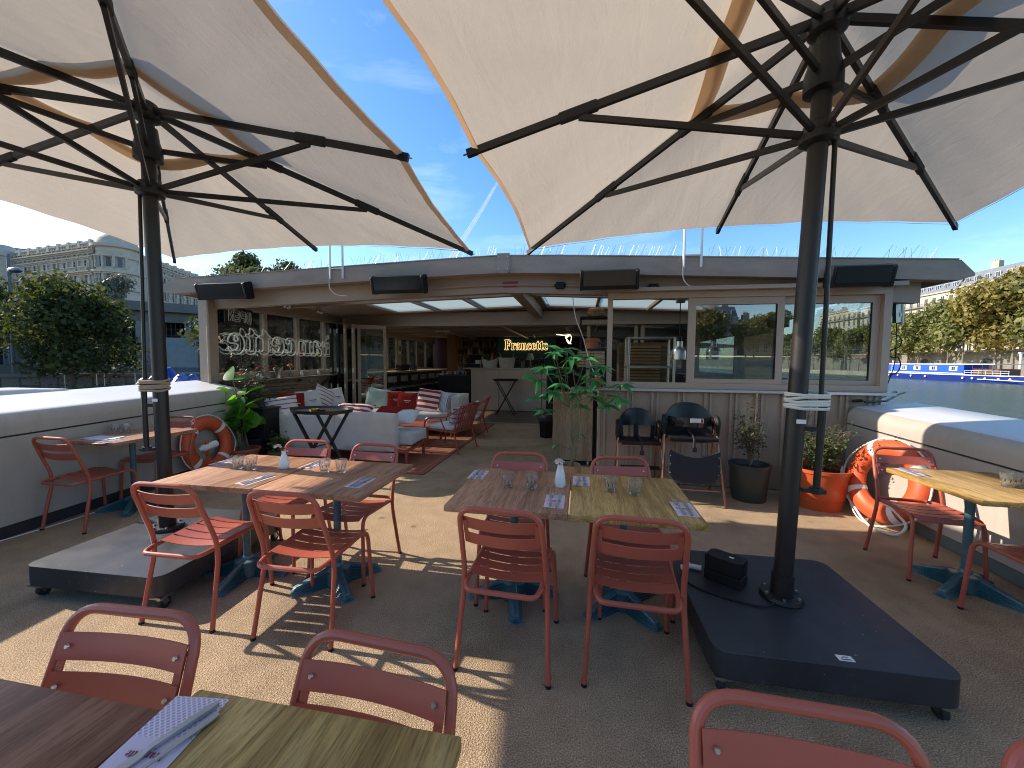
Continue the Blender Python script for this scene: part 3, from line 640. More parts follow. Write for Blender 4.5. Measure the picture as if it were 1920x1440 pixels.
m = MB(); m.box2((.10, KY-.09, 1.155), (KX1+.05, KY+.3, 1.19)); m.build('sill_shelf', X['alu'], cab, world=True, smooth=False, bevel=.004)
m = MB(); fy0, fy1 = KY-.03, KY+.07
m.box2((.32, fy0, 1.192), (3.377, fy1, 1.262)); m.box2((.32, fy0, 2.285), (3.377, fy1, 2.36)); m.box2((.32, fy0, 1.263), (.378, fy1, 2.284)); m.box2((3.30, fy0, 1.263), (3.377, fy1, 2.284))
m.build('window_frame', TL, cab, world=True, smooth=False)
m = MB(); m.box2((.30, KY-.12, 2.362), (3.46, KY+.12, 2.392)); m.box2((.30, KY-.12, 2.393), (3.46, KY-.10, 2.405)); m.build('window_hood', TL, cab, world=True, smooth=False)
for (x0, x1, y) in ((1.265, 2.31, KY+.005), (2.235, 3.298, KY+.045)):
    m = MB(); w0, w1 = .085, .075; ya, yb = y-.018, y+.018
    m.box2((x0, ya, 1.264), (x0+w0, yb, 2.283)); m.box2((x1-w1, ya, 1.264), (x1, yb, 2.283)); m.box2((x0+w0, ya, 1.264), (x1-w1, yb, 1.318)); m.box2((x0+w0, ya, 2.2), (x1-w1, yb, 2.283))
    s_ = m.build('sliding_sash', TL, cab, world=True, smooth=False)
    g = MB(); g.box2((x0+w0, y-.004, 1.318), (x1-w1, y+.004, 2.2)); pn = g.build('pane', X['pane_kitchen'], s_, smooth=False); pn.data.transform(WM[cab.name].inverted())
    g = MB(); g.box2((x0+w0-.001, y-.012, 1.312), (x1-w1+.001, y-.0125, 1.322)); g.box2((x0+w0-.001, y-.012, 2.195), (x1-w1+.001, y-.0125, 2.205)); g.box2((x1-w1-.012, y-.0119, 1.322), (x1-w1+.002, y-.0124, 2.195)); gk = g.build('gasket', X['black'], s_, smooth=False); gk.data.transform(WM[cab.name].inverted())
m = MB(); m.box2((KX0, KY+.31, .88), (KX1-.06, KY+.75, .92)); m.build('kitchen_worktop', X['steel'], cab, world=True, smooth=False)
m = MB(); m.box2((KX0+.06, KY+.06, .004), (KX1-.06, 9.2, .012)); m.build('kitchen_floor', X['steel_bar'], cab, world=True, smooth=False)
# glazed partition behind the kitchen
m = MB()
for x in (.12, 1.18, 1.32, 2.35, 2.5, 3.3): m.box2((x, 9.24, .02), (x+.08, 9.32, 2.36))
m.box2((.20, 9.25, .02), (3.3, 9.31, .35)); m.build('partition_frame', TA, cab, world=True, smooth=False)
for a, b in ((.2, 1.18), (1.4, 2.35), (2.58, 3.3)):
    m = MB(); m.box2((a, 9.276, .351), (b, 9.284, 2.36)); m.build('partition_pane', X['pane_door'], cab, world=True, smooth=False)
# ---- bar room behind the threshold
def tile_mat():
    t = NT('teal_wall_tiles'); b = t.new('ShaderNodeTexBrick', {'Vector': t.coords((1, 1, 1), (rad(90), 0, 0)), 'Color1': (.012, .072, .088, 1), 'Color2': (.018, .095, .11, 1), 'Mortar': (.006, .025, .03, 1), 'Scale': 1.0, 'Mortar Size': .006, 'Brick Width': .1, 'Row Height': .1}, offset=0)
    p = t.new('ShaderNodeBsdfPrincipled', {'Base Color': b, 'Roughness': .25}); t.surf(p); return t.m
def planks_mat():
    t = NT('plank_floor'); b = t.new('ShaderNodeTexBrick', {'Vector': t.coords(), 'Color1': (.12, .075, .048, 1), 'Color2': (.17, .115, .075, 1), 'Mortar': (.03, .02, .014, 1), 'Scale': 1.0, 'Mortar Size': .004, 'Brick Width': 1.4, 'Row Height': .13})
    n = t.noise(t.coords((1.2, 14, 1)), 2, 6); c = t.mix(.6, b, t.ramp(n, [(.3, (.65,)*3), (.7, (1.2,)*3)]), 'MULTIPLY')
    p = t.new('ShaderNodeBsdfPrincipled', {'Roughness': .42}); t.l.new(t.out_of(c), p.inputs['Base Color']); t.surf(p); return t.m
m = MB(); m.quad((-6.7, 9.3, .004), (4.4, 9.3, .004), (4.4, 17.2, .004), (-6.7, 17.2, .004)); tag(m.build('wood_floor', planks_mat(), smooth=False), kind='structure')
INW = mat('warm_grey_interior_paint', (.23, .2, .17), .7)
m = MB(); m.box2((-6.7, 16.6, 0), (-3.2, 16.7, 2.7)); m.box2((-3.2, 16.6, 0), (4.4, 16.7, 2.7)); m.box2((4.3, 9.35, 0), (4.4, 16.6, 1.2)); m.box2((4.3, 9.35, 2.3), (4.4, 16.6, 2.6)); m.build('rear_wall', mat('dark_red_wall', (.09, .018, .016), .7), cab, world=True, smooth=False)
m = MB(); m.box2((-6.5, 9.36, 2.53), (4.2, 16.55, 2.56)); m.build('ceiling_panel', mat('grey_ceiling', (.48, .45, .41), .7), cab, world=True, smooth=False)
for k, y in enumerate((10.3, 11.6, 12.9, 14.2)):
    m = MB(); m.box2((-6.4, y, 2.44), (4.1, y+.12, 2.528)); m.build('ceiling_joist', TL, cab, world=True, smooth=False)
for x in (-4.2, -2.0, .4): 
    m = MB(); m.cyl((x, 9.4, 2.41), (x, 16.0, 2.41), .03, n=8); m.build('ceiling_duct', X['alu'], cab, world=True)
m = MB(); m.box2((-3.22, 14.9, 0), (-.95, 15.0, 2.52)); m.build('tiled_wall', tile_mat(), cab, world=True, smooth=False)
# left windows of the bar room
def bx(y): return wx(9.2)-.045*(y-9.2)
ed = [9.35, 10.35, 11.75, 12.5, 12.75, 13.5, 14.3, 15.3, 16.4]
for a, b in zip(ed, ed[1:]):
    if abs(b-a) < .3:
        m = MB(); m.box2((bx(a)-.05, a, 1.16), (bx(a)+.06, b, 2.52)); m.build('window_post', TL, cab, world=True, smooth=False); continue
    m = MB(); w = .06; x = bx((a+b)/2)
    m.box2((x-.04, a, 1.16), (x+.04, a+w, 2.35)); m.box2((x-.04, b-w, 1.16), (x+.04, b, 2.35)); m.box2((x-.038, a+w, 1.16), (x+.038, b-w, 1.24)); m.box2((x-.038, a+w, 2.27), (x+.038, b-w, 2.35))
    f = m.build('window', TL, cab, world=True, smooth=False)
    g = MB(); g.box2((x-.004, a+w, 1.24), (x+.004, b-w, 2.27)); pn = g.build('pane', X['pane'], f, smooth=False); pn.data.transform(WM[cab.name].inverted())
    m = MB(); m.box2((x-.04, a, 0), (x+.03, b, 1.158)); m.box2((x-.04, a, 2.352), (x+.03, b, 2.54)); m.build('wall', TA, cab, world=True, smooth=False)
# the tilted open vents seen through the windows
for y in (11.0, 13.9):
    x = bx(y); m = MB(); m.beam((x-.02, y-.35, 2.2), (x-.55, y-.35, 1.45), .05, .05); m.beam((x-.02, y+.35, 2.2), (x-.55, y+.35, 1.45), .05, .05); m.beam((x-.55, y-.35, 1.45), (x-.55, y+.35, 1.45), .05, .05); m.build('open_vent', TL, cab, world=True, smooth=False)

# ------------------------------------------------------------------ slatted metal chair (origin: floor midway between the rear feet, faces +y)
def make_chair(label, loc, rz):
    t = thing('slatted_chair', label, 'chair', loc, rz, 'coral slatted metal chairs on the deck'); co = X['coral']
    m = MB(); P = fillet([(-.228, -.01, .004), (-.206, .072, .44), (-.19, -.066, .832), (.19, -.066, .832), (.206, .072, .44), (.228, -.01, .004)], [0, .1, .085, .085, .1, 0], 7)
    m.tube(P, .0128, 10); m.build('back_frame', co, t)
    m = MB(); zf = .452
    P = fillet([(-.212, .452, .004), (-.193, .425, zf), (-.184, .03, .435), (-.165, -.035, .428), (.165, -.035, .428), (.184, .03, .435), (.193, .425, zf), (.212, .452, .004)], [0, .075, .06, .06, .06, .06, .075, 0], 7)
    m.tube(P, .0125, 10); m.build('seat_frame', co, t)
    d = Vector((0, -.138, .392)).normalized(); nrm = Vector((0, d.z, -d.y))   # up the back, and forward
    top = Vector((0, -.066, .832))
    def back_slat(s0, s1):
        m = MB(); n = 10; V = []
        for k in range(n+1):
            x = -.184+.368*k/n; bow = -.024*(1-(x/.184)**2)
            for s, o in ((s0, 0), (s1, 0), (s1, .004), (s0, .004)):
                V.append(top-d*s+nrm*(.012+bow+o)+Vector((x, 0, 0)))
        F = [(k*4+j, k*4+(j+1) % 4, k*4+4+(j+1) % 4, k*4+4+j) for k in range(n) for j in range(4)]+[(3, 2, 1, 0), tuple(n*4+j for j in range(4))]
        m._add(V, F); return m.mesh('back_slat', co, angle=40)
    for s0 in (.058, .148):
        o = put('back_slat', back_slat(s0, s0+.064), t)
        for sx in (-1, 1):
            b = MB(); c = top-d*(s0+.032)+nrm*(.0165)+Vector((sx*.158, 0, 0)); b.cyl(c-nrm*.002, c+nrm*.0022, .0066, .0048, 10); b.build('bolt', X['bolt'], o)
    for sx in (-1, 1):
        m = MB(); m.beam(top-d*.075+nrm*.007+Vector((sx*.170, 0, 0)), top-d*.20+nrm*.007+Vector((sx*.172, 0, 0)), .020, .005, up=nrm); m.build('slat_bracket', co, t, smooth=False)
    for k in range(5):
        y0 = .075+k*.078; y1 = y0+.066; m = MB(); n = 8; V = []
        for i in range(n+1):
            x = -.183+.366*i/n; sag = -.017*(1-(x/.183)**2)
            for y, o in ((y0, 0), (y1, 0), (y1, .004), (y0, .004)):
                z = .452+sag+o - (.016 if (k == 4 and y == y1) else 0) - (.004 if k == 0 and y == y0 else 0); V.append((x, y, z))
        F = [(i*4+j, i*4+(j+1) % 4, i*4+4+(j+1) % 4, i*4+4+j) for i in range(n) for j in range(4)]+[(3, 2, 1, 0), tuple(n*4+j for j in range(4))]
        m._add(V, F); m.build('seat_slat', co, t, angle=40)
    for x, y in ((-.228, -.01), (.228, -.01), (-.212, .452), (.212, .452)):
        m = MB(); m.cyl((x, y, 0), (x, y, .014), .0137, n=10); m.build('foot_cap', X['black'], t)
    return t
chairs = [
 ((-.350, 1.745), -3, 'coral slatted chair with its back to us at the brown centre table'),
 ((.268, 1.765), -2, 'coral slatted chair with its back to us at the oak table by the right base'),
 ((-.425, 2.715), 183, 'coral slatted chair on the far side of the brown centre table, behind two tumblers'),
 ((.285, 2.735), 187, 'coral slatted chair beyond the oak table, in front of the high chairs'),
 ((-2.205, 1.755), 2, 'coral slatted chair at the left table with sunlit seat beside the black umbrella base'),
 ((-1.480, 1.755), 1, 'coral slatted chair with its back to us at the brown left table'),
 ((-2.21, 2.80), 184, 'coral slatted chair on the far side of the left table, behind the white bud vase'),
 ((-1.60, 2.775), 178, 'coral slatted chair beyond the brown left table, next to the grey sofa back'),
 ((-4.395, 2.585), 1, 'coral slatted chair at the near end of the table along the left bulwark'),
 ((-4.57, 3.72), 184, 'coral slatted chair between the left umbrella pole and the left lifebuoy'),
 ((2.525, 3.51), 175, 'coral slatted chair beside the right lifebuoy at the table along the right bulwark'),
 ((2.56, 2.33), 2, 'coral slatted chair cut by the right picture edge at the table along the right bulwark'),
 ((-1.145, .745), 183, 'coral slatted chair close to us behind the walnut table, bolts showing on its back slats'),
 ((-.462, .755), 176, 'coral slatted chair close to us behind the oak table, bolts showing on its back slats'),
 ((.43, .745), 178, 'coral slatted chair close to us in front of the right umbrella base'),
 ((.945, .745), 182, 'coral slatted chair showing only a bit of top bar in the bottom right corner'),
]
c0 = None
for (x, y), a, lab in chairs:
    if c0 is None: c0 = make_chair(lab, (x, y, 0), rad(a))
    else: dup(c0, (x, y, 0), rad(a), lab)

# ------------------------------------------------------------------ bistro tables
def base_mesh():
    m = MB(); N = 96
    def outline(off):
        pts = []
        for k in range(N):
            a = 2*math.pi*k/N; q = (a+math.pi/4) % (math.pi/2)-math.pi/4     # distance from the nearest arm axis
            w, L = .043-off, .285-off*.8
            c, s_ = math.cos(q), abs(math.sin(q))
            r = L/c
            if s_ > 1e-4: r = min(r, w/s_)
            r = max(r, .085-off*.3); rs = (min(r, L*1.02))
            pts.append((rs*math.cos(a), rs*math.sin(a), rs))
        return pts
    rings = []; H = lambda r: .045+.075*max(0, min(1, (.27-r)/.22))**1.1
    levels = [(0, .0), (0, .16), (.005, .19), (.005, .34), (.010, .37), (.010, .52), (.015, .55), (.015, .70), (.020, .73), (.020, .88), (.026, .99), (.031, 1.0)]
    V = []; F = []
    for off, fr in levels:
        V += [(x, y, max(.0, H(r)*fr)) for x, y, r in outline(off)]
    for i in range(len(levels)-1):
        F += [(i*N+k, i*N+(k+1) % N, (i+1)*N+(k+1) % N, (i+1)*N+k) for k in range(N)]
    c = len(V); V.append((0, 0, .125)); F += [((len(levels)-1)*N+k, (len(levels)-1)*N+(k+1) % N, c) for k in range(N)]
    m._add(V, F); return m.mesh('foot', X['teal'], angle=28)
BASE = base_mesh()
def bistro_table(label, x0, x1, y0, y1, wm, foot_rot, fx=None, fy=None, h=.75):
    cx, cy = (x0+x1)/2, (y0+y1)/2; fx = cx if fx is None else fx; fy = cy if fy is None else fy
    t = thing('bistro_table', label, 'table', (fx, fy, 0), 0, 'bistro tables with teal iron feet')
    m = MB(); m.box2((x0-fx, y0-fy, h-.034), (x1-fx, y1-fy, h)); m.build('tabletop', wm, t, bevel=.007, seg=2)
    put('foot', BASE, t, Matrix.Rotation(rad(foot_rot), 4, 'Z'))
    m = MB(); m.cyl((0, 0, .115), (0, 0, h-.052), .024, n=18, caps=False); m.lathe([(.034, .118), (.034, .128), (.0255, .14)], n=18); m.build('column', X['teal'], t)
    m = MB(); m.box((0, 0, h-.043), (.3, .05, .016)); m.box((0, 0, h-.0432), (.05, .3, .016)); m.build('spider_plate', X['teal'], t, smooth=False)
    return t
bistro_table('brown table of the centre pair, with a white ribbed vase at its corner', -.695, -.052, 1.905, 2.655, X['wood_brown'], 12, -.40, 2.40)
bistro_table('yellowish oak table at the right of the centre pair', -.044, .600, 1.905, 2.645, X['wood_oak'], 40, .275, 2.43)
bistro_table('reddish wood table of the left pair, touching the black umbrella base', -2.585, -1.888, 1.935, 2.665, X['wood_brown'], 8, -2.28, 2.30)
bistro_table('brown table of the left pair with a tidy set of two tumblers', -1.880, -1.195, 1.94, 2.645, X['wood_brown'], 45, -1.60, 2.33)
bistro_table('small wood table along the left bulwark with papers and a bud vase', -4.69, -4.10, 2.78, 3.55, X['wood_brown'], 40, -4.42, 3.15)
bistro_table('oak table along the right bulwark, partly in sun', 2.215, 2.86, 2.555, 3.255, X['wood_oak'], 30, 2.56, 3.03)
bistro_table('dark walnut table at the very front left', -1.55, -.868, -.02, .655, X['wood_walnut'], 45)
bistro_table('oak table at the very front beside the walnut one', -.846, -.222, -.02, .715, X['wood_oak'], 45)

# ------------------------------------------------------------------ umbrellas
def umbrella(label, px, py, s, phi, lx, zk, rod_dx, rod_dy, strap_mat, seed):
    t = thing('garden_umbrella', label, 'umbrella', (px, py, .225), rad(phi), 'big square umbrellas on rolling bases')
    Rinv = Matrix.Rotation(rad(-phi), 3, 'Z')
    ax = (Rinv @ Vector((lx, 0, 1))); ax /= ax.z      # leaning pole axis (per metre of height)
    def Z(z): return ax*(z-.225)
    PM, rr = X['pole'], random.Random(seed)
    zl, zc, zt_ = 2.675+zk, 2.965+zk, 3.22+zk; zm, zcn = 2.80+zk, 2.70+zk; za = 3.33+zk
    m = MB(); m.cyl(Z(.225), Z(zt_-.05), .046, .044, 24); m.build('pole', PM, t)
    m = MB(); m.cyl(Z(.226), Z(.245), .105, .10, 24); m.cyl(Z(.246), Z(.36), .054, .054, 24); m.build('pole_socket', PM, t)
    for k in range(6):
        a = k*math.pi/3+.3; b = MB(); b.cyl((.085*math.cos(a), .085*math.sin(a), .02), (.085*math.cos(a), .085*math.sin(a), .032), .0085, n=6); b.build('bolt', X['bolt'], t)
    def hub(z, r, h, name):
        m = MB(); M0 = Z(z); m.lathe([(r*.75, -h), (r*1.0, -h*.8), (r*1.05, -h*.15), (r*.9, h*.15), (r*.8, h*.8), (.05, h)], M0, 20)
        o = m.build(name, X['anthracite'], t); return o
    hub(zl, .085, .055, 'lower_hub'); m = MB(); m.lathe([(.07, -.09), (.085, -.085), (.085, .0), (.07, .05), (.06, .14), (.05, .145)], Z(zc), 20); m.build('upper_collar', X['anthracite'], t); hub(zt_, .085, .065, 'top_hub')
    ends = []
    for k in range(8):
        a = k*math.pi/4; dirv = Vector((math.cos(a), math.sin(a), 0)); cor = k % 2
        L = s*math.sqrt(2) if cor else s; z_e = zcn if cor else zm
        e = Vector((dirv.x*L, dirv.y*L, 0))+Z(z_e); st = Z(zt_)+dirv*.07
        ends.append(e); up = Vector((0, 0, 1))
        m = MB(); m.beam(st, e, .026, .042, up=up); rib = m.build('rib', PM, t, smooth=False)
        b = MB(); dd = (e-st).normalized(); b.beam(e-dd*.03, e+dd*.035, .03, .046, up=up); b.build('rib_end', X['black'], rib, smooth=False)
        b = MB(); b.beam(e+dd*.036, e+dd*.062, .018, .003, up=up); b.build('hook', X['alu'], rib, smooth=False)
        def strut(z0, f, name='strut'):
            j = st+(e-st)*f; p0 = Z(z0)+dirv*.075; q = MB(); q.beam(p0, j+Vector((0, 0, -.03)), .02, .034); q.build(name, PM, t, smooth=False)
            w = MB(); w.beam(j-dd*.11, j+dd*.12, .037, .062); w.build('rib_sleeve', X['sheet_black'], t, bevel=.008)
        if cor: strut(zl, .60 if not cor else .56); strut(zc, .25, 'short_strut')
        else: strut(zl, .64)
    # canopy: eight sagging panels between the ribs, open square round the top, small vent roof above
    apex = Z(za); q0 = .24
    def P(k, u, w):     # k: panel between rib k and k+1, u 0..1 outwards, w 0..1 across
        a, b = ends[k], ends[(k+1) % 8]; up = Vector((0, 0, .03))
        top = Z(zt_)+Vector((0, 0, .06)); ea, eb = top+(a+up-top)*u, top+(b+up-top)*u
        p = ea.lerp(eb, w); g = math.sin(math.pi*w)
        inward = (Z(zm)-p); inward.z = 0; inward.normalize()
        hem = max(0, (u-.55)/.45)**2
        p += Vector((0, 0, -1))*(.035*g*math.sin(math.pi*min(1, u))) + inward*(.055*g*hem) + Vector((0, 0, .012*g*hem))
        wr = math.sin(w*31+k*1.7+u*5)*.5+math.sin(w*17-u*9+k)*.5; p.z += .0045*g*wr*(.25+u*u)+.004*g*math.sin(u*11+w*4+k*2.3)
        return p
    m = MB()
    for k in range(8): m.grid(lambda u, w, k=k: P(k, q0+(1-q0)*u, w), 24, 24)
    cn = m.build('canopy', X['canopy'], t, weld=.001)
    m = MB()
    for k in range(8):
        def H(u, w, k=k):
            p = P(k, 1, w); i = (Z(zm)-p); i.z = 0; i.normalize(); return p+i*(.042*u)+Vector((0, 0, -.012-.012*u))
        m.grid(H, 1, 24)
    m.build('canopy_hem', X['canopy_trim'], t, weld=.001)
    m = MB()
    def V(k, u, w):
        a, b = ends[k], ends[(k+1) % 8]; top = Z(za)+Vector((0, 0, .05)); t0 = Z(zt_)+Vector((0, 0, .06)); sc_ = .30
        ea = t0+(a-t0)*sc_+Vector((0, 0, .05)); eb = t0+(b-t0)*sc_+Vector((0, 0, .05))
        return (top.lerp(ea, u)).lerp(top.lerp(eb, u), w)
    for k in range(8): m.grid(lambda u, w, k=k: V(k, u, w), 3, 3)
    m.build('vent_canopy', X['canopy'], t, weld=.001)
    m = MB()
    for k in range(8):
        def B(u, w, k=k): return P(k, q0+.06*u-.012, w)+Vector((0, 0, -.016))
        m.grid(B, 1, 5)
    m.build('vent_trim', X['canopy_trim'], t, weld=.001)
    # crank rod beside the pole, held by a tied strap
    rd = Rinv @ Vector((rod_dx, rod_dy, 0)); m = MB()
    a = Z(zl)+rd*.6; b = Z(.83)+rd
    m.cyl(a, b, .0115, n=10); m.cyl(Z(1.30)+rd, Z(.84)+rd, .017, n=10); m.beam(Z(1.16)+rd*.3, Z(1.16)+rd, .02, .025); m.beam(b-rd*.55, b+rd*.35, .03, .02); m.cyl(b-Vector((0, 0, .012)), b+Vector((0, 0, .02)), .03, n=10); m.build('crank_rod', PM, t)
    m = MB()
    for k in range(7):
        z = 1.275+k*.0115; P_ = []
        for i in range(28):
            an = 2*math.pi*i/28; v = Vector((math.cos(an), math.sin(an), 0)); f_ = v.dot(rd.normalized())
            q_ = v*.052 if f_ < .42 else rd+v*.021
            P_.append(Z(z+.003*math.sin(an*2+k)+.006*math.sin(an+k*2.1))+q_)
        m.tube(P_, .0085, 6, closed=True)
    m.build('strap', strap_mat, t)
    lb = MB(); c = Z(1.20)+(Rinv @ Vector((.1, -1, 0)).normalized())*.0465; lb.beam(c+Vector((-.022, 0, 0)), c+Vector((.022, 0, 0)), .003, .022); lb.build('maker_label', X['white_matte'], t, smooth=False)
    return t
STRAP_T = mat('tan_tie_strap', (.36, .28, .2), .8); STRAP_W = mat('white_tie_strap', (.66, .65, .6), .8)
umbrella('cream square umbrella on the right with its black pole tied by a white strap', 1.105, 2.30, 1.87, -3.55, .029, 0, .115, -.02, STRAP_W, 1)
umbrella('cream square umbrella on the left with its black pole tied by a tan strap', -3.075, 2.40, 1.92, 3.0, -.010, .055, -.10, -.04, STRAP_T, 2)

def rolling_base(label, x, y, rz, w=.97, d=.98):
    t = thing('umbrella_base', label, 'umbrella base', (x, y, 0), rz, 'rolling umbrella bases')
    m = MB(); r = .07; poly = []
    for cx, cy, a0 in ((w/2-r, -d/2+r, -90), (w/2-r, d/2-r, 0), (-w/2+r, d/2-r, 90), (-w/2+r, -d/2+r, 180)):
        for k in range(6): a = rad(a0+90*k/5); poly.append((cx+r*math.cos(a), cy+r*math.sin(a)))
    m.prism(poly, .130, Matrix.Translation((0, 0, .092))); m.build('weight_box', X['basemat'], t, bevel=.003, angle=24)
    for sx in (-1, 1):
        for sy in (-1, 1):
            c = Vector((sx*(w/2-.048), sy*(d/2-.05), 0)); m = MB(); m.box(c+Vector((0, 0, .085)), (.075, .075, .012)); m.cyl(c+Vector((0, 0, .062)), c+Vector((0, 0, .079)), .024, n=14)
            m.beam(c+Vector((-.016, 0, .07)), c+Vector((-.016, .02, .03)), .004, .03); m.beam(c+Vector((.016, 0, .07)), c+Vector((.016, .02, .03)), .004, .03)
            f = m.build('caster', X['steel'], t, smooth=True); b = MB(); b.cyl(c+Vector((-.014, .016, .036)), c+Vector((.014, .016, .036)), .0355, n=20); b.build('wheel', X['rubber'], f, bevel=.004)
    return t
b1 = rolling_base('black steel umbrella base on casters at the right, carrying a power box', 1.09, 2.295, rad(.5))
b2 = rolling_base('black steel umbrella base on casters at the left, partly sunlit', -2.915, 2.30, rad(2), .98, 1.0)
for b_, lx, ly in ((b1, .06, -.44),):
    m = MB(); m.box((lx, ly, .2235), (.062, .034, .002)); l_ = m.build('maker_label', X['white_matte'], b_, smooth=False)
    m = MB()
    for k in range(7): a, c = rad(20+20*k), rad(40+20*k); m.beam((lx+.012*math.cos(a), ly-.002+.008*math.sin(a), .2252), (lx+.012*math.cos(c), ly-.002+.008*math.sin(c), .2252), .003, .001)
    m.box((lx, ly-.009, .2252), (.04, .004, .001)); m.build('label_mark', X['black'], l_, smooth=False)
# power box with plug and cable on the right base
t = thing('power_box', 'black power box with grey plug standing on the right umbrella base', 'power box', (.86, 2.42, .222), rad(-38))
m = MB(); m.prism([(-.1, -.06), (.1, -.06), (.1, .06), (-.1, .06)], .06); m.build('lower_shell', X['black'], t, bevel=.003, angle=25)
m = MB(); m.prism([(-.098, -.058), (.075, -.058), (.098, -.035), (.098, .058), (-.075, .058), (-.098, .035)], .085, Matrix.Translation((0, 0, .063))); m.build('upper_shell', X['black'], t, bevel=.003, angle=25)
m = MB(); m.box((.03, .0, .149), (.025, .012, .002)); m.build('sticker', X['white_matte'], t)
t = thing('plug_cable', 'grey plug and black cable lying beside the power box', 'cable', (.74, 2.50, .222))
m = MB(); m.cyl((.01, .0, .02), (-.05, .02, .02), .016, .013, 10); m.cyl((-.05, .02, .02), (-.075, .028, .02), .02, .018, 10); m.box((-.09, .0, .015), (.035, .025, .022)); m.build('plug', X['white_matte'], t)
m = MB(); m.tube(fillet([(-.075, .02, .012), (-.13, -.06, .006), (-.1, -.18, .006), (.05, -.28, .006), (.22, -.33, .006), (.30, -.28, .01)], .08, 5), .0045, 6); m.build('lead', X['black'], t)
m = MB(); m.tube(fillet([(-4.75, 1.3, .006), (-4.68, 2.1, .006), (-4.62, 2.7, .006), (-4.7, 3.6, .006), (-4.85, 4.3, .006)], .3, 6), .005, 6)
tag(m.build('floor_cable', X['white_matte']), 'thin pale cable lying along the foot of the left bulwark', 'cable')

# ------------------------------------------------------------------ table settings
def tumbler_mesh():
    m = MB(); rib = lambda a, z: -.055*abs(math.sin(4.5*a))**1.2*max(0, min(1, (.062-z)/.02)) if z < .062 else 0
    prof = [(.001, 0), (.026, 0), (.029, .004), (.0305, .02), (.0335, .045), (.0365, .062), (.039, .088), (.0378, .0885), (.0352, .064), (.0318, .045), (.0285, .022), (.024, .0125), (.001, .011)]
    V = []; n = 36
    for i, (r, z) in enumerate(prof):
        for k in range(n):
            a = 2*math.pi*k/n; q = r*(1+(rib(a, z) if 2 <= i <= 5 else 0)); V.append((q*math.cos(a), q*math.sin(a), z))
    F = [(i*n+k, i*n+(k+1) % n, (i+1)*n+(k+1) % n, (i+1)*n+k) for i in range(len(prof)-1) for k in range(n)]
    m._add(V, F); return m.mesh('tumbler', X['glass'], angle=60, weld=.0004)
TUM = tumbler_mesh()
tumblers = [
 ((952, 913), 'faceted tumbler on the brown centre table, left one of the two'), ((997, 915), 'faceted tumbler on the brown centre table beside the ribbed vase'),
 ((1145, 921), 'faceted tumbler on the oak centre table, the one farther from the cutlery'), ((1190, 927), 'faceted tumbler on the oak centre table, the one nearer the right end'),
 ((609, 885), 'faceted tumbler on the brown left table, next to the bud vase side'), ((640, 886), 'faceted tumbler on the brown left table, nearer the table end'),
 ((447, 878), 'sunlit tumbler on the reddish left table, left one of the tight pair'), ((472, 880), 'sunlit tumbler on the reddish left table, next to the bud vase'),
 ((217, 812), 'tumbler on the left bulwark table beside the bud vase'), ((238, 811), 'tumbler on the left bulwark table, nearer the umbrella pole'),
 ((1890, 913), 'tumbler on the right bulwark table, nearer the table middle'), ((1918, 914), 'tumbler on the right bulwark table cut by the right picture edge')]
for (px, py), lab in tumblers:
    p = on_z(px, py, .75); o = put('tumbler', TUM); o.location = p; o.rotation_euler = (0, 0, R0.random()*6); tag(o, lab, 'glass', 'faceted water tumblers')
def napkin_mat():
    t = NT('pink_lattice_paper'); co = t.coords((1, 1, 1), (0, 0, rad(45)))
    b = t.new('ShaderNodeTexBrick', {'Vector': co, 'Color1': (.46, .33, .40, 1), 'Color2': (.46, .33, .40, 1), 'Mortar': (.70, .62, .66, 1), 'Scale': 1.0, 'Mortar Size': .0016, 'Brick Width': .0085, 'Row Height': .0085}, offset=0)
    sx = t.new('ShaderNodeSeparateXYZ', {0: t.coords()}); ab = t.new('ShaderNodeMath', {0: (sx, 'Y')}, operation='ABSOLUTE'); lt = t.new('ShaderNodeMath', {0: ab, 1: .031}, operation='LESS_THAN')
    c = t.mix(lt, b, (.66, .53, .59)); p = t.new('ShaderNodeBsdfPrincipled', {'Roughness': .85}); t.l.new(t.out_of(c), p.inputs['Base Color']); t.surf(p); return t.m
NAP = napkin_mat(); NTXT = mat('dark_red_print', (.16, .025, .05), .8); STEEL = mat('cutlery_steel', (.42, .44, .47), .38, .75, .03)
def napkin(label, p, rz, w=.105, l=.2, txt=True, flip=False):
    t = thing('paper_napkin', label, 'napkin', (p[0], p[1], .7506), rad(rz), 'printed paper napkins on the tables')
    m = MB(); m.grid(lambda a, b: Vector(((a-.5)*w, (b-.5)*l, .0006+.0006*math.sin(a*6+b*4))), 4, 8); m.build('sheet', NAP, t)
    if txt:
        k = .015; ww = word_width('Francette', k*.92); R = Matrix.Rotation(math.pi if flip else 0, 4, 'Z')
        flat_word('printed_word', 'Francette', k, NTXT, t, R @ Matrix.Translation((-ww/2, -.002, .0024)), .92)
        k = .007; ww = word_width('Paris', k); flat_word('printed_word', 'Paris', k, NTXT, t, R @ Matrix.Translation((-ww/2, -.014, .0024)))
    return t
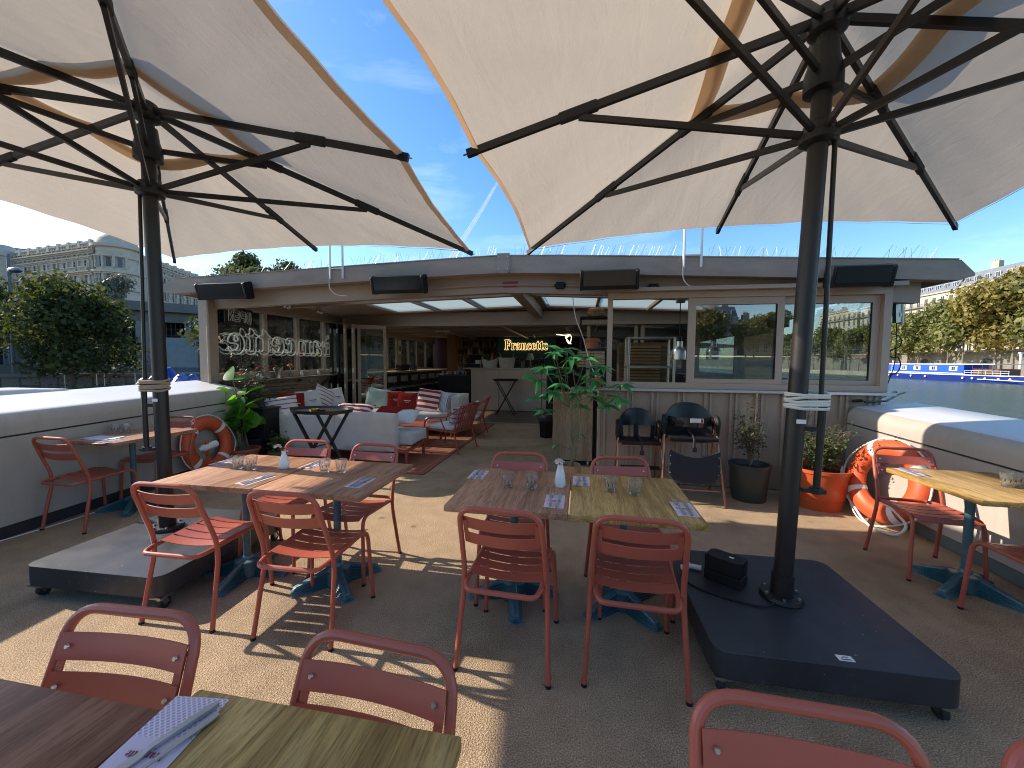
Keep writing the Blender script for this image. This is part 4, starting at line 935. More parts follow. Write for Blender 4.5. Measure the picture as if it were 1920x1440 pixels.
def fork_mesh():
    m = MB()
    def strip(pts):   # (y, z, half width, thickness)
        V = []
        for y, z, w, h in pts: V += [(-w, y, z), (w, y, z), (w, y, z+h), (-w, y, z+h)]
        n = len(pts); F = [(i*4+j, i*4+(j+1) % 4, i*4+4+(j+1) % 4, i*4+4+j) for i in range(n-1) for j in range(4)]+[(3, 2, 1, 0), tuple((n-1)*4+j for j in range(4))]
        m._add(V, F)
    strip([(-.095, .001, .006, .003), (-.08, .001, .0075, .003), (-.02, .003, .004, .003), (.02, .006, .003, .003), (.035, .006, .006, .0022), (.05, .004, .0115, .002), (.06, .003, .012, .002)])
    for x in (-.0102, -.0034, .0034, .0102):
        V = []
        for y, z in ((.0595, .003), (.075, .0035), (.095, .007)): V += [(x-.0018, y, z), (x+.0018, y, z), (x+.0018, y, z+.0016), (x-.0018, y, z+.0016)]
        m._add(V, [(i*4+j, i*4+(j+1) % 4, i*4+4+(j+1) % 4, i*4+4+j) for i in range(2) for j in range(4)]+[(3, 2, 1, 0), (8, 9, 10, 11)])
    return m.mesh('fork', STEEL, angle=50)
def knife_mesh():
    m = MB(); V = []; P = [(-.105, .005, .007), (-.09, .0075, .007), (-.01, .006, .006), (.0, .0055, .004), (.012, .009, .0022), (.07, .0105, .0018), (.095, .007, .0015), (.108, .001, .0012)]
    for y, w, h in P: V += [(-w, y, .001), (w*.8, y, .001), (w*.8, y, .001+h), (-w, y, .001+h)]
    n = len(P); m._add(V, [(i*4+j, i*4+(j+1) % 4, i*4+4+(j+1) % 4, i*4+4+j) for i in range(n-1) for j in range(4)]+[(3, 2, 1, 0), tuple((n-1)*4+j for j in range(4))])
    return m.mesh('knife', STEEL, angle=40)
FORK, KNIFE = fork_mesh(), knife_mesh()
def cutlery(p, rz, where, fo=-.022, ko=.022, da=0):
    for me, nm, off, a in ((FORK, 'fork', fo, 2), (KNIFE, 'knife', ko, da)):
        v = Matrix.Rotation(rad(rz), 3, 'Z') @ Vector((off, .01, 0))
        o = put(nm, me); o.location = (p[0]+v.x, p[1]+v.y, .7535); o.rotation_euler = (0, 0, rad(rz+a)); tag(o, 'steel %s lying on %s' % (nm, where), nm, 'cutlery on the napkins')
sets = [((1040, 940), 0, 'the near napkin of the brown centre table', 0), ((897, 890), 180, 'the far napkin of the brown centre table', 1), ((1090, 902), 180, 'the far napkin of the oak centre table', 1), ((1283, 955), 0, 'the near napkin of the oak centre table', 0),
        ((676, 905), 0, 'the near napkin of the brown left table', 0), ((590, 871), 180, 'the far napkin of the brown left table', 1), ((480, 900), -8, 'the near napkin of the reddish left table', 0), ((425, 866), 180, 'the far napkin of the reddish left table', 1),
        ((1712, 886), 180, 'the napkin of the right bulwark table', 1), ((205, 828), 0, 'the napkin of the left bulwark table', 0)]
for (px, py), rz, wh, fl in sets:
    p = on_z(px, py, .75); napkin('pink lattice paper sheet, '+wh, p, rz if not fl else rz-180, txt=True, flip=False); cutlery(p, rz, wh, -.02, .02, -3)
# big napkin bridging the two front tables
pn_ = (-.80, .57); napkin('big pink lattice napkin printed Francette, bridging the two front tables', pn_, 6, .125, .25, True, True)
for nm, me, off, a, lab in (('knife', KNIFE, (.0, .0), 160, 'steel knife across the big napkin on the front tables'), ('fork', FORK, (.038, -.012), 168, 'steel fork lying tines towards us on the big front napkin')):
    o = put(nm, me); o.location = (pn_[0]+off[0], pn_[1]+off[1], .7545); o.rotation_euler = (0, 0, rad(a)); o.scale = (1.12,)*3; tag(o, lab, nm, 'cutlery on the napkins')
# papers on the left bulwark table
t = thing('paper_menu', 'stack of pale lilac menus on the left bulwark table', 'menu', (-4.42, 2.90, .7505), rad(12))
for k, (dx, dy, a) in enumerate(((0, 0, 0), (.03, .02, 8), (-.06, .03, -14))):
    m = MB(); m.box((dx, dy, .002+.003*k), (.2, .15, .0022), rz=rad(a)); m.build('menu_sheet', mat('lilac_paper_%d' % k, (.55, .52, .68) if k != 1 else (.7, .7, .68), .8), t, smooth=False)

# flowers and vases
def petals(m, c, r, n, layers=2, up=.5, rnd=R0, curl=.3):
    for L in range(layers):
        for k in range(n):
            a = 2*math.pi*(k+.5*L)/n+rnd.uniform(-.15, .15); el = up+L*.45+rnd.uniform(-.1, .1); R = r*(1-.22*L)
            d = Vector((math.cos(a)*math.cos(el), math.sin(a)*math.cos(el), math.sin(el))); sd_ = Vector((-math.sin(a), math.cos(a), 0)); nn = sd_.cross(d)
            w = R*.42
            V = [c, c+d*R*.5+sd_*w-nn*R*.05, c+d*R*.5-sd_*w-nn*R*.05, c+d*R*.92+sd_*w*.7+nn*R*curl, c+d*R*.92-sd_*w*.7+nn*R*curl, c+d*R+nn*R*curl*1.3]
            m._add(V, [(0, 1, 2), (1, 3, 4, 2), (3, 5, 4)])
VASE = {'bottle': [(.001, 0), (.022, 0), (.031, .012), (.034, .035), (.026, .068), (.0135, .098), (.0125, .112), (.0165, .122), (.0115, .121), (.009, .1), (.001, .02)],
        'ribbed': [(.001, 0), (.027, 0), (.032, .01), (.031, .04), (.024, .09), (.016, .128), (.0175, .134), (.012, .133), (.01, .1), (.001, .02)],
        'round': [(.001, 0), (.03, 0), (.055, .03), (.055, .06), (.03, .085), (.022, .1), (.026, .15), (.02, .15), (.015, .1), (.001, .03)]}
def vase(label, p, kind, flowers, hs=1.0, mt=None):
    t = thing('flower_vase', label, 'vase', p, 0)
    m = MB(); rib = (lambda a, z: .045*math.cos(16*a) if .008 < z < .128 else 0) if kind == 'ribbed' else None
    m.lathe([(r*hs, z*hs) for r, z in VASE[kind]], n=64 if rib else 24, rib=(lambda a, z: rib(a, z/hs)) if rib else None); m.build('vase_body', mt or X['white'], t, angle=60)
    for (dx, dy, dz, r, pm, n) in flowers:
        m = MB(); m.tube(fillet([(0, 0, .05*hs), (0, 0, .12*hs), (dx, dy, dz)], .04, 4), .0022, 5); st_ = m.build('stem', X['bark_green'], t)
        m = MB(); c = Vector((dx, dy, dz)); petals(m, c, r, n, 3, .15); m.ball(c+Vector((0, 0, r*.15)), r*.3, 6); m.build('flower', X[pm], t)
    return t
vase('white ribbed vase with one white rose on the brown centre table', on_z(1050, 912, .75), 'ribbed', [(-.008, 0, .155, .034, 'petal_white', 6)], 1.0)
vase('white bottle vase with a white bloom on the reddish left table', on_z(533, 879, .75), 'bottle', [(-.05, 0, .155, .03, 'petal_white', 5), (-.01, .005, .14, .016, 'petal_red', 6)], 1.05)
vase('white vase with orange and white blooms on the left bulwark table', on_z(176, 811, .75), 'bottle', [(-.03, 0, .16, .03, 'petal_orange', 6), (.01, .01, .165, .032, 'petal_white', 6), (.04, -.01, .15, .026, 'petal_white', 6)], 1.1)

# ------------------------------------------------------------------ lounge on the covered terrace
m = MB(); m.box2((-4.35, 4.80, .003), (-2.02, 9.15, .014)); rug_b = m
o = m.build('woven_rug', X['rug'], smooth=False); tag(o, 'rust coloured woven rug under the lounge seats', 'rug')
m = MB(); m.box2((-2.12, 4.86, .0142), (-2.09, 9.1, .0165)); m.box2((-4.28, 4.86, .0142), (-2.13, 4.89, .0165)); b_ = m.build('rug_border', mat('rust_border', (.34, .15, .09), .95), o, smooth=False)

def soft_box(x0, x1, y0, y1, z0, z1, puff=.02, n=6):
    m = MB(); c = Vector(((x0+x1)/2, (y0+y1)/2, (z0+z1)/2)); d = Vector(((x1-x0)/2, (y1-y0)/2, (z1-z0)/2))
    def face(ax, s):
        u, v = [i for i in range(3) if i != ax]
        def fn(a, b):
            p = [0, 0, 0]; p[u] = 2*a-1; p[v] = 2*b-1; p[ax] = s
            q = Vector(p); k = (1-p[u]**4)*(1-p[v]**4)
            r = Vector((q.x*d.x, q.y*d.y, q.z*d.z)); nrm = Vector((0, 0, 0)); nrm[ax] = s
            return c+r+nrm*puff*k
        return fn
    for ax in range(3):
        for s in (-1, 1): m.grid(face(ax, s), n, n)
    return m
def cushion(label, p, rot, w, h, mt, stripes=None, txt=None, th=.13, group='scatter cushions on the lounge seats'):
    t = thing('cushion', label, 'cushion', p, 0, group, rot)
    m = MB(); n = 14
    def fn(s):
        def g(a, b):
            u, v = 2*a-1, 2*b-1; k = (max(0, (1-abs(u)**2.2))*max(0, (1-abs(v)**2.2)))**.55
            pin = 1-.055*(1-abs(u)**2)*(abs(v)**3); pin2 = 1-.055*(1-abs(v)**2)*(abs(u)**3)
            return Vector((u*w/2*pin2, s*th/2*k+.006*math.sin(u*5+v*3)*k, v*h/2*pin))
        return g
    m.grid(fn(-1), n, n); m.grid(fn(1), n, n)
    m.build('cover', mt, t, weld=.002, angle=80)
    if txt:
        # two short lines of small white embroidery
        m = MB(); rr = random.Random(hash(label) % 1000)
        for row, (z, wd) in enumerate(((.01, .10), (-.025, .06))):
            x = -wd
            while x < wd:
                dx = rr.uniform(.008, .015); k = 1-abs(x/w*2)**2.2; m.box((x+dx/2, -th/2*(k**.55)*.97-.004, z+rr.uniform(-.004, .004)), (dx*.8, .003, rr.uniform(.010, .017) if row == 0 else .008)); x += dx*1.25
        m.build('embroidery', txt, t, smooth=False)
    return t
def stripe_mat(name, base, line, freq, width, axis='Z', wob=.01):
    t = NT(name); co = t.coords(); sx = t.new('ShaderNodeSeparateXYZ', {0: co}); n = t.noise(co, 5, 3)
    a = t.new('ShaderNodeMath', {0: n, 1: wob*8}, operation='MULTIPLY'); b = t.new('ShaderNodeMath', {0: (sx, axis), 1: freq}, operation='MULTIPLY'); c = t.new('ShaderNodeMath', {0: a, 1: b}, operation='ADD'); f = t.new('ShaderNodeMath', {0: c}, operation='FRACT')
    l = t.new('ShaderNodeMath', {0: f, 1: width}, operation='LESS_THAN'); mx_ = t.mix(l, base, line); p = t.new('ShaderNodeBsdfDiffuse'); t.l.new(t.out_of(mx_), p.inputs['Color']); t.surf(p); return t.m
ST_THIN = stripe_mat('white_cloth_red_pinstripes', (.62, .61, .62), (.26, .03, .08), 13, .2)
ST_BOLD = stripe_mat('red_white_bold_stripes', (.36, .04, .035), (.68, .66, .64), 9, .5)
ST_BLUE = stripe_mat('white_blue_pinstripes', (.64, .64, .66), (.16, .16, .3), 26, .25, 'X')

# near sofa, seen from behind
t = thing('lounge_sofa', 'light grey lounge sofa seen from behind, at the near edge of the rug', 'sofa', (-3.5, 5.5, 0), rad(1.5))
m = soft_box(-.93, -.06, -.36, -.20, .20, .74, .02); m.build('back_cushion', X['fabric_grey'], t, weld=.002, angle=60, bevel=0)
m = soft_box(-.05, .86, -.36, -.20, .20, .73, .02); m.build('back_cushion', X['fabric_grey'], t, weld=.002, angle=60)
m = soft_box(-.97, -.84, -.34, .36, .22, .70, .015); m.build('armrest', X['fabric_grey'], t, weld=.002, angle=60)
m = soft_box(-.83, 1.06, -.18, .40, .27, .43, .02); m.build('seat_cushion', X['fabric_cool'], t, weld=.002, angle=60)
m = MB()
for y in (-.30, .36): m.beam((-.95, y, .20), (1.03, y, .20), .04, .035)
for x in (-.95, 1.03): m.beam((x, -.32, .2005), (x, .38, .2005), .04, .035)
m.build('frame', X['coral_dark'], t, smooth=False)
for x, y in ((-.95, -.30), (1.03, -.30), (-.95, .36), (1.03, .36)):
    m = MB(); m.beam((x, y, 0), (x, y, .182), .035, .035); m.build('leg', X['coral_dark'], t, smooth=False)
# far sofa
t = thing('lounge_sofa', 'pale sofa loaded with red and striped cushions facing us across the rug', 'sofa', (-3.7, 7.75, 0), rad(4))
m = soft_box(-1.05, 1.12, -.42, .30, .27, .45, .02); m.build('seat_cushion', X['fabric_grey'], t, weld=.002, angle=60)
m = soft_box(-1.0, 1.1, .32, .48, .28, .80, .02); m.build('back_cushion', X['fabric_grey'], t, weld=.002, angle=60)
m = soft_box(1.135, 1.30, -.40, .48, .26, .80, .02); m.build('armrest', X['fabric_grey'], t, weld=.002, angle=60)
m = MB(); m.beam((-1.05, -.38, .2), (1.28, -.38, .2), .04, .05); m.beam((-1.05, .44, .2), (1.28, .44, .2), .04, .05); m.build('frame', X['coral_dark'], t, smooth=False)
for x, y in ((-1.0, -.36), (1.25, -.36), (-1.0, .42), (1.25, .42)):
    m = MB(); m.beam((x, y, 0), (x, y, .175), .035, .035); m.build('leg', X['coral_dark'], t, smooth=False)
F = lambda px, y, z: (on_y(px, 740, y).x, y, z)
cushion('mint green cushion at the left end of the far sofa', F(708, 7.93, .68), (rad(-16), rad(8), rad(8)), .52, .44, X['cushion_mint'], txt=mat('dark_green_print', (.2, .3, .27), .9))
cushion('red embroidered cushion tucked behind the other red one', F(742, 7.82, .66), (rad(-14), rad(-3), rad(4)), .40, .38, X['cushion_red'], txt=X['white_matte'])
cushion('red embroidered cushion in the middle of the far sofa', F(763, 7.68, .65), (rad(-16), rad(2), rad(2)), .43, .40, X['cushion_red'], txt=X['white_matte'])
cushion('cushion with bold red and white stripes on the far sofa', F(803, 7.66, .69), (rad(-15), rad(6), rad(-4)), .50, .48, ST_BOLD)
cushion('white cushion with blue pinstripes against the far sofa arm', F(830, 7.75, .66), (rad(-12), rad(4), rad(-38)), .44, .44, ST_BLUE)
# slatted bench along the window wall
t = thing('slatted_bench', 'dark bench with slatted wooden back along the window wall', 'bench', (-5.05, 6.4, 0), 0)
def ben(y): return -5.27-.06*(y-5.5)
for k in range(7):
    z = .66+k*.063; m = MB(); off = -.02*k
    m.hexa([(ben(5.5)+.06+off+5.05, 5.5-6.4, z), (ben(5.5)+.085+off+5.05, 5.5-6.4, z), (ben(7.35)+.085+off+5.05, .95, z), (ben(7.35)+.06+off+5.05, .95, z), (ben(5.5)+.048+off+5.05, -.9, z+.05), (ben(5.5)+.073+off+5.05, -.9, z+.05), (ben(7.35)+.073+off+5.05, .95, z+.05), (ben(7.35)+.048+off+5.05, .95, z+.05)])
    m.build('back_slat', X['wood_dark'], t, smooth=False)
for y in (5.6, 6.4, 7.25):
    m = MB(); m.beam((ben(y)+.04+5.05, y-6.4, 0), (ben(y)-.13+5.05, y-6.4, 1.1), .05, .04, up=(0, 1, 0)); m.build('post', X['wood_dark'], t, smooth=False)
m = MB(); m.box2((-.12, -.9, .38), (.42, .95, .43)); m.build('seat', X['wood_dark'], t, smooth=False)
m = MB(); m.box2((-.10, -.85, .02), (.36, .9, .378)); m.build('seat_box', X['sheet_black'], t, smooth=False)
m = soft_box(-.1, .4, -.86, .92, .432, .50, .012); m.build('seat_pad', X['fabric_cool'], t, weld=.002, angle=60)
B = lambda y, z: (-4.95, y, z)
cushion('white cushion with thin red lines at the near end of the bench', (-4.80, 5.62, .69), (rad(-20), rad(-4), rad(62)), .50, .45, ST_THIN)
cushion('red cushion with white lettering leaning on the slatted bench', (-4.93, 5.98, .73), (rad(-18), rad(5), rad(66)), .46, .44, X['cushion_red'], txt=X['white_matte'])
cushion('plain white cushion between red and striped ones on the bench', (-4.93, 6.42, .74), (rad(-18), rad(-3), rad(70)), .48, .44, X['cushion_white'], txt=X['black'])
cushion('red lined white cushion standing on its corner on the bench', (-4.92, 6.82, .78), (rad(-18), rad(28), rad(70)), .44, .44, ST_THIN)
cushion('white cushion at the far end of the bench beside the folding doors', (-4.95, 7.2, .74), (rad(-18), rad(-2), rad(74)), .46, .42, X['cushion_white'], txt=X['black'])
cushion('red and white cushion lying on the near sofa behind the tray table', (-3.55, 5.62, .70), (rad(-62), rad(2), rad(8)), .62, .42, ST_BOLD)
cushion('flat red cushion on the near sofa right of the tray table', (-2.98, 5.62, .68), (rad(-64), 0, rad(-4)), .42, .42, X['cushion_red'])
cushion('flat white cushion on the right end of the near sofa', (-2.72, 5.66, .64), (rad(-70), 0, rad(6)), .46, .42, X['cushion_white'])
# coffee table
t = thing('coffee_table', 'low coral slatted coffee table in the middle of the rug', 'coffee table', (-3.1, 6.75, 0), 0)
for k in range(6):
    m = MB(); m.box2((-.6, -.36+.12*k, .34), (.5, -.36+.12*k+.11, .36)); m.build('top_slat', X['coral_dark'], t, smooth=False)
for x, y in ((-.57, -.33), (.47, -.33), (-.57, .33), (.47, .33)):
    m = MB(); m.beam((x, y, 0), (x, y, .339), .03, .03); m.build('leg', X['coral_dark'], t, smooth=False)
m = MB(); m.ball((.3, .1, .41), .05, 8); m.cyl((.3, .1, .362), (.3, .1, .39), .03)
o = m.build('candle_bowl', X['white']); o.location = (-3.1, 6.75, 0); tag(o, 'small pale bowl on the low coral table', 'bowl')
# lounge armchairs
def armchair(label, loc, rz):
    t = thing('lounge_armchair', label, 'armchair', loc, rz, 'coral lounge armchairs on the rug'); co = X['coral_dark']     # faces +y, arms along x
    for sx in (-1, 1):
        m = MB(); P = fillet([(sx*.33, .33, 0), (sx*.34, .31, .56), (sx*.34, -.12, .60), (sx*.31, -.36, .76)], [0, .12, .1, 0], 6); m.tube(P, .014, 8); m.build('arm', co, t)
        m = MB(); m.tube(fillet([(sx*.32, -.33, 0), (sx*.30, -.22, .36), (sx*.315, -.36, .78)], .1, 5), .014, 8); m.build('leg', co, t)
        m = MB(); m.tube(fillet([(sx*.34, .02, .59), (sx*.31, -.08, .34)], .0, 2), .011, 8); m.build('arm_brace', co, t)
    m = MB(); m.tube([(-.312, -.362, .775), (-.16, -.40, .80), (0, -.41, .81), (.16, -.40, .80), (.312, -.362, .775)], .014, 8); m.build('top_rail', co, t)
    m = MB(); m.tube(fillet([(-.30, -.23, .345), (-.325, .31, .375), (.325, .31, .375), (.30, -.23, .345)], .06, 5, True), .013, 8, closed=True); m.build('seat_frame', co, t)
    for k in range(9):
        x = -.24+.06*k; m = MB(); c = .03*(1-(x/.3)**2); m.beam((x, -.235, .35), (x*1.03, -.375-c, .795), .042, .006, up=(0, 1, .3)); m.build('back_slat', co, t, smooth=False)
    for k in range(6):
        y = -.18+.09*k; m = MB(); m.box((0, y, .362), (.6, .07, .006)); m.build('seat_slat', co, t, smooth=False)
    m = soft_box(-.26, .26, -.17, .29, .372, .43, .025); m.build('seat_pad', X['cushion_white'], t, weld=.002, angle=70)
    return t
ac = armchair('coral lounge armchair with slatted back, nearer to us on the rug edge', (-2.17, 6.36, 0), rad(78))
a2 = dup(ac, (-2.2, 7.62, 0), rad(98), 'coral lounge armchair farther back, turned to the bar')
cushion('striped cushion leaning in the nearer coral armchair', (-2.06, 6.33, .56), (rad(-16), 0, rad(-102)), .42, .38, ST_THIN)
cushion('white cushion leaning in the farther coral armchair', (-2.10, 7.62, .55), (rad(-16), 0, rad(-82)), .40, .34, X['cushion_white'])

# folding tray tables
def tray_table(label, loc, rz, rx, ry, h, name='folding_table'):
    t = thing(name, label, 'table', loc, rz, 'black folding bar tables'); bk = X['anthracite']
    m = MB(); n = 40; V = []
    for z, k in ((h, .94), (h-.012, .93), (h-.012, .96), (h-.022, .98), (h+.022, 1.03), (h+.022, 1.015), (h, .95)): V += [(rx*k*math.cos(2*math.pi*i/n), ry*k*math.sin(2*math.pi*i/n), z) for i in range(n)]
    m = MB(); prof = [(.001, h-.012), (.95, h-.012), (1.0, h+.02), (1.012, h+.02), (.965, h-.022), (.001, h-.022)]
    m._add([(rx*r*math.cos(2*math.pi*i/n), ry*r*math.sin(2*math.pi*i/n), z) for r, z in prof for i in range(n)], [(j*n+i, j*n+(i+1) % n, (j+1)*n+(i+1) % n, (j+1)*n+i) for j in range(len(prof)-1) for i in range(n)])
    m.build('tray_top', bk, t)
    for sy, yy in ((1, .17), (-1, .15)):
        for k, s in enumerate((-1, 1)):
            m = MB(); m.beam((sy*-.27, s*yy, h-.03), (sy*.27, s*yy, .0), .022, .04, up=(0, 1, 0)); m.build('leg', bk, t, smooth=False)
    for z, x in ((h-.035, -.26), (h-.035, .26), (.06, .245), (.06, -.245)):
        m = MB(); m.cyl((x, -.17, z), (x, .17, z), .009, n=8); m.build('cross_bar', bk, t)
    m = MB(); m.cyl((0, -.18, h*.49), (0, .18, h*.49), .008, n=8); m.build('pivot', bk, t)
    return t
tray_table('large black tray table on crossed legs behind the near sofa', (-3.22, 4.42, 0), rad(-6), .41, .30, .875)
tray_table('black round bar table on crossed legs in front of the steel counter', (-2.1, 10.9, 0), rad(4), .37, .36, .99)
p = Vector((-3.27, 4.34, .866)); t = thing('ashtray', 'small brass ashtray on the black tray table', 'ashtray', p, .4)
m = MB(); m.lathe([(.001, 0), (.05, 0), (.055, .03), (.045, .03), (.04, .008), (.001, .008)], n=20); m.build('dish', mat('brass', (.55, .38, .12), .3, 1), t)
m = MB(); m.box((.09, -.01, .012), (.07, .05, .02)); m.build('matchbox', X['black'], t)

# ------------------------------------------------------------------ lifebuoys
def lifebuoy(label, loc, rot, R=.30, r=.085):
    t = thing('lifebuoy', label, 'lifebuoy', loc, 0, 'orange lifebuoys leaning on the bulwarks', rot)   # ring in local xz plane
    m = MB(); n, k = 48, 14
    V = [((R+r*math.cos(2*math.pi*j/k))*math.cos(2*math.pi*i/n), r*.72*math.sin(2*math.pi*j/k), (R+r*math.cos(2*math.pi*j/k))*math.sin(2*math.pi*i/n)) for i in range(n) for j in range(k)]
    m._add(V, [(i*k+j, i*k+(j+1) % k, (i+1) % n*k+(j+1) % k, (i+1) % n*k+j) for i in range(n) for j in range(k)]); m.build('ring', X['lifebuoy'], t)
    for q in range(4):
        a0 = rad(38+90*q); m = MB()
        V = []; ra = r*1.03
        for i in range(4):
            a = a0+rad(10)*i/3
            for j in range(k): b = 2*math.pi*j/k; V.append(((R+ra*math.cos(b))*math.cos(a), ra*.74*math.sin(b), (R+ra*math.cos(b))*math.sin(a)))
        m._add(V, [(i*k+j, i*k+(j+1) % k, (i+1)*k+(j+1) % k, (i+1)*k+j) for i in range(3) for j in range(k)]); m.build('reflective_band', X['white_matte'], t)
    m = MB(); P = []
    for i in range(60):
        a = 2*math.pi*i/60; sag = .5-.5*math.cos(4*(a-rad(43))); P.append(((R+r+.012+.022*sag)*math.cos(a), -.01-.02*sag, (R+r+.012+.022*sag)*math.sin(a)-.02*sag))
    m.tube(P, .008, 6, closed=True); m.build('grab_rope', X['rope_white'], t)
    return t
lifebuoy('orange lifebuoy leaning on the left bulwark beside the fiddle leaf fig', (-4.78, 4.27, .395), (rad(-9), 0, rad(94)), .285, .085)
lb = lifebuoy('orange lifebuoy with white rope leaning on the sunlit right bulwark', (2.81, 4.12, .42), (rad(-12), rad(10), rad(-82)), .30, .088)
t = thing('rescue_light', 'white rescue light with orange line hanging in the left lifebuoy', 'rescue light', (-4.63, 4.25, .42), rad(-4))
m = MB(); m.lathe([(.02, -.02), (.045, 0), (.045, .17), (.03, .19), (.018, .22)], (.0, 0, 0), 14, rot=Matrix.Rotation(rad(100), 3, 'X')); m.build('light_body', X['white'], t)
m = MB(); rr = random.Random(3)
for k in range(7):
    P = [(rr.uniform(-.02, .03), -.12+rr.uniform(-.05, .05), .05-.07*i+rr.uniform(-.015, .015)) for i in range(6)]; m.tube(fillet(P, .03, 3), .006, 5)
m.build('orange_line', X['orange_rope'], t)
m = MB(); P = [(2.70, 4.55, .44), (2.66, 4.5, .25), (2.7, 4.35, .1), (2.66, 4.15, .03), (2.62, 3.95, .02), (2.72, 3.82, .02), (2.78, 3.8, .12), (2.74, 3.9, .22), (2.72, 4.05, .25)]
m.tube(fillet(P, .1, 5), .011, 8); tag(m.build('mooring_rope', X['rope_white']), 'white rope hanging in loops under the right lifebuoy', 'rope')

# ------------------------------------------------------------------ plants
def leaf_mesh(name, L, W, mt, shape='oval', curve=.25, fold=.18, n=6):
    m = MB(); V = []
    for i in range(n+1):
        u = i/n
        w = {'oval': math.sin(math.pi*u**.8)**.75, 'lance': math.sin(math.pi*u**.75)**1.0*(1-.25*u), 'obov': math.sin(math.pi*u**1.25)**.7}[shape]*W/2
        w = max(w, .0015*L*10 if i == 0 else .001); z = -curve*L*u*u
        V += [(-w, u*L, z+fold*w), (0, u*L, z), (w, u*L, z+fold*w)]
    F = []
    for i in range(n):
        a = i*3; F += [(a, a+1, a+4, a+3), (a+1, a+2, a+5, a+4)]
    m._add(V, F); return m.mesh(name, mt, angle=180)
def aim(p, d, roll=0, s=1.0, upv=(0, 0, 1)):
    d = Vector(d).normalized(); up = Vector(upv); x = d.cross(up)
    x = x.normalized() if x.length > 1e-3 else Vector((1, 0, 0)); z = x.cross(d)
    Q = Matrix((x, d, z)).transposed() @ Matrix.Rotation(roll, 3, 'Y')
    return Matrix.Translation(p) @ Q.to_4x4() @ Matrix.Scale(s, 4)
def pot(t, r0, r1, h, mt, rim=.02, soil=True):
    m = MB(); m.lathe([(.001, 0), (r0, 0), (r0*1.02, .01), (r1, h-.03), (r1+rim, h-.028), (r1+rim, h), (r1-.015, h), (r1-.03, h-.06), (.001, h-.06)], n=32); m.build('pot', mt, t, angle=40)
    if soil: m = MB(); m.lathe([(r1-.028, h-.058), (.6*r1, h-.04), (.001, h-.035)], n=20); m.build('soil', X['soil'], t)
# fiddle leaf fig
rr = random.Random(11)
t = thing('fiddle_leaf_fig', 'fiddle leaf fig with big round bright leaves in a terracotta pot by the left lifebuoy', 'plant', (-4.74, 4.78, 0))
pot(t, .14, .19, .24, X['terracotta'])
FIG = leaf_mesh('leaf', .26, .21, X['leaf_fig'], 'obov', .22, .12)
m = MB(); tips = []
for k, (dx, dy, h) in enumerate(((-.36, -.14, .98), (-.14, 0, 1.22), (-.02, .06, 1.0), (-.27, .1, .82), (.05, -.04, .84))):
    P = fillet([(.02*k-.04, .01*k, .2), (dx*.35, dy*.35, .2+h*.4), (dx, dy, h)], .25, 6); m.tube(P, [.016-.010*i/(len(P)-1) for i in range(len(P))], 6); tips.append([Vector(p) for p in P])
m.build('stem', X['bark'], t)
for P in tips:
    for k in range(8):
        i = len(P)-1-int(k*.75); p = P[max(i, 2)]; a = k*2.4+rr.random(); up = .55-.09*k
        d = Vector((math.cos(a), math.sin(a), up+rr.uniform(-.3, .3))); put('leaf', FIG, t, aim(p, d, rr.uniform(-.7, .7), rr.uniform(.6, 1.15), (-.5+rr.uniform(-.4, .4), -1, .7)))
# pachira in a basket
t = thing('potted_tree', 'small tree with glossy hand shaped leaves in a wicker basket by the centre tables', 'plant', (-.12, 4.72, 0))
m = MB(); m.lathe([(.001, 0), (.115, 0), (.128, .1), (.132, .24), (.136, .27), (.120, .27), (.112, .22), (.001, .22)], n=72, rib=lambda a, z: .035*math.sin(18*a+(math.pi if int(z*55) % 2 else 0)) if 0 < z < .262 else 0); m.build('basket', X['wicker'], t)
m = MB()
for k in range(14): m.tube([(.127*math.cos(2*math.pi*i/40)*(1+.0), .127*math.sin(2*math.pi*i/40), .02+.018*k+.004*math.sin(i*math.pi/2+k*math.pi)) for i in range(40)], .007, 5, closed=True)
m.build('weave', X['wicker'], t)
trunk = fillet([(.0, 0, .2), (.05, 0, .34), (.07, 0, .45), (.0, .01, .58), (.02, .01, .75), (.0, .01, .95)], .08, 6)
m = MB(); m.tube(trunk, [.026-.014*i/(len(trunk)-1) for i in range(len(trunk))], 8)
tw2 = fillet([(.02, .01, .62), (.09, .01, .80), (.10, .02, 1.05), (.06, .02, 1.2)], .08, 5); m.tube(tw2, .009, 6); m.build('trunk', X['bark_green'], t)
PL = leaf_mesh('leaf', .205, .07, X['leaf_pachira'], 'lance', .30, .35)
clusters = [((1040, 662), -.05), ((1020, 690), -.15), ((1058, 690), .05), ((1010, 715), -.1), ((1075, 700), .12), ((1098, 672), .05), ((1106, 700), -.02), ((1035, 735), -.1), ((1082, 740), .1), ((1150, 742), .05), ((1015, 745), .15), ((1095, 730), -.15), ((1060, 655), .1), ((1168, 722), 0), ((1128, 688), .1), ((1050, 720), -.2), ((1115, 745), .1), ((1140, 760), .0), ((1000, 700), 0), ((1030, 650), 0), ((1072, 672), -.1), ((1046, 705), .1), ((1118, 715), -.1), ((1022, 770), .05), ((1160, 750), -.1), ((1090, 760), .1)]
m = MB()
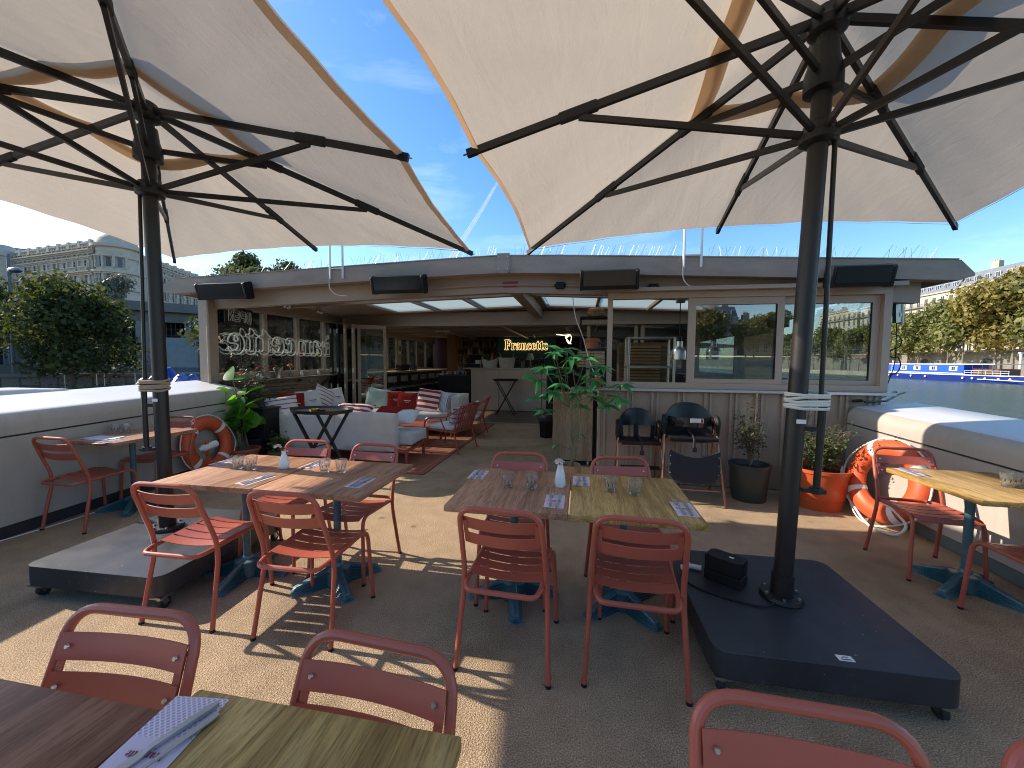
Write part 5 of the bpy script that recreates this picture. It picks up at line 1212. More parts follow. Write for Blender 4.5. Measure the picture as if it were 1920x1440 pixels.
for (px, py), dy in clusters:
    w = on_y(px, py, 4.72+dy); c = Vector((w.x+.12, dy, w.z)); base = Vector(trunk[-1 if px < 1085 else -4]) if px < 1070 else Vector(tw2[-1])
    mid = (base*.55+c*.45)+Vector((0, 0, -.03)); m.tube(fillet([base, mid, c], .1, 4), .0045, 5)
    n = rr.randint(6, 8); a0 = rr.random()*6
    for k in range(n):
        a = a0+2*math.pi*k/n; el = rr.uniform(-.5, .35); d = Vector((math.cos(a), math.sin(a)*.9, el)); put('leaf', PL, t, aim(c, d, rr.uniform(-.5, .5), rr.uniform(.62, 1.08), (rr.uniform(-.5, .5), -.6, 1)))
for (z, dz) in ((.47, .0), (.62, .02)):
    c = Vector((.05 if z > .5 else -.06, -.02, z)); sgn = 1 if z > .5 else -1
    e = c+Vector((sgn*.07, -.02, .03)); q = MB(); q.tube([Vector((.02, 0, z-.02)), e], .004, 5); q.build('twig', X['bark_green'], t)
    for k in range(4): put('leaf', PL, t, aim(e, Vector((sgn*.5+math.cos(k*1.6)*.6, math.sin(k*1.6)*.6, -.5+.2*k)), 0, .6))
m.build('twigs', X['bark_green'], t)
# twiggy shrub helper: branches plus loose small leaves
def shrub(t, base, nb, h, spread, leafname, leaf_mt, nl, L, W, seed, bark=X['bark'], lean=(0, 0), low=.25):
    r = random.Random(seed); m = MB(); lv = MB(); prot = MB()
    lm = leaf_mesh('tmp', L, W, leaf_mt, 'oval', .2, .2, 3); LV = [v.co.copy() for v in lm.vertices]; LF = [tuple(p.vertices) for p in lm.polygons]; bpy.data.meshes.remove(lm)
    for k in range(nb):
        a = r.uniform(0, 6.28); d = Vector((math.cos(a)*spread*r.uniform(.3, 1)+lean[0], math.sin(a)*spread*r.uniform(.3, 1)+lean[1], h*r.uniform(.55, 1.05)))
        P = fillet([Vector(base), Vector(base)+Vector((d.x*.3, d.y*.3, d.z*.5)), Vector(base)+d], .1, 5); m.tube(P, [.007-.0055*i/(len(P)-1) for i in range(len(P))], 5)
        for q in range(nl//nb):
            i = r.uniform(low, 1)*(len(P)-1); i0 = int(i); p = Vector(P[i0]).lerp(Vector(P[min(i0+1, len(P)-1)]), i-i0)
            off = Vector((r.gauss(0, 1), r.gauss(0, 1), r.gauss(0, .8)))*(.045+.03*h)*.8
            if r.random() < .35: m.tube([p, p+off], .0018, 4)
            dd = Vector((r.gauss(0, 1), r.gauss(0, 1), r.gauss(.3, .7))); M_ = aim(p+off, dd, r.uniform(-1, 1), r.uniform(.6, 1.2)); lv._add([M_ @ v for v in LV], LF)
    m.build('stems', bark, t); o = lv.build('foliage', leaf_mt, t, angle=180); o['kind'] = 'stuff'
    return t
t = thing('potted_shrub', 'thin leggy shrub in a dark green pot against the taupe kitchen wall', 'plant', (1.86, 4.66, 0)); pot(t, .165, .2, .40, X['green_pot'], .012)
shrub(t, (0, 0, .36), 13, .72, .24, 'foliage', X['leaf_shrub'], 620, .038, .018, 5)
m = MB()
for k, (dx, h) in enumerate(((.17, .72), (.06, .83), (.20, .5))): m.tube(fillet([(0, 0, .36), (dx*.5, -.02, .36+h*.5), (dx, .03, .36+h)], .1, 4), .004, 5)
m.build('bare_twig', mat('pale_twig', (.34, .24, .14), .8), t)
t = thing('potted_shrub', 'bushy green shrub in a bright orange pot beside the right lifebuoy', 'plant', (2.50, 4.57, 0))
m = MB(); m.lathe([(.001, 0), (.205, 0), (.215, .09), (.225, .105), (.218, .112), (.226, .12), (.262, .385), (.272, .388), (.272, .42), (.25, .42), (.235, .36), (.001, .36)], n=40); m.build('pot', X['orange_pot'], t, angle=40)
m = MB(); m.lathe([(.236, .365), (.12, .385), (.001, .39)], n=20); m.build('soil', X['soil'], t)
shrub(t, (0, 0, .36), 26, .56, .34, 'foliage', X['leaf_bush'], 2300, .034, .017, 8, low=.1)
m = MB()
for k, (dx, dy, h) in enumerate(((-.1, -.1, .72), (-.2, 0, .5), (.1, .1, .66))): m.tube(fillet([(0, 0, .36), (dx*.6, dy, .36+h*.5), (dx, dy, .36+h)], .1, 4), .004, 5)
m.build('bare_twig', mat('pale_twig_b', (.40, .30, .19), .8), t)
t = thing('potted_shrub', 'tall dark shrub with small grey leaves beside the cabin corner post', 'plant', (-4.98, 5.22, 0)); pot(t, .15, .18, .3, X['sheet_black'])
shrub(t, (0, 0, .28), 16, 1.42, .26, 'foliage', X['leaf_olive'], 1500, .05, .018, 9, low=.45, lean=(-.12, .1))
t = thing('potted_plant', 'low leafy plant in an olive pot in the shade behind the left tables', 'plant', (-4.36, 5.02, 0)); pot(t, .11, .14, .17, X['olive_pot'])
shrub(t, (0, 0, .15), 14, .28, .22, 'foliage', X['leaf_bush'], 260, .06, .032, 10, low=.4)
t = thing('black_planter', 'black square planter box in the shade at the near end of the bench', 'planter', (-4.95, 5.36, 0))
m = MB(); m.box2((-.2, -.2, .3), (.2, .12, .74)); m.build('box', X['sheet_black'], t, bevel=.006); m = MB(); m.box2((-.22, -.22, .741), (.22, .14, .765)); m.build('lid', X['sheet_black'], t, bevel=.004)

# ------------------------------------------------------------------ high chairs
def high_chair(label, x, y, h, w, rz, bag):
    t = thing('high_chair', label, 'high chair', (x, y, 0), rz, 'black high chairs with copper legs'); cu = X['copper']; pl = X['black']; sz = h-.34
    for sx in (-1, 1):
        m = MB(); m.tube(fillet([(sx*w*.56, -.24, 0), (sx*w*.50, -.12, sz*.6), (sx*w*.455, .02, h-.15)], .15, 5), .0125, 10); m.build('front_leg', cu, t)
        m = MB(); m.tube(fillet([(sx*w*.50, .24, 0), (sx*w*.46, .10, sz*.7), (sx*w*.44, -.02, h-.2)], .15, 5), .0115, 10); m.build('rear_leg', cu, t)
        m = MB(); m.tube(fillet([(sx*w*.475, -.02, sz-.02), (sx*w*.485, -.06, h-.17), (sx*w*.47, .05, h-.12), (sx*w*.46, .1, sz+.02)], .06, 5), .022, 10); m.build('side_arm', pl, t)
    m = MB(); m.cyl((-w*.5, -.155, .14), (w*.5, -.155, .14), .009, n=8); m.build('cross_bar', cu, t)
    m = MB(); m.cyl((-w*.48, -.08, sz-.06), (w*.48, -.08, sz-.06), .011, n=8); m.cyl((-w*.46, .08, sz-.06), (w*.46, .08, sz-.06), .011, n=8); m.build('seat_rail', cu, t)
    m = soft_box(-w*.42, w*.42, -.20, .14, sz-.035, sz, .006); m.build('seat', pl, t, weld=.001, angle=50)
    def back(u, v):
        a = (u-.5)*2; top = h-.02*a*a*2.2; z = (sz+.14)+(top-(sz+.14))*v; y = .15-.10*a*a+.03*v; x_ = a*w*(.43+.02*math.sin(math.pi*v)); z -= .10*(abs(a)**4)*(v)
        return Vector((x_, y, z))
    m = MB(); m.grid(back, 18, 8); m.grid(lambda u, v: back(u, v)+Vector((0, .025, .004*v)), 18, 8, flip=True)
    m.grid(lambda u, v: back(u, 1)+Vector((0, .025*v, .004*v)), 18, 1)
    m.build('backrest', mat('glossy_black_shell', (.010, .010, .012), .25, spec=.3), t, weld=.001, angle=50)
    m = MB(); m.beam((0, .14, sz), (0, .155, sz+.16), .055, .012, up=(0, 1, 0)); m.beam((-w*.36, .10, sz), (-w*.38, .12, sz+.16), .05, .012, up=(0, 1, 0)); m.beam((w*.36, .10, sz), (w*.38, .12, sz+.16), .05, .012, up=(0, 1, 0)); m.build('back_support', pl, t, bevel=.003)
    m = MB(); m.tube(fillet([(0, .12, sz+.04), (0, -.1, sz+.02), (0, -.215, sz-.01), (0, -.22, sz-.10)], .03, 4), .012, 6); m.box((0, -.222, sz-.12), (.045, .02, .05)); m.build('harness', X['sheet_black'], t)
    m = MB(); m.box((0, -.15, sz*.5), (w*.86, .13, .018)); m.build('footrest', pl, t, bevel=.005)
    if bag:
        m = MB(); hh = .36; poly = []
        for k in range(13): a = k/12; poly.append((-w*.44+w*.88*a, hh-.075*math.sin(math.pi*a)))
        poly += [(w*.44, .10), (w*.36, .03), (w*.15, 0), (-w*.15, 0), (-w*.36, .03), (-w*.44, .10)]
        m.prism(poly, .02, Matrix(((1, 0, 0, 0), (0, 0, -1, -.22), (0, 1, 0, sz-.10-hh-.02), (0, 0, 0, 1)))); b = m.build('storage_bag', mat('navy_black_fabric', (.017, .02, .028), .75), t, bevel=.005)
        for k in range(4):
            for sx in (-1, 1):
                q = MB(); q.ball((sx*w*.415, -.243, sz-.46+.09*k), .005, 6); q.build('stud', X['bolt'], b)
        m = MB(); m.grid(lambda u, v: Vector(((u-.5)*2*w*.40, .10-.22*math.cos((u-.5)*2.6)*1.0, sz+.10+.10*v)), 18, 3); m.build('front_guard', mat('glossy_black_guard', (.012, .012, .015), .2), t)
        m = MB(); m.grid(lambda u, v: Vector(((u-.5)*2*w*.41, .12-.10*abs((u-.5)*2)**2, sz+.16*v)), 14, 3); m.grid(lambda u, v: Vector(((u-.5)*2*w*.41, .135-.10*abs((u-.5)*2)**2, sz+.16*v)), 14, 3, flip=True); m.build('lower_shell', pl, t)
        m = MB(); m.box((.04, -.124, sz+.175), (.13, .003, .045)); lb_ = m.build('warning_label', X['white_matte'], t, smooth=False); q = MB(); q.box((.09, -.126, sz+.175), (.02, .002, .036)); q.box((.025, -.126, sz+.162), (.07, .002, .004)); q.box((.02, -.126, sz+.185), (.06, .002, .003)); q.build('label_print', NTXT, lb_, smooth=False)
high_chair('smaller black high chair with copper legs against the kitchen wall', .68, 4.74, .95, .50, rad(3), False)
high_chair('larger black high chair with storage bag and warning label', 1.20, 4.56, 1.05, .57, rad(-2), True)

# ------------------------------------------------------------------ trolley, shelf tower and other things by the kitchen end
t = thing('wooden_trolley', 'serving trolley with a pale wooden side panel on small casters', 'trolley', (-.10, 5.80, 0))
m = MB(); m.prism([(-.29, 0), (.28, 0), (.28, .99), (-.22, .99), (-.29, .92)], .03, Matrix(((1, 0, 0, 0), (0, 0, -1, -.09), (0, 1, 0, .075), (0, 0, 0, 1)))); m.build('side_panel', X['wood_panel'], t, bevel=.003)
m = MB(); m.box2((-.26, -.085, .08), (.27, .5, .95)); m.build('carcass', X['sheet_black'], t, smooth=False); m = MB(); m.box2((-.35, -.02, 1.0), (.3, .5, 1.03)); m.build('top_board', X['wood_panel'], t, smooth=False)
for x in (-.22, .22):
    m = MB(); m.cyl((x-.012, -.06, .04), (x+.012, -.06, .04), .038, n=14); m.build('caster', X['white_matte'], t)
t = thing('shelf_tower', 'narrow black open shelf standing on the kitchen counter end', 'shelf', (.19, 5.86, 0))
for x in (-.2, .2):
    for y in (-.12, .12):
        m = MB(); m.box2((x-.012, y-.012, 1.04), (x+.012, y+.012, 2.16)); m.build('upright', X['black'], t, smooth=False)
for z in (1.05, 1.40, 1.68, 2.14):
    m = MB(); m.box2((-.215, -.135, z), (.215, .135, z+.02)); m.build('shelf_board', X['black'], t, smooth=False)
t = thing('kitchen_counter_end', 'dark counter cupboard under the black shelf at the kitchen end', 'counter', (.20, 6.2, 0)); m = MB(); m.box2((-.35, -.45, 0), (.03, 1.2, 1.0)); m.build('cupboard', X['sheet_black'], t, smooth=False); m = MB(); m.box2((-.37, -.47, 1.002), (.035, 1.22, 1.035)); m.build('countertop', X['steel'], t, smooth=False)
t = thing('potted_plant', 'spiky dark plant in a terracotta pot on the black shelf', 'plant', (.15, 5.82, 1.70)); m = MB(); m.lathe([(.001, 0), (.075, 0), (.095, .11), (.11, .112), (.11, .145), (.095, .145), (.085, .12), (.001, .12)], n=20); m.build('pot', X['terracotta'], t)
LAN = leaf_mesh('leaf', .2, .018, X['leaf_olive'], 'lance', .4, .2, 4)
for k in range(22): put('leaf', LAN, t, aim((0, 0, .12), (math.cos(k*2.4), math.sin(k*2.4), 1.2-.06*k), 0, rr.uniform(.6, 1.1)))
t = thing('straw_basket', 'round straw basket on top of the black shelf', 'basket', (.2, 5.84, 2.16)); m = MB(); m.lathe([(.001, 0), (.09, 0), (.125, .05), (.12, .10), (.08, .13), (.001, .14)], n=24); m.build('woven_body', X['wicker'], t)
m = MB()
for k in range(4): m.tube([(.12*math.cos(2*math.pi*i/30), .12*math.sin(2*math.pi*i/30), .03+.022*k) for i in range(30)], .008, 5, closed=True)
m.build('weave', X['wicker'], t)
t = thing('slatted_crate', 'small wooden slatted crate on the black shelf', 'crate', (.0, 5.70, 1.44))
for k in range(6):
    m = MB(); m.box2((-.05, -.02, .038*k), (.33, 0, .038*k+.028)); m.build('slat', X['wood_panel'], t, smooth=False)
t = thing('syrup_jar', 'glass jar of orange syrup on the kitchen sill', 'jar', (.22, 5.10, 1.192)); m = MB(); m.lathe([(.001, 0), (.06, 0), (.062, .09), (.045, .115), (.04, .13), (.001, .13)], n=18); m.build('jar_body', mat('amber_syrup', (.42, .10, .02), .15), t); m = MB(); m.lathe([(.05, .131), (.05, .155), (.001, .156)], n=18); m.build('lid', X['steel'], t)
t = thing('small_flower_pot', 'copper pot with tiny pink flowers inside the open kitchen window', 'flower pot', (.52, 5.20, 1.195)); m = MB(); m.lathe([(.001, 0), (.04, 0), (.05, .075), (.001, .07)], n=16); m.build('pot', X['copper'], t)
m = MB()
for k in range(26): a = k*2.4; petals(m, Vector((.05*math.cos(a)*(k/26), .05*math.sin(a)*(k/26), .085+.02*math.sin(k))), .016, 5, 1, .4, rr)
m.build('blossoms', mat('dusty_pink_petals', (.3, .14, .14), .8), t)
for k, (px, lab) in enumerate(((1255, 'low stack of plates on the kitchen pass near the window post'), (1210, 'flat stack of plates on the kitchen pass'))):
    p = on_y(px, 714, 5.40); t = thing('plate_stack', lab, 'plates', (p.x, 5.42, .921))
    for q in range(5 if k == 0 else 3): m = MB(); m.lathe([(.001, .012*q), (.07, .012*q), (.12, .012*q+.014), (.118, .012*q+.017), (.07, .012*q+.004), (.001, .012*q+.004)], n=24); m.build('plate', X['white'], t)
t = thing('waste_bin', 'black bin with a crumpled liner beside the wooden trolley', 'bin', (-.66, 7.72, 0)); m = MB(); m.lathe([(.001, 0), (.12, 0), (.15, .38), (.155, .38), (.001, .36)], n=4); m.build('bin_body', X['black'], t)
m = MB(); rr2 = random.Random(4); m.lathe([(.155, .34), (.17, .40), (.14, .47), (.12, .46), (.10, .38)], n=18, rib=lambda a, z: .12*math.sin(7*a+z*30)); m.build('liner', mat('dark_liner', (.05, .05, .055), .25), t)

# steel rack and cabinet in the kitchen
t = thing('steel_rack', 'steel kitchen rack seen through the open window', 'rack', (1.08, 6.6, 0))
for x in (-.34, .34):
    for y in (-.2, .2): m = MB(); m.cyl((x, y, 0), (x, y, 1.9), .02, n=10); m.build('upright', X['steel'], t)
for z in (.6, .95, 1.42, 1.88):
    m = MB(); m.box2((-.35, -.21, z), (.35, .21, z+.03)); m.build('rack_shelf', X['steel'], t, smooth=False)
t = thing('wooden_cabinet', 'wooden louvred cabinet behind the steel kitchen rack', 'cabinet', (1.05, 7.2, 0)); m = MB(); m.box2((-.4, -.2, 0), (.4, .2, 1.85)); m.build('carcass', X['wood_dark'], t, smooth=False)
for k in range(20):
    m = MB(); m.box((-.02, -.215, .75+.054*k), (.6, .022, .036)); m.build('louvre', mat('louvre_wood', (.3, .17, .08), .5) if k == 0 else bpy.data.materials['louvre_wood'], t, smooth=False)
# heat lamps
def heat_lamp(label, x, y):
    t = thing('heat_lamp', label, 'lamp', (x, y, 1.55), 0, 'aluminium heat lamps over the kitchen pass')
    m = MB(); m.lathe([(.085, 0), (.086, .10), (.075, .135), (.045, .165), (.04, .17), (.04, .235), (.001, .235)], n=28); m.lathe([(.085, 0), (.078, .001), (.077, .1), (.04, .15)], n=28); m.build('shade', X['alu'], t)
    m = MB(); m.cyl((0, 0, .236), (0, 0, .30), .03, n=14); m.build('socket', X['black'], t)
    m = MB(); m.cyl((0, 0, .30), (0, 0, .74), .006, n=8); m.build('cord', X['black'], t); m = MB(); m.box((0, 0, .76), (.10, .08, .05)); m.build('ceiling_rose', X['steel'], t, smooth=False)
heat_lamp('bell shaped heat lamp in the open half of the kitchen window', 1.26, 5.42); heat_lamp('bell shaped heat lamp behind the middle kitchen pane', 1.68, 5.42)

# ------------------------------------------------------------------ fittings on the cabin front
def heater(label, x0, x1, z, tilt=14, rz=0):
    L = x1-x0; t = thing('patio_heater', label, 'heater', ((x0+x1)/2, 4.86, z), rz, 'black slim patio heaters on the fascia')
    R = Matrix.Rotation(rad(tilt), 4, 'X'); poly = [(-.09, -.105), (.02, -.115), (.05, -.10), (.06, .10), (.04, .118), (-.07, .112), (-.095, .09)]
    M_ = R @ Matrix(((0, 0, 1, -L/2), (1, 0, 0, 0), (0, 1, 0, 0), (0, 0, 0, 1)))
    m = MB(); m.prism(poly, L, M_); m.build('housing', X['black'], t, bevel=.008, seg=2)
    for ex in (L/2-.005, -L/2-.03):
        m = MB(); m.prism([(p[0]*1.06, p[1]*1.06) for p in poly], .035, R @ Matrix(((0, 0, 1, ex), (1, 0, 0, 0), (0, 1, 0, 0), (0, 0, 0, 1)))); m.build('end_cap', X['black'], t, bevel=.006)
    m = MB(); m.box((0, .085, .03), (.25, .07, .05)); m.build('bracket', X['black'], t, smooth=False)
    m = MB(); m.box((0, -.0985, 0), (L*.96, .004, .17), R.to_3x3()); m.build('front_glass', mat('smoked_glass_front', (.02, .02, .022), .18), t, smooth=False)
heater('black patio heater at the far left end of the fascia', -5.42, -4.66, 2.485)
heater('black patio heater left of the ridge plate', -2.70, -2.03, 2.505)
heater('black patio heater right of the ridge plate, above the open passage', .0, .62, 2.49)
heater('black patio heater at the right end above the kitchen window', 2.66, 3.20, 2.455)
for label, x in (('pair of white ladder rails rising from the roof edge on the left', -3.32), ('pair of white ladder rails rising from the roof edge on the right', 1.26)):
    t = thing('ladder_rails', label, 'ladder', (x, 5.0, 2.6), 0, 'white ladder rails on the roof')
    for s in (-1, 1): m = MB(); m.tube([(s*.095, -.085, .02), (s*.095, -.085, .75)], .015, 8); m.build('rail', X['white_matte'], t)
    m = MB(); m.cyl((-.095, -.085, .16), (.095, -.085, .16), .011, n=8); m.build('rung', X['white_matte'], t)
    m = MB(); m.tube(fillet([(-.105, -.09, .05), (-.105, -.10, -.12), (-.02, -.06, -.20), (.12, -.04, -.205)], .08, 5), .006, 6); m.build('loose_cable', X['white_matte'], t)
# bird spikes: strips along the roof edge
rr = random.Random(21); WIRE = mat('spike_wire', (.36, .36, .36), .35, .9)
segs = [(-5.9, -5.1), (-5.05, -4.3), (-4.2, -3.5), (-3.1, -2.25), (-2.2, -1.5), (-1.35, -1.12), (-.86, -.25), (-.1, .5), (.55, 1.05), (1.45, 2.0), (2.02, 2.55), (2.56, 3.0), (3.25, 3.75)]
names = ['at the far left roof end', 'above the far left heater', 'left of the left ladder rails', 'right of the left ladder rails', 'in the left middle of the roof edge', 'just left of the ridge plate', 'just right of the ridge plate', 'above the passage heater', 'left of the right ladder rails', 'right of the right ladder rails', 'left of the right umbrella pole', 'right of the right umbrella pole', 'at the right roof end']
for (a, b), nm in zip(segs, names):
    t = thing('bird_spike_strip', 'strip of thin wire bird spikes '+nm, 'bird spikes', ((a+b)/2, 5.0, zt((a+b)/2)+.012), 0, 'bird spike strips along the roof edge')
    m = MB(); x = a
    while x < b:
        lean = rr.choice((.04, .05, -.02, .06, .03)) + rr.uniform(-.015, .015); z0 = zt(x)-zt((a+b)/2)
        m.cyl((x-(a+b)/2, rr.choice((-.02, .02)), z0+.0), (x-(a+b)/2+lean, rr.uniform(-.06, .05), z0+.13+rr.uniform(-.02, .01)), .0019, n=4, caps=False); x += rr.uniform(.028, .046)
    m.build('wires', WIRE, t)
    m = MB(); m.box2((a-(a+b)/2, -.03, -.003), (b-(a+b)/2, .03, .004)); m.build('strip_base', X['alu'], t, smooth=False)
# conduit with junction boxes
zc_ = lambda x: zt(x)-.335
m = MB(); P = [(x, 5.075, zc_(x)) for x in (-1.98, -1.6, -1.2, -.8, -.4, .0)]; m.tube(P, .012, 8); m.tube([(x, 5.075, zc_(x)) for x in (.64, 1.4, 2.2, 2.6)], .012, 8)
tag(m.build('wiring_conduit', X['fascia']), 'grey wiring conduit running along the beam under the fascia', 'conduit')
for x, lab in ((-.28, 'black junction box on the conduit left of the passage heater'), (.86, 'black junction box on the conduit right of the passage heater')):
    m = MB(); z = zc_(x); m.box((x, 5.07, z), (.11, .05, .085)); m.cyl((x-.075, 5.07, z), (x-.055, 5.07, z), .02, n=10); m.cyl((x+.055, 5.07, z), (x+.075, 5.07, z), .02, n=10); tag(m.build('junction_box', X['black'], bevel=.006), lab, 'junction box', 'black junction boxes on the conduit')
m = MB(); m.box((-.93, 5.094, zc_(-.93)+.01), (.2, .006, .075)); tag(m.build('red_plate', X['red_sign'], smooth=False), 'faded red plate behind the conduit under the ridge', 'plate')
m = MB(); m.tube(fillet([(-.12, 5.22, 2.35), (-.09, 5.25, 2.1), (.02, 5.35, 1.85), (.10, 5.4, 1.55), (.2, 5.4, 1.3), (.28, 5.35, 1.24)], .3, 7), .006, 6); tag(m.build('hanging_cable', X['white_matte']), 'thin white cable hanging from the ceiling past the black shelf', 'cable')
for (px, py, y), lab in (((535, 574, 5.7), 'small glass spotlight under the roof above the first window'), ((597, 584, 6.9), 'small glass spotlight under the roof above the third window')):
    p = on_y(px, py, y); t = thing('spotlight', lab, 'spotlight', p, 0, 'small spotlights under the terrace roof')
    m = MB(); m.ball((0, 0, 0), .035, 8); m.ball((.06, 0, -.02), .035, 8); m.build('bulb', X['alu'], t); m = MB(); m.cyl((0, 0, .03), (0, 0, .11), .03, n=10); m.cyl((.06, 0, .0), (.03, 0, .09), .014, n=8); m.build('fixture', X['fascia'], t)

# neon lettering on the window wall, read from outside
def wall_frame(px, py, off=.09):
    p = on_w(px, py, off); d = Vector((-.125, 1, 0)).normalized(); return p, d
p0, d = wall_frame(425, 672); p1, _ = wall_frame(643, 669)
Lw = (p1-p0).length; h_ = .50; ww = word_width('Francette', 1); xs = Lw/(ww*h_)
t = thing('neon_sign', 'unlit white neon name in big serif letters inside the windows, seen mirrored', 'neon sign', p1)
Mx = Matrix.Translation(p1) @ Matrix((( -d.x, 0, 1, 0), (-d.y, 0, 0, 0), (0, 1, 0, 0), (0, 0, 0, 1)))
neon_word(t, 'Francette', h_, .013, X['neon_off'], Mx, xs, 1, 6)
m = MB()
for z in (.05, .30): m.cyl(Mx @ Vector((0, z, -.03)), Mx @ Vector((Lw, z, -.03)), .005, n=6)
m.build('support_wire', X['alu'], t, world=True)
p0, d = wall_frame(423, 610, .1); p1, _ = wall_frame(473, 607, .1); Lw = (p1-p0).length
t = thing('open_sign', 'dark framed neon OPEN sign hanging in the first window, seen mirrored', 'neon sign', p1)
Mx = Matrix.Translation(p1) @ Matrix(((-d.x, 0, 1, 0), (-d.y, 0, 0, 0), (0, 1, 0, 0), (0, 0, 0, 1))); hh = .17
m = MB(); m.tube([Mx @ Vector(q) for q in fillet([(0, -.05, 0), (Lw, -.05, 0), (Lw, hh+.04, 0), (0, hh+.04, 0)], .03, 4, True)], .013, 6, closed=True); m.build('frame', X['black'], t, world=True)
m = MB(); m.hexa([Mx @ Vector(q) for q in ((.01, -.04, -.012), (Lw-.01, -.04, -.012), (Lw-.01, hh+.03, -.012), (.01, hh+.03, -.012), (.01, -.04, -.006), (Lw-.01, -.04, -.006), (Lw-.01, hh+.03, -.006), (.01, hh+.03, -.006))]); m.build('back_plate', pane_mat('smoked_plate', (.25, .26, .27), .04), t, world=True, smooth=False)
def strokes(ch): return {'O': [([(.1, .0), (.42, .0), (.52, .2), (.52, .8), (.42, 1), (.1, 1), (0, .8), (0, .2)], True), ([(.18, .18), (.34, .18), (.36, .3), (.36, .7), (.34, .82), (.18, .82), (.16, .7), (.16, .3)], True)],
   'P': [([(0, 0), (.16, 0), (.16, .38), (.42, .38), (.52, .5), (.52, .88), (.42, 1), (0, 1)], True), ([(.16, .56), (.34, .56), (.36, .82), (.16, .82)], True)], 'E': [([(0, 0), (.5, 0), (.5, .18), (.16, .18), (.16, .41), (.42, .41), (.42, .58), (.16, .58), (.16, .82), (.5, .82), (.5, 1), (0, 1)], True)],
   'N': [([(0, 0), (.15, 0), (.15, .6), (.38, 0), (.54, 0), (.54, 1), (.39, 1), (.39, .42), (.16, 1), (0, 1)], True)]}[ch]
x = .04; adv = (Lw-.08)/4
for ch in 'OPEN':
    m = MB()
    for pts, cl in strokes(ch): m.tube([Mx @ Vector((x+q[0]*adv*1.6, q[1]*hh, .012)) for q in pts], .0045, 5, closed=cl)
    m.build('letter', X['neon_off'], t, world=True); x += adv
m = MB()
for q in (.06, Lw-.1): m.cyl(Mx @ Vector((q, hh+.04, 0)), Mx @ Vector((q, hh+.2, 0)), .003, n=5)
m.build('hanging_wire', X['black'], t, world=True)
# flowers on the window shelf
def shelf_pt(px, py):
    d = _ray(px, py); off = .17; k = (-5.57+.125*5.05+off)/(d.x+.125*d.y); return Vector((d.x*k, d.y*k, EYE+d.z*k))
def sp(px, py): p = shelf_pt(px, py); p.z = 1.155+.01*(p.y-5.2); return p
vase('round white vase with a bunch of red blooms on the window shelf', sp(487, 708), 'round', [(0, 0, .21, .055, 'petal_red', 9), (.03, .03, .19, .04, 'petal_red', 8), (-.03, -.02, .18, .04, 'petal_red', 8)], 1.0)
vase('glass vase with orange dahlias on the window shelf', sp(545, 705), 'bottle', [(0, 0, .23, .06, 'petal_orange', 10), (-.10, .1, .25, .04, 'petal_orange', 9), (0.05, .03, .2, .04, 'petal_orange', 9)], 1.0, X['pane'])
vase('tall slim vase with one orange dahlia in front of the neon letters', sp(566, 700), 'bottle', [(.02, 0, .50, .055, 'petal_orange', 10)], 1.0, X['white'])
vase('tall slim vase with one pale yellow bloom in front of the neon letters', sp(597, 698), 'bottle', [(.02, 0, .48, .055, 'petal_yellow', 10)], 1.0, X['white'])
vase('short vase with orange and cream roses at the near end of the window shelf', sp(453, 712), 'bottle', [(0, 0, .13, .055, 'petal_orange', 8), (0, .02, .19, .04, 'petal_yellow', 7)], .8)
t = thing('watering_can', 'small steel jug standing on the window shelf', 'jug', sp(522, 706)); m = MB(); m.lathe([(.001, 0), (.06, 0), (.05, .1), (.09, .19), (.085, .19), (.045, .1), (.001, .02)], n=18); m.build('jug_body', X['steel'], t); m = MB(); m.tube(fillet([(-.06, .02, .06), (-.12, .05, .14), (-.14, .07, .2)], .04, 4), .012, 6); m.build('spout', X['steel'], t)

# ------------------------------------------------------------------ bar room
t = thing('bar_counter', 'steel fronted bar counter with a pale top at the back of the boat', 'bar', (-2.2, 11.6, 0))
for a, b in ((-3.33, -2.45), (-2.44, -1.15), (-1.14, -1.0)):
    m = MB(); m.box2((a+2.2, 0, .02), (b-.006+2.2, .06, 1.27)); m.build('front_panel', X['steel_bar'], t, smooth=False)
m = MB(); m.box2((-1.35, -.05, 1.275), (1.35, .75, 1.315)); m.build('countertop', X['steel'], t, smooth=False)
m = MB(); m.box2((-1.13, .065, .0), (1.2, .7, 1.26)); m.build('carcass', X['sheet_black'], t, smooth=False)
# neon name on the tiled wall
t = thing('neon_sign', 'glowing yellow neon name on the teal tiled wall behind the bar', 'neon sign', on_y(946, 656, 14.86))
a = on_y(946, 656, 14.86); b = on_y(1028, 656, 14.86); L = b.x-a.x; h_ = (on_y(946, 637, 14.86).z-a.z)
neon_word(t, 'Francette', h_, .0062, X['neon_warm'], Matrix(((1, 0, 0, a.x), (0, 0, 1, a.y), (0, 1, 0, a.z), (0, 0, 0, 1))), L/(word_width('Francette', h_)), 1, 5)
P = [on_y(*q, 13.5) for q in ((1043, 627), (1060, 629), (1072, 627), (1060, 634), (1068, 648), (1073, 628), (1058, 631), (1066, 640), (1071, 645))]
m = MB(); m.tube(fillet(P, .2, 5), .014, 6); tag(m.build('neon_squiggle', emit('lit_pale_neon', (1, .8, .55), 1.5)), 'glowing pale neon squiggle right of the teal tiled wall', 'neon sign')
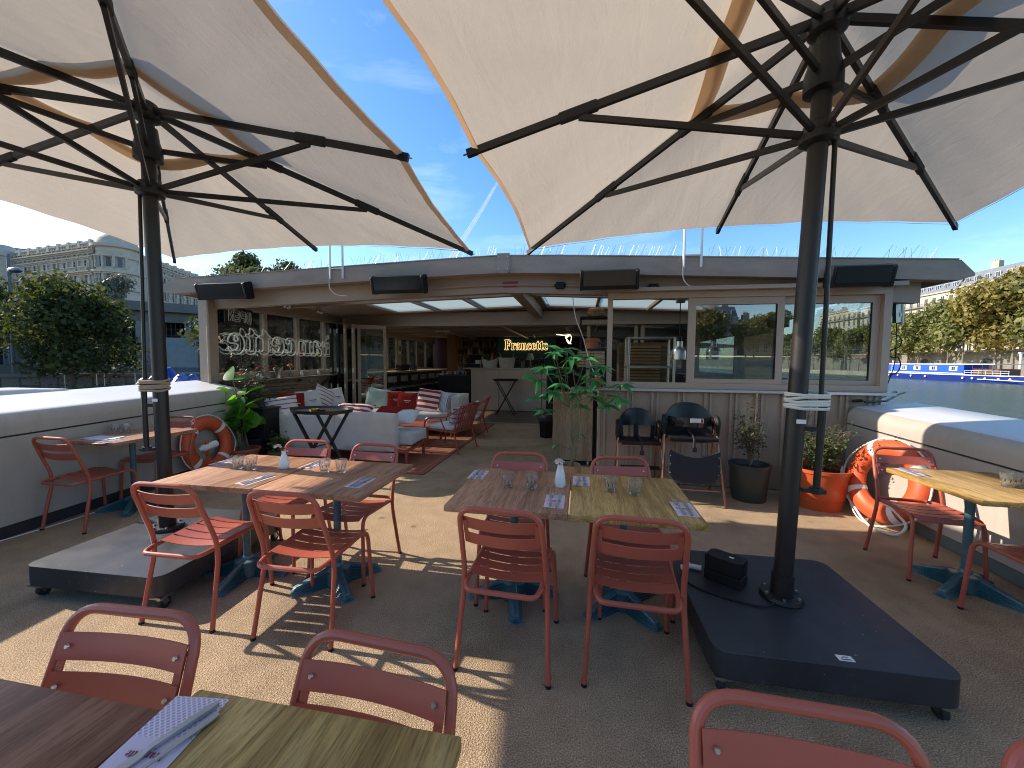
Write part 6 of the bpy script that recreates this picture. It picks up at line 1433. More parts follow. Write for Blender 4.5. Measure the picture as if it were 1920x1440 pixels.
# things on the bar
def bottle_mesh(name, h, r, mt):
    m = MB(); m.lathe([(.001, 0), (r, 0), (r, h*.55), (r*.35, h*.75), (r*.32, h), (.001, h)], n=12); return m.mesh(name, mt)
GB = mat('dark_green_bottle', (.02, .035, .02), .15); BB = mat('black_bottle', (.015, .012, .012), .15); CB = mat('clear_bottle', (.35, .36, .34), .15); AB = mat('amber_bottle', (.22, .07, .015), .2)
BM = [bottle_mesh('bottle', .31, .038, q) for q in (GB, BB, CB, AB)]
Zb = 1.316
def bucket(label, px0, px1, pyt, shape):
    a = on_y(px0, 690, 11.72); b = on_y(px1, 690, 11.72); x = (a.x+b.x)/2; w = (b.x-a.x)/2; h = on_y(px0, pyt, 11.72).z-Zb
    t = thing('wine_bucket', label, 'ice bucket', (x, 11.74, Zb), 0, 'white ice buckets on the bar'); m = MB(); n = 36; V = []
    for k, (z, q) in enumerate(((0, .82), (.3, .88), (.7, .96), (1, 1.0), (1, .95), (.5, .86), (.08, .8))):
        for i in range(n): an = 2*math.pi*i/n; dip = shape*(-.28*h*math.sin(an)**2+.1*h*abs(math.cos(an))**3) if z == 1 else 0; V.append((w*q*math.cos(an), w*.62*q*math.sin(an), z*h+dip))
    m._add(V, [(j*n+i, j*n+(i+1) % n, (j+1)*n+(i+1) % n, (j+1)*n+i) for j in range(6) for i in range(n)]+[tuple(range(n-1, -1, -1)), tuple(6*n+i for i in range(n))]); m.build('bucket_shell', X['white_matte'], t); return x, h, w
x, h, w = bucket('pale blue ice bucket beside the till', 891, 902, 675, 0); bpy.data.objects[-1] if False else None
for k, (px0, px1, pt, lab, sh_) in enumerate(((903, 934, 671, 'white scoop shaped ice bucket full of bottles', 1.0), (934, 966, 670, 'white ice bucket with a round emblem', .15))):
    x, h, w = bucket(lab, px0, px1, pt, sh_)
    for q in range(4):
        o = put('bottle', BM[(q+k*2) % 3]); o.location = (x-w*.6+w*.4*q, 11.74+.05*(q % 2), Zb+h*.45); o.rotation_euler = (.1, .12*(q-1.5), 0); tag(o, ['dark bottle leaning in the scoop shaped ice bucket', 'bottle neck showing above the ice bucket with the emblem'][k], 'bottle', ['bottles in the scoop shaped bucket', 'bottles in the bucket with the emblem'][k])
    if k == 1:
        t = bpy.data.objects.get('wine_bucket.002'); m = MB(); m.cyl((0, -w*.585, h*.5), (0, -w*.575, h*.5), .05, n=16); m.build('emblem', X['steel'], t)
t = thing('till', 'dark till with slanted screen at the left end of the bar', 'till', (on_y(889, 690, 11.8).x, 11.85, Zb)); m = MB(); m.box((0, 0, .06), (.42, .35, .12)); m.build('drawer', X['black'], t); m = MB(); m.box((.02, 0, .27), (.38, .03, .26), Matrix.Rotation(rad(-25), 3, 'X')); m.build('screen', mat('dark_blue_screen', (.015, .02, .045), .2), t)
t = thing('table_lamp', 'small lamp with white pleated shade on the bar', 'lamp', (on_y(994, 690, 11.9).x, 11.9, Zb)); m = MB(); m.lathe([(.001, 0), (.07, 0), (.06, .02), (.015, .04), (.015, .26)], n=16); m.build('lamp_stand', X['alu'], t); m = MB(); m.lathe([(.135, .25), (.07, .46), (.065, .46), (.13, .25)], n=32, rib=lambda a, z: .03*math.cos(16*a)); m.build('lamp_shade', X['white_matte'], t)
for k, px in enumerate((996, 1001, 1006, 1010, 1015, 1019)):
    o = put('bottle', BM[1 if k % 3 else 3]); o.location = (on_y(px, 690, 11.7).x, 11.70+.05*(k % 2), Zb); tag(o, 'dark wine bottle in the row right of the bar lamp', 'bottle', 'dark bottles right of the bar lamp')
t = thing('flower_bunch', 'mixed flowers in an amber jar on the bar left of the lamp', 'flowers', (on_y(980, 690, 11.7).x, 11.72, Zb)); m = MB(); m.lathe([(.001, 0), (.06, 0), (.06, .2), (.001, .2)], n=14); m.build('jar', AB, t); m = MB()
for k in range(16): a = k*2.4; petals(m, Vector((-.06+.13*math.cos(a), .1*math.sin(a), .28+.07*math.sin(k*1.7))), .05, 5, 1, .4, rr)
m.build('blooms', mat('mixed_dusty_petals', (.45, .22, .18), .8, var=.6, scale=20), t)
# back shelf with bottles
t = thing('bottle_shelf', 'tall lit shelf crowded with bottles at the back left of the bar', 'shelf', (-4.45, 16.3, 0))
m = MB(); m.box2((-.95, .1, .6), (.9, .25, 2.5)); m.build('back_panel', mat('warm_wood_back', (.16, .075, .03), .5), t, smooth=False)
for z in (1.05, 1.42, 1.78, 2.12, 2.44): m = MB(); m.box2((-.95, -.12, z), (.9, .1, z+.025)); m.build('shelf_board', X['wood_counter'], t, smooth=False)
rr = random.Random(31); kinds = [CB, AB, GB, mat('pale_label_bottle', (.5, .46, .4), .4), mat('white_box', (.6, .58, .52), .6), BB]; KM = [bottle_mesh('bottle', .27, .045, q) for q in kinds]
KN = ['clear bottle', 'amber bottle', 'green bottle', 'pale labelled bottle', 'white carton bottle', 'black bottle']; SN = {1.075: 'lowest lit', 1.445: 'second lit', 1.805: 'third lit', 2.145: 'topmost lit'}
for z in (1.075, 1.445, 1.805, 2.145):
    x = -.9
    while x < .86:
        o = put('bottle', rr.choice(KM)); o.location = (-4.45+x, 16.28, z); tag(o, '%s on the %s shelf behind the bar' % (KN[KM.index(o.data)], SN[z]), 'bottle', 'bottles on the back shelf'); x += rr.uniform(.10, .15)
t = thing('wood_pillar', 'warm wooden pillar at the end of the window counter', 'pillar', (on_y(849, 650, 14).x, 14, 0)); m = MB(); m.box2((-.16, -.16, 0), (.16, .16, 2.5)); m.build('shaft', mat('orange_wood', (.25, .11, .045), .5), t, smooth=False); m = MB(); m.box2((-.17, -.17, 0), (.17, .17, .1)); m.build('plinth', X['wood_dark'], t, smooth=False)
t = thing('fire_extinguisher', 'red fire extinguisher on the wall beside the teal tiles', 'extinguisher', (on_y(929, 676, 14.8).x, 14.75, 1.25)); m = MB(); m.lathe([(.001, 0), (.08, 0), (.08, .42), (.03, .5), (.001, .5)], n=14); m.build('cylinder', mat('red_enamel', (.45, .02, .02), .3), t); m = MB(); m.box((0, 0, .53), (.09, .04, .06)); m.build('valve', X['black'], t)
for px, y, lab in ((833, 12, 'small white framed poster between the left bar windows'),):
    pass
m = MB(); q = bx(12.62)+.075; m.box((q, 12.62, 1.98), (.02, .20, .48)); o = tag(m.build('poster', [X['white_matte']], smooth=False), 'white poster on the post between the left bar windows', 'poster'); m = MB(); m.box((q+.011, 12.62, 1.93), (.004, .11, .18)); m.build('poster_print', X['black'], o, smooth=False)
# window counter with stools
t = thing('window_counter', 'long pale wooden counter under the left bar windows', 'counter', (-5.7, 12.4, 0)); m = MB(); m.box2((-.50, -2.75, 1.14), (.22, 3.6, 1.19)); m.build('countertop', X['wood_counter'], t, smooth=False); m = MB(); m.box2((-.48, -2.7, .0), (-.1, 3.55, 1.135)); m.build('counter_front', X['sheet_black'], t, smooth=False)
def stool(label, loc, rz):
    t = thing('bar_stool', label, 'bar stool', loc, rz, 'grey bar stools along the window counter'); g = mat('grey_stool_shell', (.2, .18, .17), .6) if 'grey_stool_shell' not in bpy.data.materials else bpy.data.materials['grey_stool_shell']
    m = soft_box(-.19, .19, -.19, .19, .72, .755, .008); m.build('seat', g, t, weld=.001, angle=50); m = MB(); m.grid(lambda u, v: Vector(((u-.5)*.40, -.20-.03*math.cos((u-.5)*3), .93+.16*v)), 10, 3); m.grid(lambda u, v: Vector(((u-.5)*.40, -.215-.03*math.cos((u-.5)*3), .93+.16*v)), 10, 3, flip=True); m.build('backrest', g, t)
    for sx in (-1, 1):
        m = MB(); m.tube([(sx*.13, -.17, .73), (sx*.16, -.20, 1.02)], .009, 6); m.build('back_post', X['black'], t)
        for sy in (-1, 1): m = MB(); m.tube([(sx*.15, sy*.15, .72), (sx*.21, sy*.21, 0)], .011, 6); m.build('leg', X['black'], t)
    m = MB(); m.tube([(.18, .18, .28), (-.18, .18, .28), (-.18, -.18, .28), (.18, -.18, .28)], .008, 6, closed=True); m.build('foot_ring', X['black'], t); return t
s0 = None
for k, y in enumerate((9.75, 10.5, 11.25, 12.0, 12.75, 13.5, 14.2, 15.0)):
    loc = (-5.18-.02*k, y, 0); lab = ['grey bar stool nearest the folding doors', 'second grey bar stool from the folding doors', 'third grey bar stool from the folding doors', 'fourth grey bar stool from the folding doors', 'fourth grey bar stool from the wooden pillar', 'third grey bar stool from the wooden pillar', 'second grey bar stool from the wooden pillar', 'grey bar stool nearest the wooden pillar'][k]
    if s0 is None: s0 = stool(lab, loc, rad(82))
    else: dup(s0, loc, rad(82+(k*37) % 13-6), lab)
for k, y in enumerate((11.55, 11.85)):
    m = MB(); m.box((-5.62, y, 1.30), (.2, .26, .2)); tag(m.build('condiment_box', X['black'], bevel=.008), ['black condiment box on the window counter, nearer the folding doors', 'black condiment box on the window counter, nearer the oil bottles'][k], 'box', 'black condiment boxes')
for k in range(4):
    o = put('bottle', BM[1]); o.location = (-5.6, 12.25+.14*k, 1.19); o.scale = (.8,)*3; tag(o, 'small dark oil bottle in the row on the window counter', 'bottle', 'oil bottles on the window counter')
t = thing('service_station', 'low dark service cupboard left of the bar', 'cupboard', (-3.95, 12.2, 0)); m = MB(); m.box2((-.55, -.3, 0), (.5, .4, 1.05)); m.build('carcass', X['sheet_black'], t, smooth=False); m = MB(); m.box2((-.57, -.32, 1.052), (.52, .42, 1.085)); m.build('top', X['wood_dark'], t, smooth=False)
for k in range(7):
    m = MB(); m.lathe([(.001, 0), (.035, 0), (.045, .11), (.001, .1)], n=10); o = m.build('cup', X['white'] if k % 2 else X['steel']); o.location = (-4.4+.13*k, 12.05+.06*(k % 2), 1.086); tag(o, 'cup on the dark service cupboard left of the bar', 'cup', 'cups on the service cupboard')
# pendant tubes
for (px, py, y), lab in (((829, 621, 10.4), 'short white tube lamp hanging above the window counter'),):
    p = on_y(px, py, y); t = thing('tube_lamp', lab, 'lamp', p); m = MB(); m.cyl((-.2, 0, 0), (.2, 0, 0), .025, n=10); m.build('tube', X['white_matte'], t); m = MB(); m.cyl((0, 0, .02), (0, 0, .2), .006, n=6); m.build('rod', X['black'], t)
for k, (px, py, y) in enumerate(((1000, 627, 13.0), (1063, 612, 10.5))):
    p = on_y(px, py, y); t = thing('track_spot', ['grey track spotlight aimed at the teal tiled wall', 'white track spotlight near the passage to the kitchen'][k], 'spotlight', p); m = MB(); m.cyl((0, 0, 0), (.03, .04, -.12), .04, n=12); m.build('lamp_head', X['white_matte'] if k else X['alu'], t); m = MB(); m.cyl((0, 0, 0), (0, 0, .12), .012, n=6); m.build('stem', X['black'], t)
# menu board and cables at the right end of the kitchen
p = on_y(1682, 585, 5.25); t = thing('display_board', 'teal display board on a bracket at the right end of the kitchen', 'display board', p, rad(38))
m = MB(); m.box((0, 0, 0), (.16, .035, .24), Matrix.Rotation(rad(-9), 3, 'Y')); m.build('board', mat('teal_board', (.012, .05, .06), .3), t, smooth=False); m = MB(); m.box((.05, -.02, -.03), (.05, .003, .05), Matrix.Rotation(rad(-9), 3, 'Y')); m.build('board_print', mat('light_teal_print', (.03, .3, .33), .4), t, smooth=False)
m = MB(); m.box((.10, .0, 0), (.045, .045, .26), Matrix.Rotation(rad(-9), 3, 'Y')); m.build('edge_frame', X['white_paint'], t, smooth=False); m = MB(); m.cyl((-.2, .02, -.0), (-.05, .02, -.0), .012, n=6); m.build('bracket', X['steel'], t)
P = [on_y(*q, 5.15) for q in ((1668, 625), (1685, 628), (1692, 640), (1686, 652), (1670, 655), (1666, 665), (1674, 672), (1684, 668), (1690, 685), (1682, 700), (1668, 703))]
m = MB(); m.tube(fillet(P, .08, 5), .006, 6); m.tube(fillet([on_y(*q, 5.18) for q in ((1681, 605), (1680, 660), (1676, 690), (1664, 720))], .1, 5), .005, 6); tag(m.build('cable_loop', X['black']), 'black cables looping down the right end of the kitchen', 'cable')
P = [on_z(*q, 1.09) for q in ((1600, 752), (1640, 750), (1668, 738), (1680, 735))]; m = MB(); m.tube(P, .018, 6); m.tube([(p.x+.05, p.y-.1, p.z) for p in P], .012, 6); tag(m.build('hose', X['black']), 'black hoses lying on the bulwark end by the kitchen sill', 'hose')

# ------------------------------------------------------------------ trees
def tree_meshes(H, CR_, CB, leaf, n, seed, mt, bark, flat=1.0, trunk_r=.22, lobes=9):
    r = random.Random(seed); tk = MB(); cr = MB()
    lob = []
    for k in range(lobes):
        a = r.uniform(0, 6.28); q = math.sqrt(r.random())*CR_*.62; z = CB+(H-CB)*r.uniform(.12, .86); s = CR_*r.uniform(.36, .58)*(1-.35*abs((z-CB)/(H-CB)-.45))
        lob.append((Vector((q*math.cos(a), q*math.sin(a), z)), s))
    lob.append((Vector((0, 0, CB+(H-CB)*.55)), CR_*.6)); lob.append((Vector((0, 0, H-CR_*.45)), CR_*.42))
    top = Vector((r.uniform(-.3, .3), r.uniform(-.3, .3), CB+(H-CB)*.55)); P = fillet([(0, 0, 0), (r.uniform(-.15, .15), 0, CB*.6), top], .5, 5); tk.tube(P, [trunk_r*(1-.7*i/(len(P)-1)) for i in range(len(P))], 8)
    for c, s in lob:
        b = Vector((0, 0, CB*r.uniform(.75, 1.15))); Q = fillet([b, b.lerp(c, .5)+Vector((0, 0, -.1*s)), c], .3, 3); tk.tube(Q, [trunk_r*.42*(1-.85*i/(len(Q)-1)) for i in range(len(Q))], 5)
    tot = sum(s*s for _, s in lob)
    for c, s in lob:
        for k in range(int(n*s*s/tot)):
            d = Vector((r.gauss(0, 1), r.gauss(0, 1), r.gauss(0, 1))).normalized(); rad_ = s*(r.random()**.38)*(1+.18*math.sin(d.x*7+seed)*math.sin(d.y*6)*1.0); p = c+Vector((d.x, d.y, d.z*.86*flat))*rad_
            nd = (d+Vector((r.gauss(0, .7), r.gauss(0, .7), r.gauss(0, .7)))).normalized(); x, y = perp(nd); an = r.uniform(0, 6.28); u = x*math.cos(an)+y*math.sin(an); v = nd.cross(u); L = leaf*r.uniform(.6, 1.3)
            cr._add([p-u*L*.5, p+v*L*.38, p+u*L*.55, p-v*L*.38], [(0, 1, 2, 3)])
    return tk.mesh('trunk', bark), cr.mesh('crown', mt, smooth=False)
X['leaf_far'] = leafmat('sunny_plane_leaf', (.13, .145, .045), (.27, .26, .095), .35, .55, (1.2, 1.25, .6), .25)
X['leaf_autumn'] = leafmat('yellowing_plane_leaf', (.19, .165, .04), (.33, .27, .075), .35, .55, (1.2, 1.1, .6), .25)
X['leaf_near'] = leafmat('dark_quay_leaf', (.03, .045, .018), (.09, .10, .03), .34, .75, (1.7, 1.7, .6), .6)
X['leaf_silver'] = leafmat('silvery_leaf', (.10, .12, .10), (.18, .2, .17), .3, .5, (1.2, 1.2, .9), .5)
X['bark_far'] = mat('pale_plane_bark', (.2, .17, .13), .9, 0, .3, 2)
TREES = [tree_meshes(13.5, 5.4, 4.0, .62, 5200, 1, X['leaf_far'], X['bark_far']), tree_meshes(12.5, 5.0, 3.6, .60, 4800, 2, X['leaf_far'], X['bark_far']), tree_meshes(14.5, 5.6, 4.2, .62, 5200, 3, X['leaf_autumn'], X['bark_far'])]
def tree(label, loc, k, s=1.0, rz=0, group=None, name='plane_tree'):
    t = thing(name, label, 'tree', loc, rz, group); t.scale = (s, s, s)
    put('trunk', TREES[k][0], t); put('crown', TREES[k][1], t); return t

# ------------------------------------------------------------------ right bank: quay, barge, trees, buildings
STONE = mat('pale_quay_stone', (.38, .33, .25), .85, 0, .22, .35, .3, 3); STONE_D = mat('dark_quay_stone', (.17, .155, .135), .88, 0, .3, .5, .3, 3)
def stone_blocks(name, c1, c2, mort, bw, rh):
    t = NT(name); b = t.new('ShaderNodeTexBrick', {'Vector': t.coords((1, 1, 1), (rad(90), 0, rad(90))), 'Color1': c4(c1), 'Color2': c4(c2), 'Mortar': c4(mort), 'Scale': 1.0, 'Mortar Size': .03, 'Brick Width': bw, 'Row Height': rh})
    n = t.noise(t.coords(), .25, 6); c = t.mix(1, b, t.ramp(n, [(.3, (.65,)*3), (.7, (1.2,)*3)]), 'MULTIPLY'); p = t.new('ShaderNodeBsdfPrincipled', {'Roughness': .9}); t.l.new(t.out_of(c), p.inputs['Base Color']); t.surf(p); return t.m
QW = stone_blocks('quay_wall_blocks', (.40, .35, .27), (.34, .30, .23), (.2, .18, .14), 1.6, .55)
m = MB(); m.box2((79, -260, WATER-2), (89, 420, -.4)); tag(m.build('lower_quay', STONE, smooth=False), kind='structure')
t = thing('quay_wall', 'long pale stone retaining wall of the right river bank', 'wall', (89, 60, 0)); m = MB(); m.box2((0, -320, -2), (1.2, 360, 4.6)); m.build('stone_face', QW, t, smooth=False); m = MB(); m.box2((-.15, -320, 4.602), (1.35, 360, 5.0)); m.build('coping', STONE, t, smooth=False)
for k in range(8):
    y = 40+16*k-60; m = MB(); n = 12; V = [(-.06, y+1.6*math.cos(math.pi*i/n), -.4+1.9+1.6*math.sin(math.pi*i/n)) for i in range(n+1)]+[(-.06, y-1.6, -.38), (-.06, y+1.6, -.38)]; V2 = [(v[0]+.05, v[1], v[2]) for v in V]; kk = len(V); m._add(V+V2, [tuple(range(kk)), tuple(range(2*kk-1, kk-1, -1))]+[(i, (i+1) % kk, (i+1) % kk+kk, i+kk) for i in range(kk)]); m.build('arched_doorway', X['sheet_black'], t, smooth=False)
m = MB(); m.box2((90.2, -260, -2), (320, 420, 4.55)); tag(m.build('upper_street', mat('street_ground', (.22, .2, .18), .9), smooth=False), kind='structure')
# crowns rise from the lower quay; v spacing follows the photograph
spots = [(86, 131, 0, .98), (88, 124, 1, 1.0), (86, 118, 0, 1.08), (87.5, 111.5, 1, 1.15), (86, 106, 0, 1.2), (88, 101, 2, 1.28), (86.5, 96, 2, 1.36), (88, 90, 0, 1.36)]
labs = ['plane tree on the right bank right beside the cabin edge', 'plane tree on the right bank above the bow of the blue barge', 'plane tree on the right bank behind the first barge window', 'plane tree on the right bank behind the second barge window', 'plane tree on the right bank behind the last barge windows', 'yellowing plane tree on the right bank over the open stern of the barge', 'most golden plane tree at the right picture edge', 'plane tree mostly outside the right picture edge']
for (x, y, k, s), lab in zip(spots, labs): tree(lab, (x, y, -.4), k, s*1.12, x*1.7+y, 'plane trees on the right bank')
for k, (x, y) in enumerate(((93, 137), (94, 128), (93, 121), (94, 113), (94, 105))): tree(['plane tree of the upper street farthest behind the cabin edge', 'plane tree of the upper street in the gap above the barge bow', 'plane tree of the upper street behind the first barge window', 'plane tree of the upper street behind the barge middle', 'plane tree of the upper street behind the barge stern'][k], (x, y, 4.5), k % 2, .82, k*2.0, 'street trees above the quay wall')
for k in range(8): tree('plane tree farther along the right bank, seen only through the cabin glass', (86+1.5*(k % 2), 140+9*k, -.4), k % 2, 1.05+.05*(k % 3), k*1.9, 'plane trees hidden behind the cabin')
rr = random.Random(5); DOWN = []
# downstream bank behind the camera, mirrored in the kitchen panes
t = thing('quay_wall', 'stone quay wall downstream, mirrored in the kitchen panes', 'wall', (40, -92, -2), rad(-12)); m = MB(); m.box2((-90, -3, 0), (90, 0, 4.8)); m.build('stone_face', QW, t, smooth=False); m = MB(); m.box2((-90, -3, 4.802), (90, .15, 5.1)); m.build('coping', STONE, t, smooth=False)
m = MB(); m.prism([(-60, -72), (132, -113), (132, -300), (-60, -300)], 4.3, Matrix.Translation((0, -.4, -1.8))); tag(m.build('downstream_bank', mat('bank_ground', (.22, .2, .18), .9), smooth=False), kind='structure')
for k in range(26): tree('plane tree on the downstream bank, mirrored in the kitchen panes', (-38+6.1*k+rr.uniform(-2, 2), -86-1.3*k+rr.uniform(-4, 0), 2.4), k % 3, rr.uniform(.8, 1.15), k*1.3, 'plane trees mirrored in the kitchen window')
for k, (x, y) in enumerate(((-48, -108), (-14, -116), (20, -125), (54, -133), (88, -140))): DOWN.append((x, y, k))
# blue barge
t = thing('river_barge', 'bright blue houseboat barge with white trim moored across the river', 'boat', (74.5, 95, WATER), rad(-3.5)); BL = mat('bright_blue_paint', (.014, .085, .62), .35, 0, .06); BD = mat('deep_blue_paint', (.012, .03, .22), .4, 0, .08); WT = mat('white_trim_paint', (.74, .74, .74), .45)
def hullsec(y): k = (y+20)/44; w = 2.4*min(1, (1-abs(2*k-1)**6)+.05); return w
ysb = [-20, -19, -17, -13, -5, 5, 14, 19, 22, 24]; m = MB(); V = []
for y in ysb:
    w = hullsec(y); zt2 = 1.35+(.5*max(0, (y-12)/12)**2)+(.15*max(0, (-y-14)/6)**2); V += [(-w*.8, y, -.3), (-w, y, zt2), (w, y, zt2), (w*.8, y, -.3)]
m._add(V, [(i*4+j, i*4+(j+1) % 4, (i+1)*4+(j+1) % 4, (i+1)*4+j) for i in range(len(ysb)-1) for j in range(4)]+[(0, 1, 2, 3), tuple(len(V)-1-j for j in range(4))]); m.build('hull', BD, t, smooth=False)
m = MB()
for a, b in zip(ysb, ysb[1:]):
    za = 1.3+(.5*max(0, (a-12)/12)**2)+(.15*max(0, (-a-14)/6)**2); zb = 1.3+(.5*max(0, (b-12)/12)**2)+(.15*max(0, (-b-14)/6)**2); m.beam((-hullsec(a)-.03, a, za), (-hullsec(b)-.03, b, zb), .08, .16)
m.build('rub_rail', WT, t, smooth=False); m = MB(); m.beam((-2.33, -18.5, .55), (-2.33, -10, .62), .08, .12); m.build('rub_rail', WT, t, smooth=False)
m = MB(); m.box2((-1.9, -6.5, 1.30), (1.9, 15.5, 3.25)); m.build('cabin', BL, t, smooth=False); m = MB(); m.box2((-2.05, -12.8, 3.252), (2.05, 15.8, 3.42)); m.build('cabin_roof', WT, t, smooth=False)
m = MB(); m.box2((-1.93, -6.5, 1.5), (-1.9, 15.5, 1.62)); m.build('white_stripe', WT, t, smooth=False)
for y in (-4.2, .6, 5.0, 9.0):
    m = MB(); m.box2((-1.96, y-.95, 2.05), (-1.9, y+.95, 2.95)); w = m.build('window', WT, t, smooth=False)
    for q in range(4): m = MB(); m.box2((-1.975, y-.82+.42*q, 2.15), (-1.962, y-.82+.42*q+.33, 2.85)); m.build('pane', X['black'] if q in (1, 2) else mat('pale_curtain', (.5, .5, .48), .7) if 'pale_curtain' not in bpy.data.materials else bpy.data.materials['pale_curtain'], w, smooth=False)
for y in (-16, -14, -11.5, -9, -7, 2, 6, 10, 13): m = MB(); m.cyl((-2.42, y, .75), (-2.30, y, .75), .2, n=14); m.build('porthole', WT, t)
for y in (-12.3, -10.2, -8.2): m = MB(); m.box2((-1.85, y-.06, 1.3), (-1.75, y+.06, 3.25)); m.build('awning_post', BD, t, smooth=False)
m = MB(); m.box2((-1.0, -12.5, 1.3), (1.8, -7.2, 2.5)); m.build('stern_cockpit', mat('varnished_wood', (.12, .06, .03), .4), t, smooth=False)
m = MB()
for z in (1.75, 2.15): m.cyl((-2.1, -15.5, z), (-2.1, -7, z), .035, n=6)
for k in range(7): m.cyl((-2.1, -15.4+1.4*k, 1.35), (-2.1, -15.4+1.4*k, 2.15), .03, n=6)
m.build('railing', WT, t); m = MB()
for s in (-.25, .25): m.cyl((-2.0, 12.4+s, 1.2), (-2.0, 12.4+s, 4.2), .04, n=6)
for z in range(7): m.cyl((-2.0, 12.15, 1.5+.4*z), (-2.0, 12.65, 1.5+.4*z), .03, n=6)
m.build('ladder', WT, t)
t = thing('gangway_post', 'white mooring post rising behind the barge on the lower quay', 'post', (80.5, 88, -.4)); m = MB(); m.cyl((0, 0, 0), (0, 0, 4.2), .18, n=10); m.build('shaft', WT, t); m = MB(); m.box((0, 0, 4.3), (.5, .5, .2)); m.build('cap', WT, t, smooth=False)
t = thing('notice_board', 'white notice panel standing on the quay behind the barge', 'panel', (81, 79.5, -.4)); m = MB(); m.box((0, 0, 2.7), (.1, 2.3, 2.4)); m.build('board', WT, t, smooth=False); m = MB(); m.cyl((0, -.9, 0), (0, -.9, 1.6), .06, n=6); m.cyl((0, .9, 0), (0, .9, 1.6), .06, n=6); m.build('legs', X['steel'], t)
# haussmann blocks above the trees
SAND = mat('sandstone_facade', (.46, .40, .31), .85, 0, .12, .25); ZINC = mat('zinc_roof', (.20, .22, .25), .5, .3, .12, .5); WIN = mat('dark_window_glass', (.03, .035, .045), .15); SHUT = mat('white_shutter', (.6, .6, .57), .6)
def win_mesh(w, h, nm='window'):
    m = MB(); m.box2((-.05, -w/2-.12, -.1), (.12, w/2+.12, h+.12)); m.box2((-.07, -w/2, 0), (-.051, w/2, h), m=1); m.box2((-.09, -.05, 0), (-.071, .05, h)); m.box2((-.3, -w/2-.3, -.22), (-.051, w/2+.3, -.1)); return m.mesh(nm, [SHUT, WIN], smooth=False)
WM1, WM2 = win_mesh(1.25, 2.3), win_mesh(1.1, 1.6)
RAILM = MB(); RAILM.box2((-.75, -1.6, -.25), (0, 1.6, -.1)); 
for k in range(9): RAILM.box2((-.74, -1.55+.38*k, -.1), (-.70, -1.51+.38*k, .8))
RAILM.box2((-.75, -1.6, .8), (-.69, 1.6, .86)); RAILMESH = RAILM.mesh('balcony', mat('iron_balcony', (.1, .1, .1), .5), smooth=False)
def block(label, x, y0, y1, h, floors, seed, group='pale stone apartment blocks on the right bank', rz=0):
    r = random.Random(seed); t = thing('apartment_block', label, 'building', (x, y0, 4.5), rz, group); L = y1-y0
    m = MB(); m.box2((0, 0, 0), (16, L, h)); m.build('wall', SAND, t, smooth=False)
    m = MB(); m.hexa([(.1, 0.1, h+.35), (15.9, .1, h+.35), (15.9, L-.1, h+.35), (.1, L-.1, h+.35), (2.2, .1, h+4.2), (13.8, .1, h+4.2), (13.8, L-.1, h+4.2), (2.2, L-.1, h+4.2)]); rf = m.build('roof', ZINC, t, smooth=False)
    for k in range(int(L/9)+1): yy = 1+k*9; m = MB(); m.box2((3, yy, h+2), (4.2, yy+2.2, h+6.3)); [m.cyl((3.6, yy+.4+.5*q, h+6.3), (3.6, yy+.4+.5*q, h+6.9), .16, n=6) for q in range(4)]; m.build('chimney', SAND, rf, smooth=False)
    for f in (h*.2, h*.52, h-.05): m = MB(); m.box2((-.45, -.05, f), (0, L+.05, f+.4)); m.build('cornice', SAND, t, smooth=False)
    nw = max(3, int(L/2.9)); fh = (h-1.5)/floors
    for f in range(floors):
        for k in range(nw):
            yy = (k+.5)*L/nw; put('window', WM1, t, Matrix.Translation((0, yy, 1.1+f*fh)))
            if f in (1, floors-1) or (f == 3 and seed % 2): put('balcony', RAILMESH, t, Matrix.Translation((0, yy, 1.0+f*fh)))
    for k in range(nw): m = None; put('dormer_window', WM2, t, Matrix.Translation((.75, (k+.5)*L/nw, h+1.0)) )
    return t
for a in (('stone apartment block at the right picture edge with the tallest chimneys', 112, 104, 124, 22, 6, 1), ('stone apartment block second from the right picture edge', 113, 124.3, 142, 20.5, 6, 2), ('stone apartment block behind the roof corner of the cabin', 112.5, 142.3, 163, 20, 6, 3), ('stone apartment block partly hidden by the cabin roof end', 114, 163.3, 186, 20, 6, 4), ('stone apartment block hidden mostly behind the cabin', 113, 186.3, 212, 20, 6, 5)): block(*a)

for x, y, k in DOWN: block('stone apartment block on the downstream bank, mirrored in the kitchen panes', x, y, y+32, 8+2*(k % 3), 3, 20+k, 'blocks mirrored in the kitchen window', rad(-90-12))

# ------------------------------------------------------------------ left bank: quay, arcade, ornate building, trees, lamps
QL = -16.5
m = MB(); m.box2((-60, -200, WATER-2), (QL, 300, -.2)); tag(m.build('left_quay', mat('left_quay_ground', (.15, .14, .12), .9, 0, .3, .5), smooth=False), kind='structure')
# the arcade runs obliquely away to the right
A0 = img_xy(-60, 17.9).xy; A1 = img_xy(700, 28.6).xy; ad = (A1-A0).normalized(); an_ = Vector((ad.y, -ad.x)); AL = (A1-A0).length
arc = thing('arcade_wall', 'dark stone arcade with square openings and a heavy cornice on the left quay', 'arcade', (A0.x, A0.y, 0), math.atan2(ad.y, ad.x))
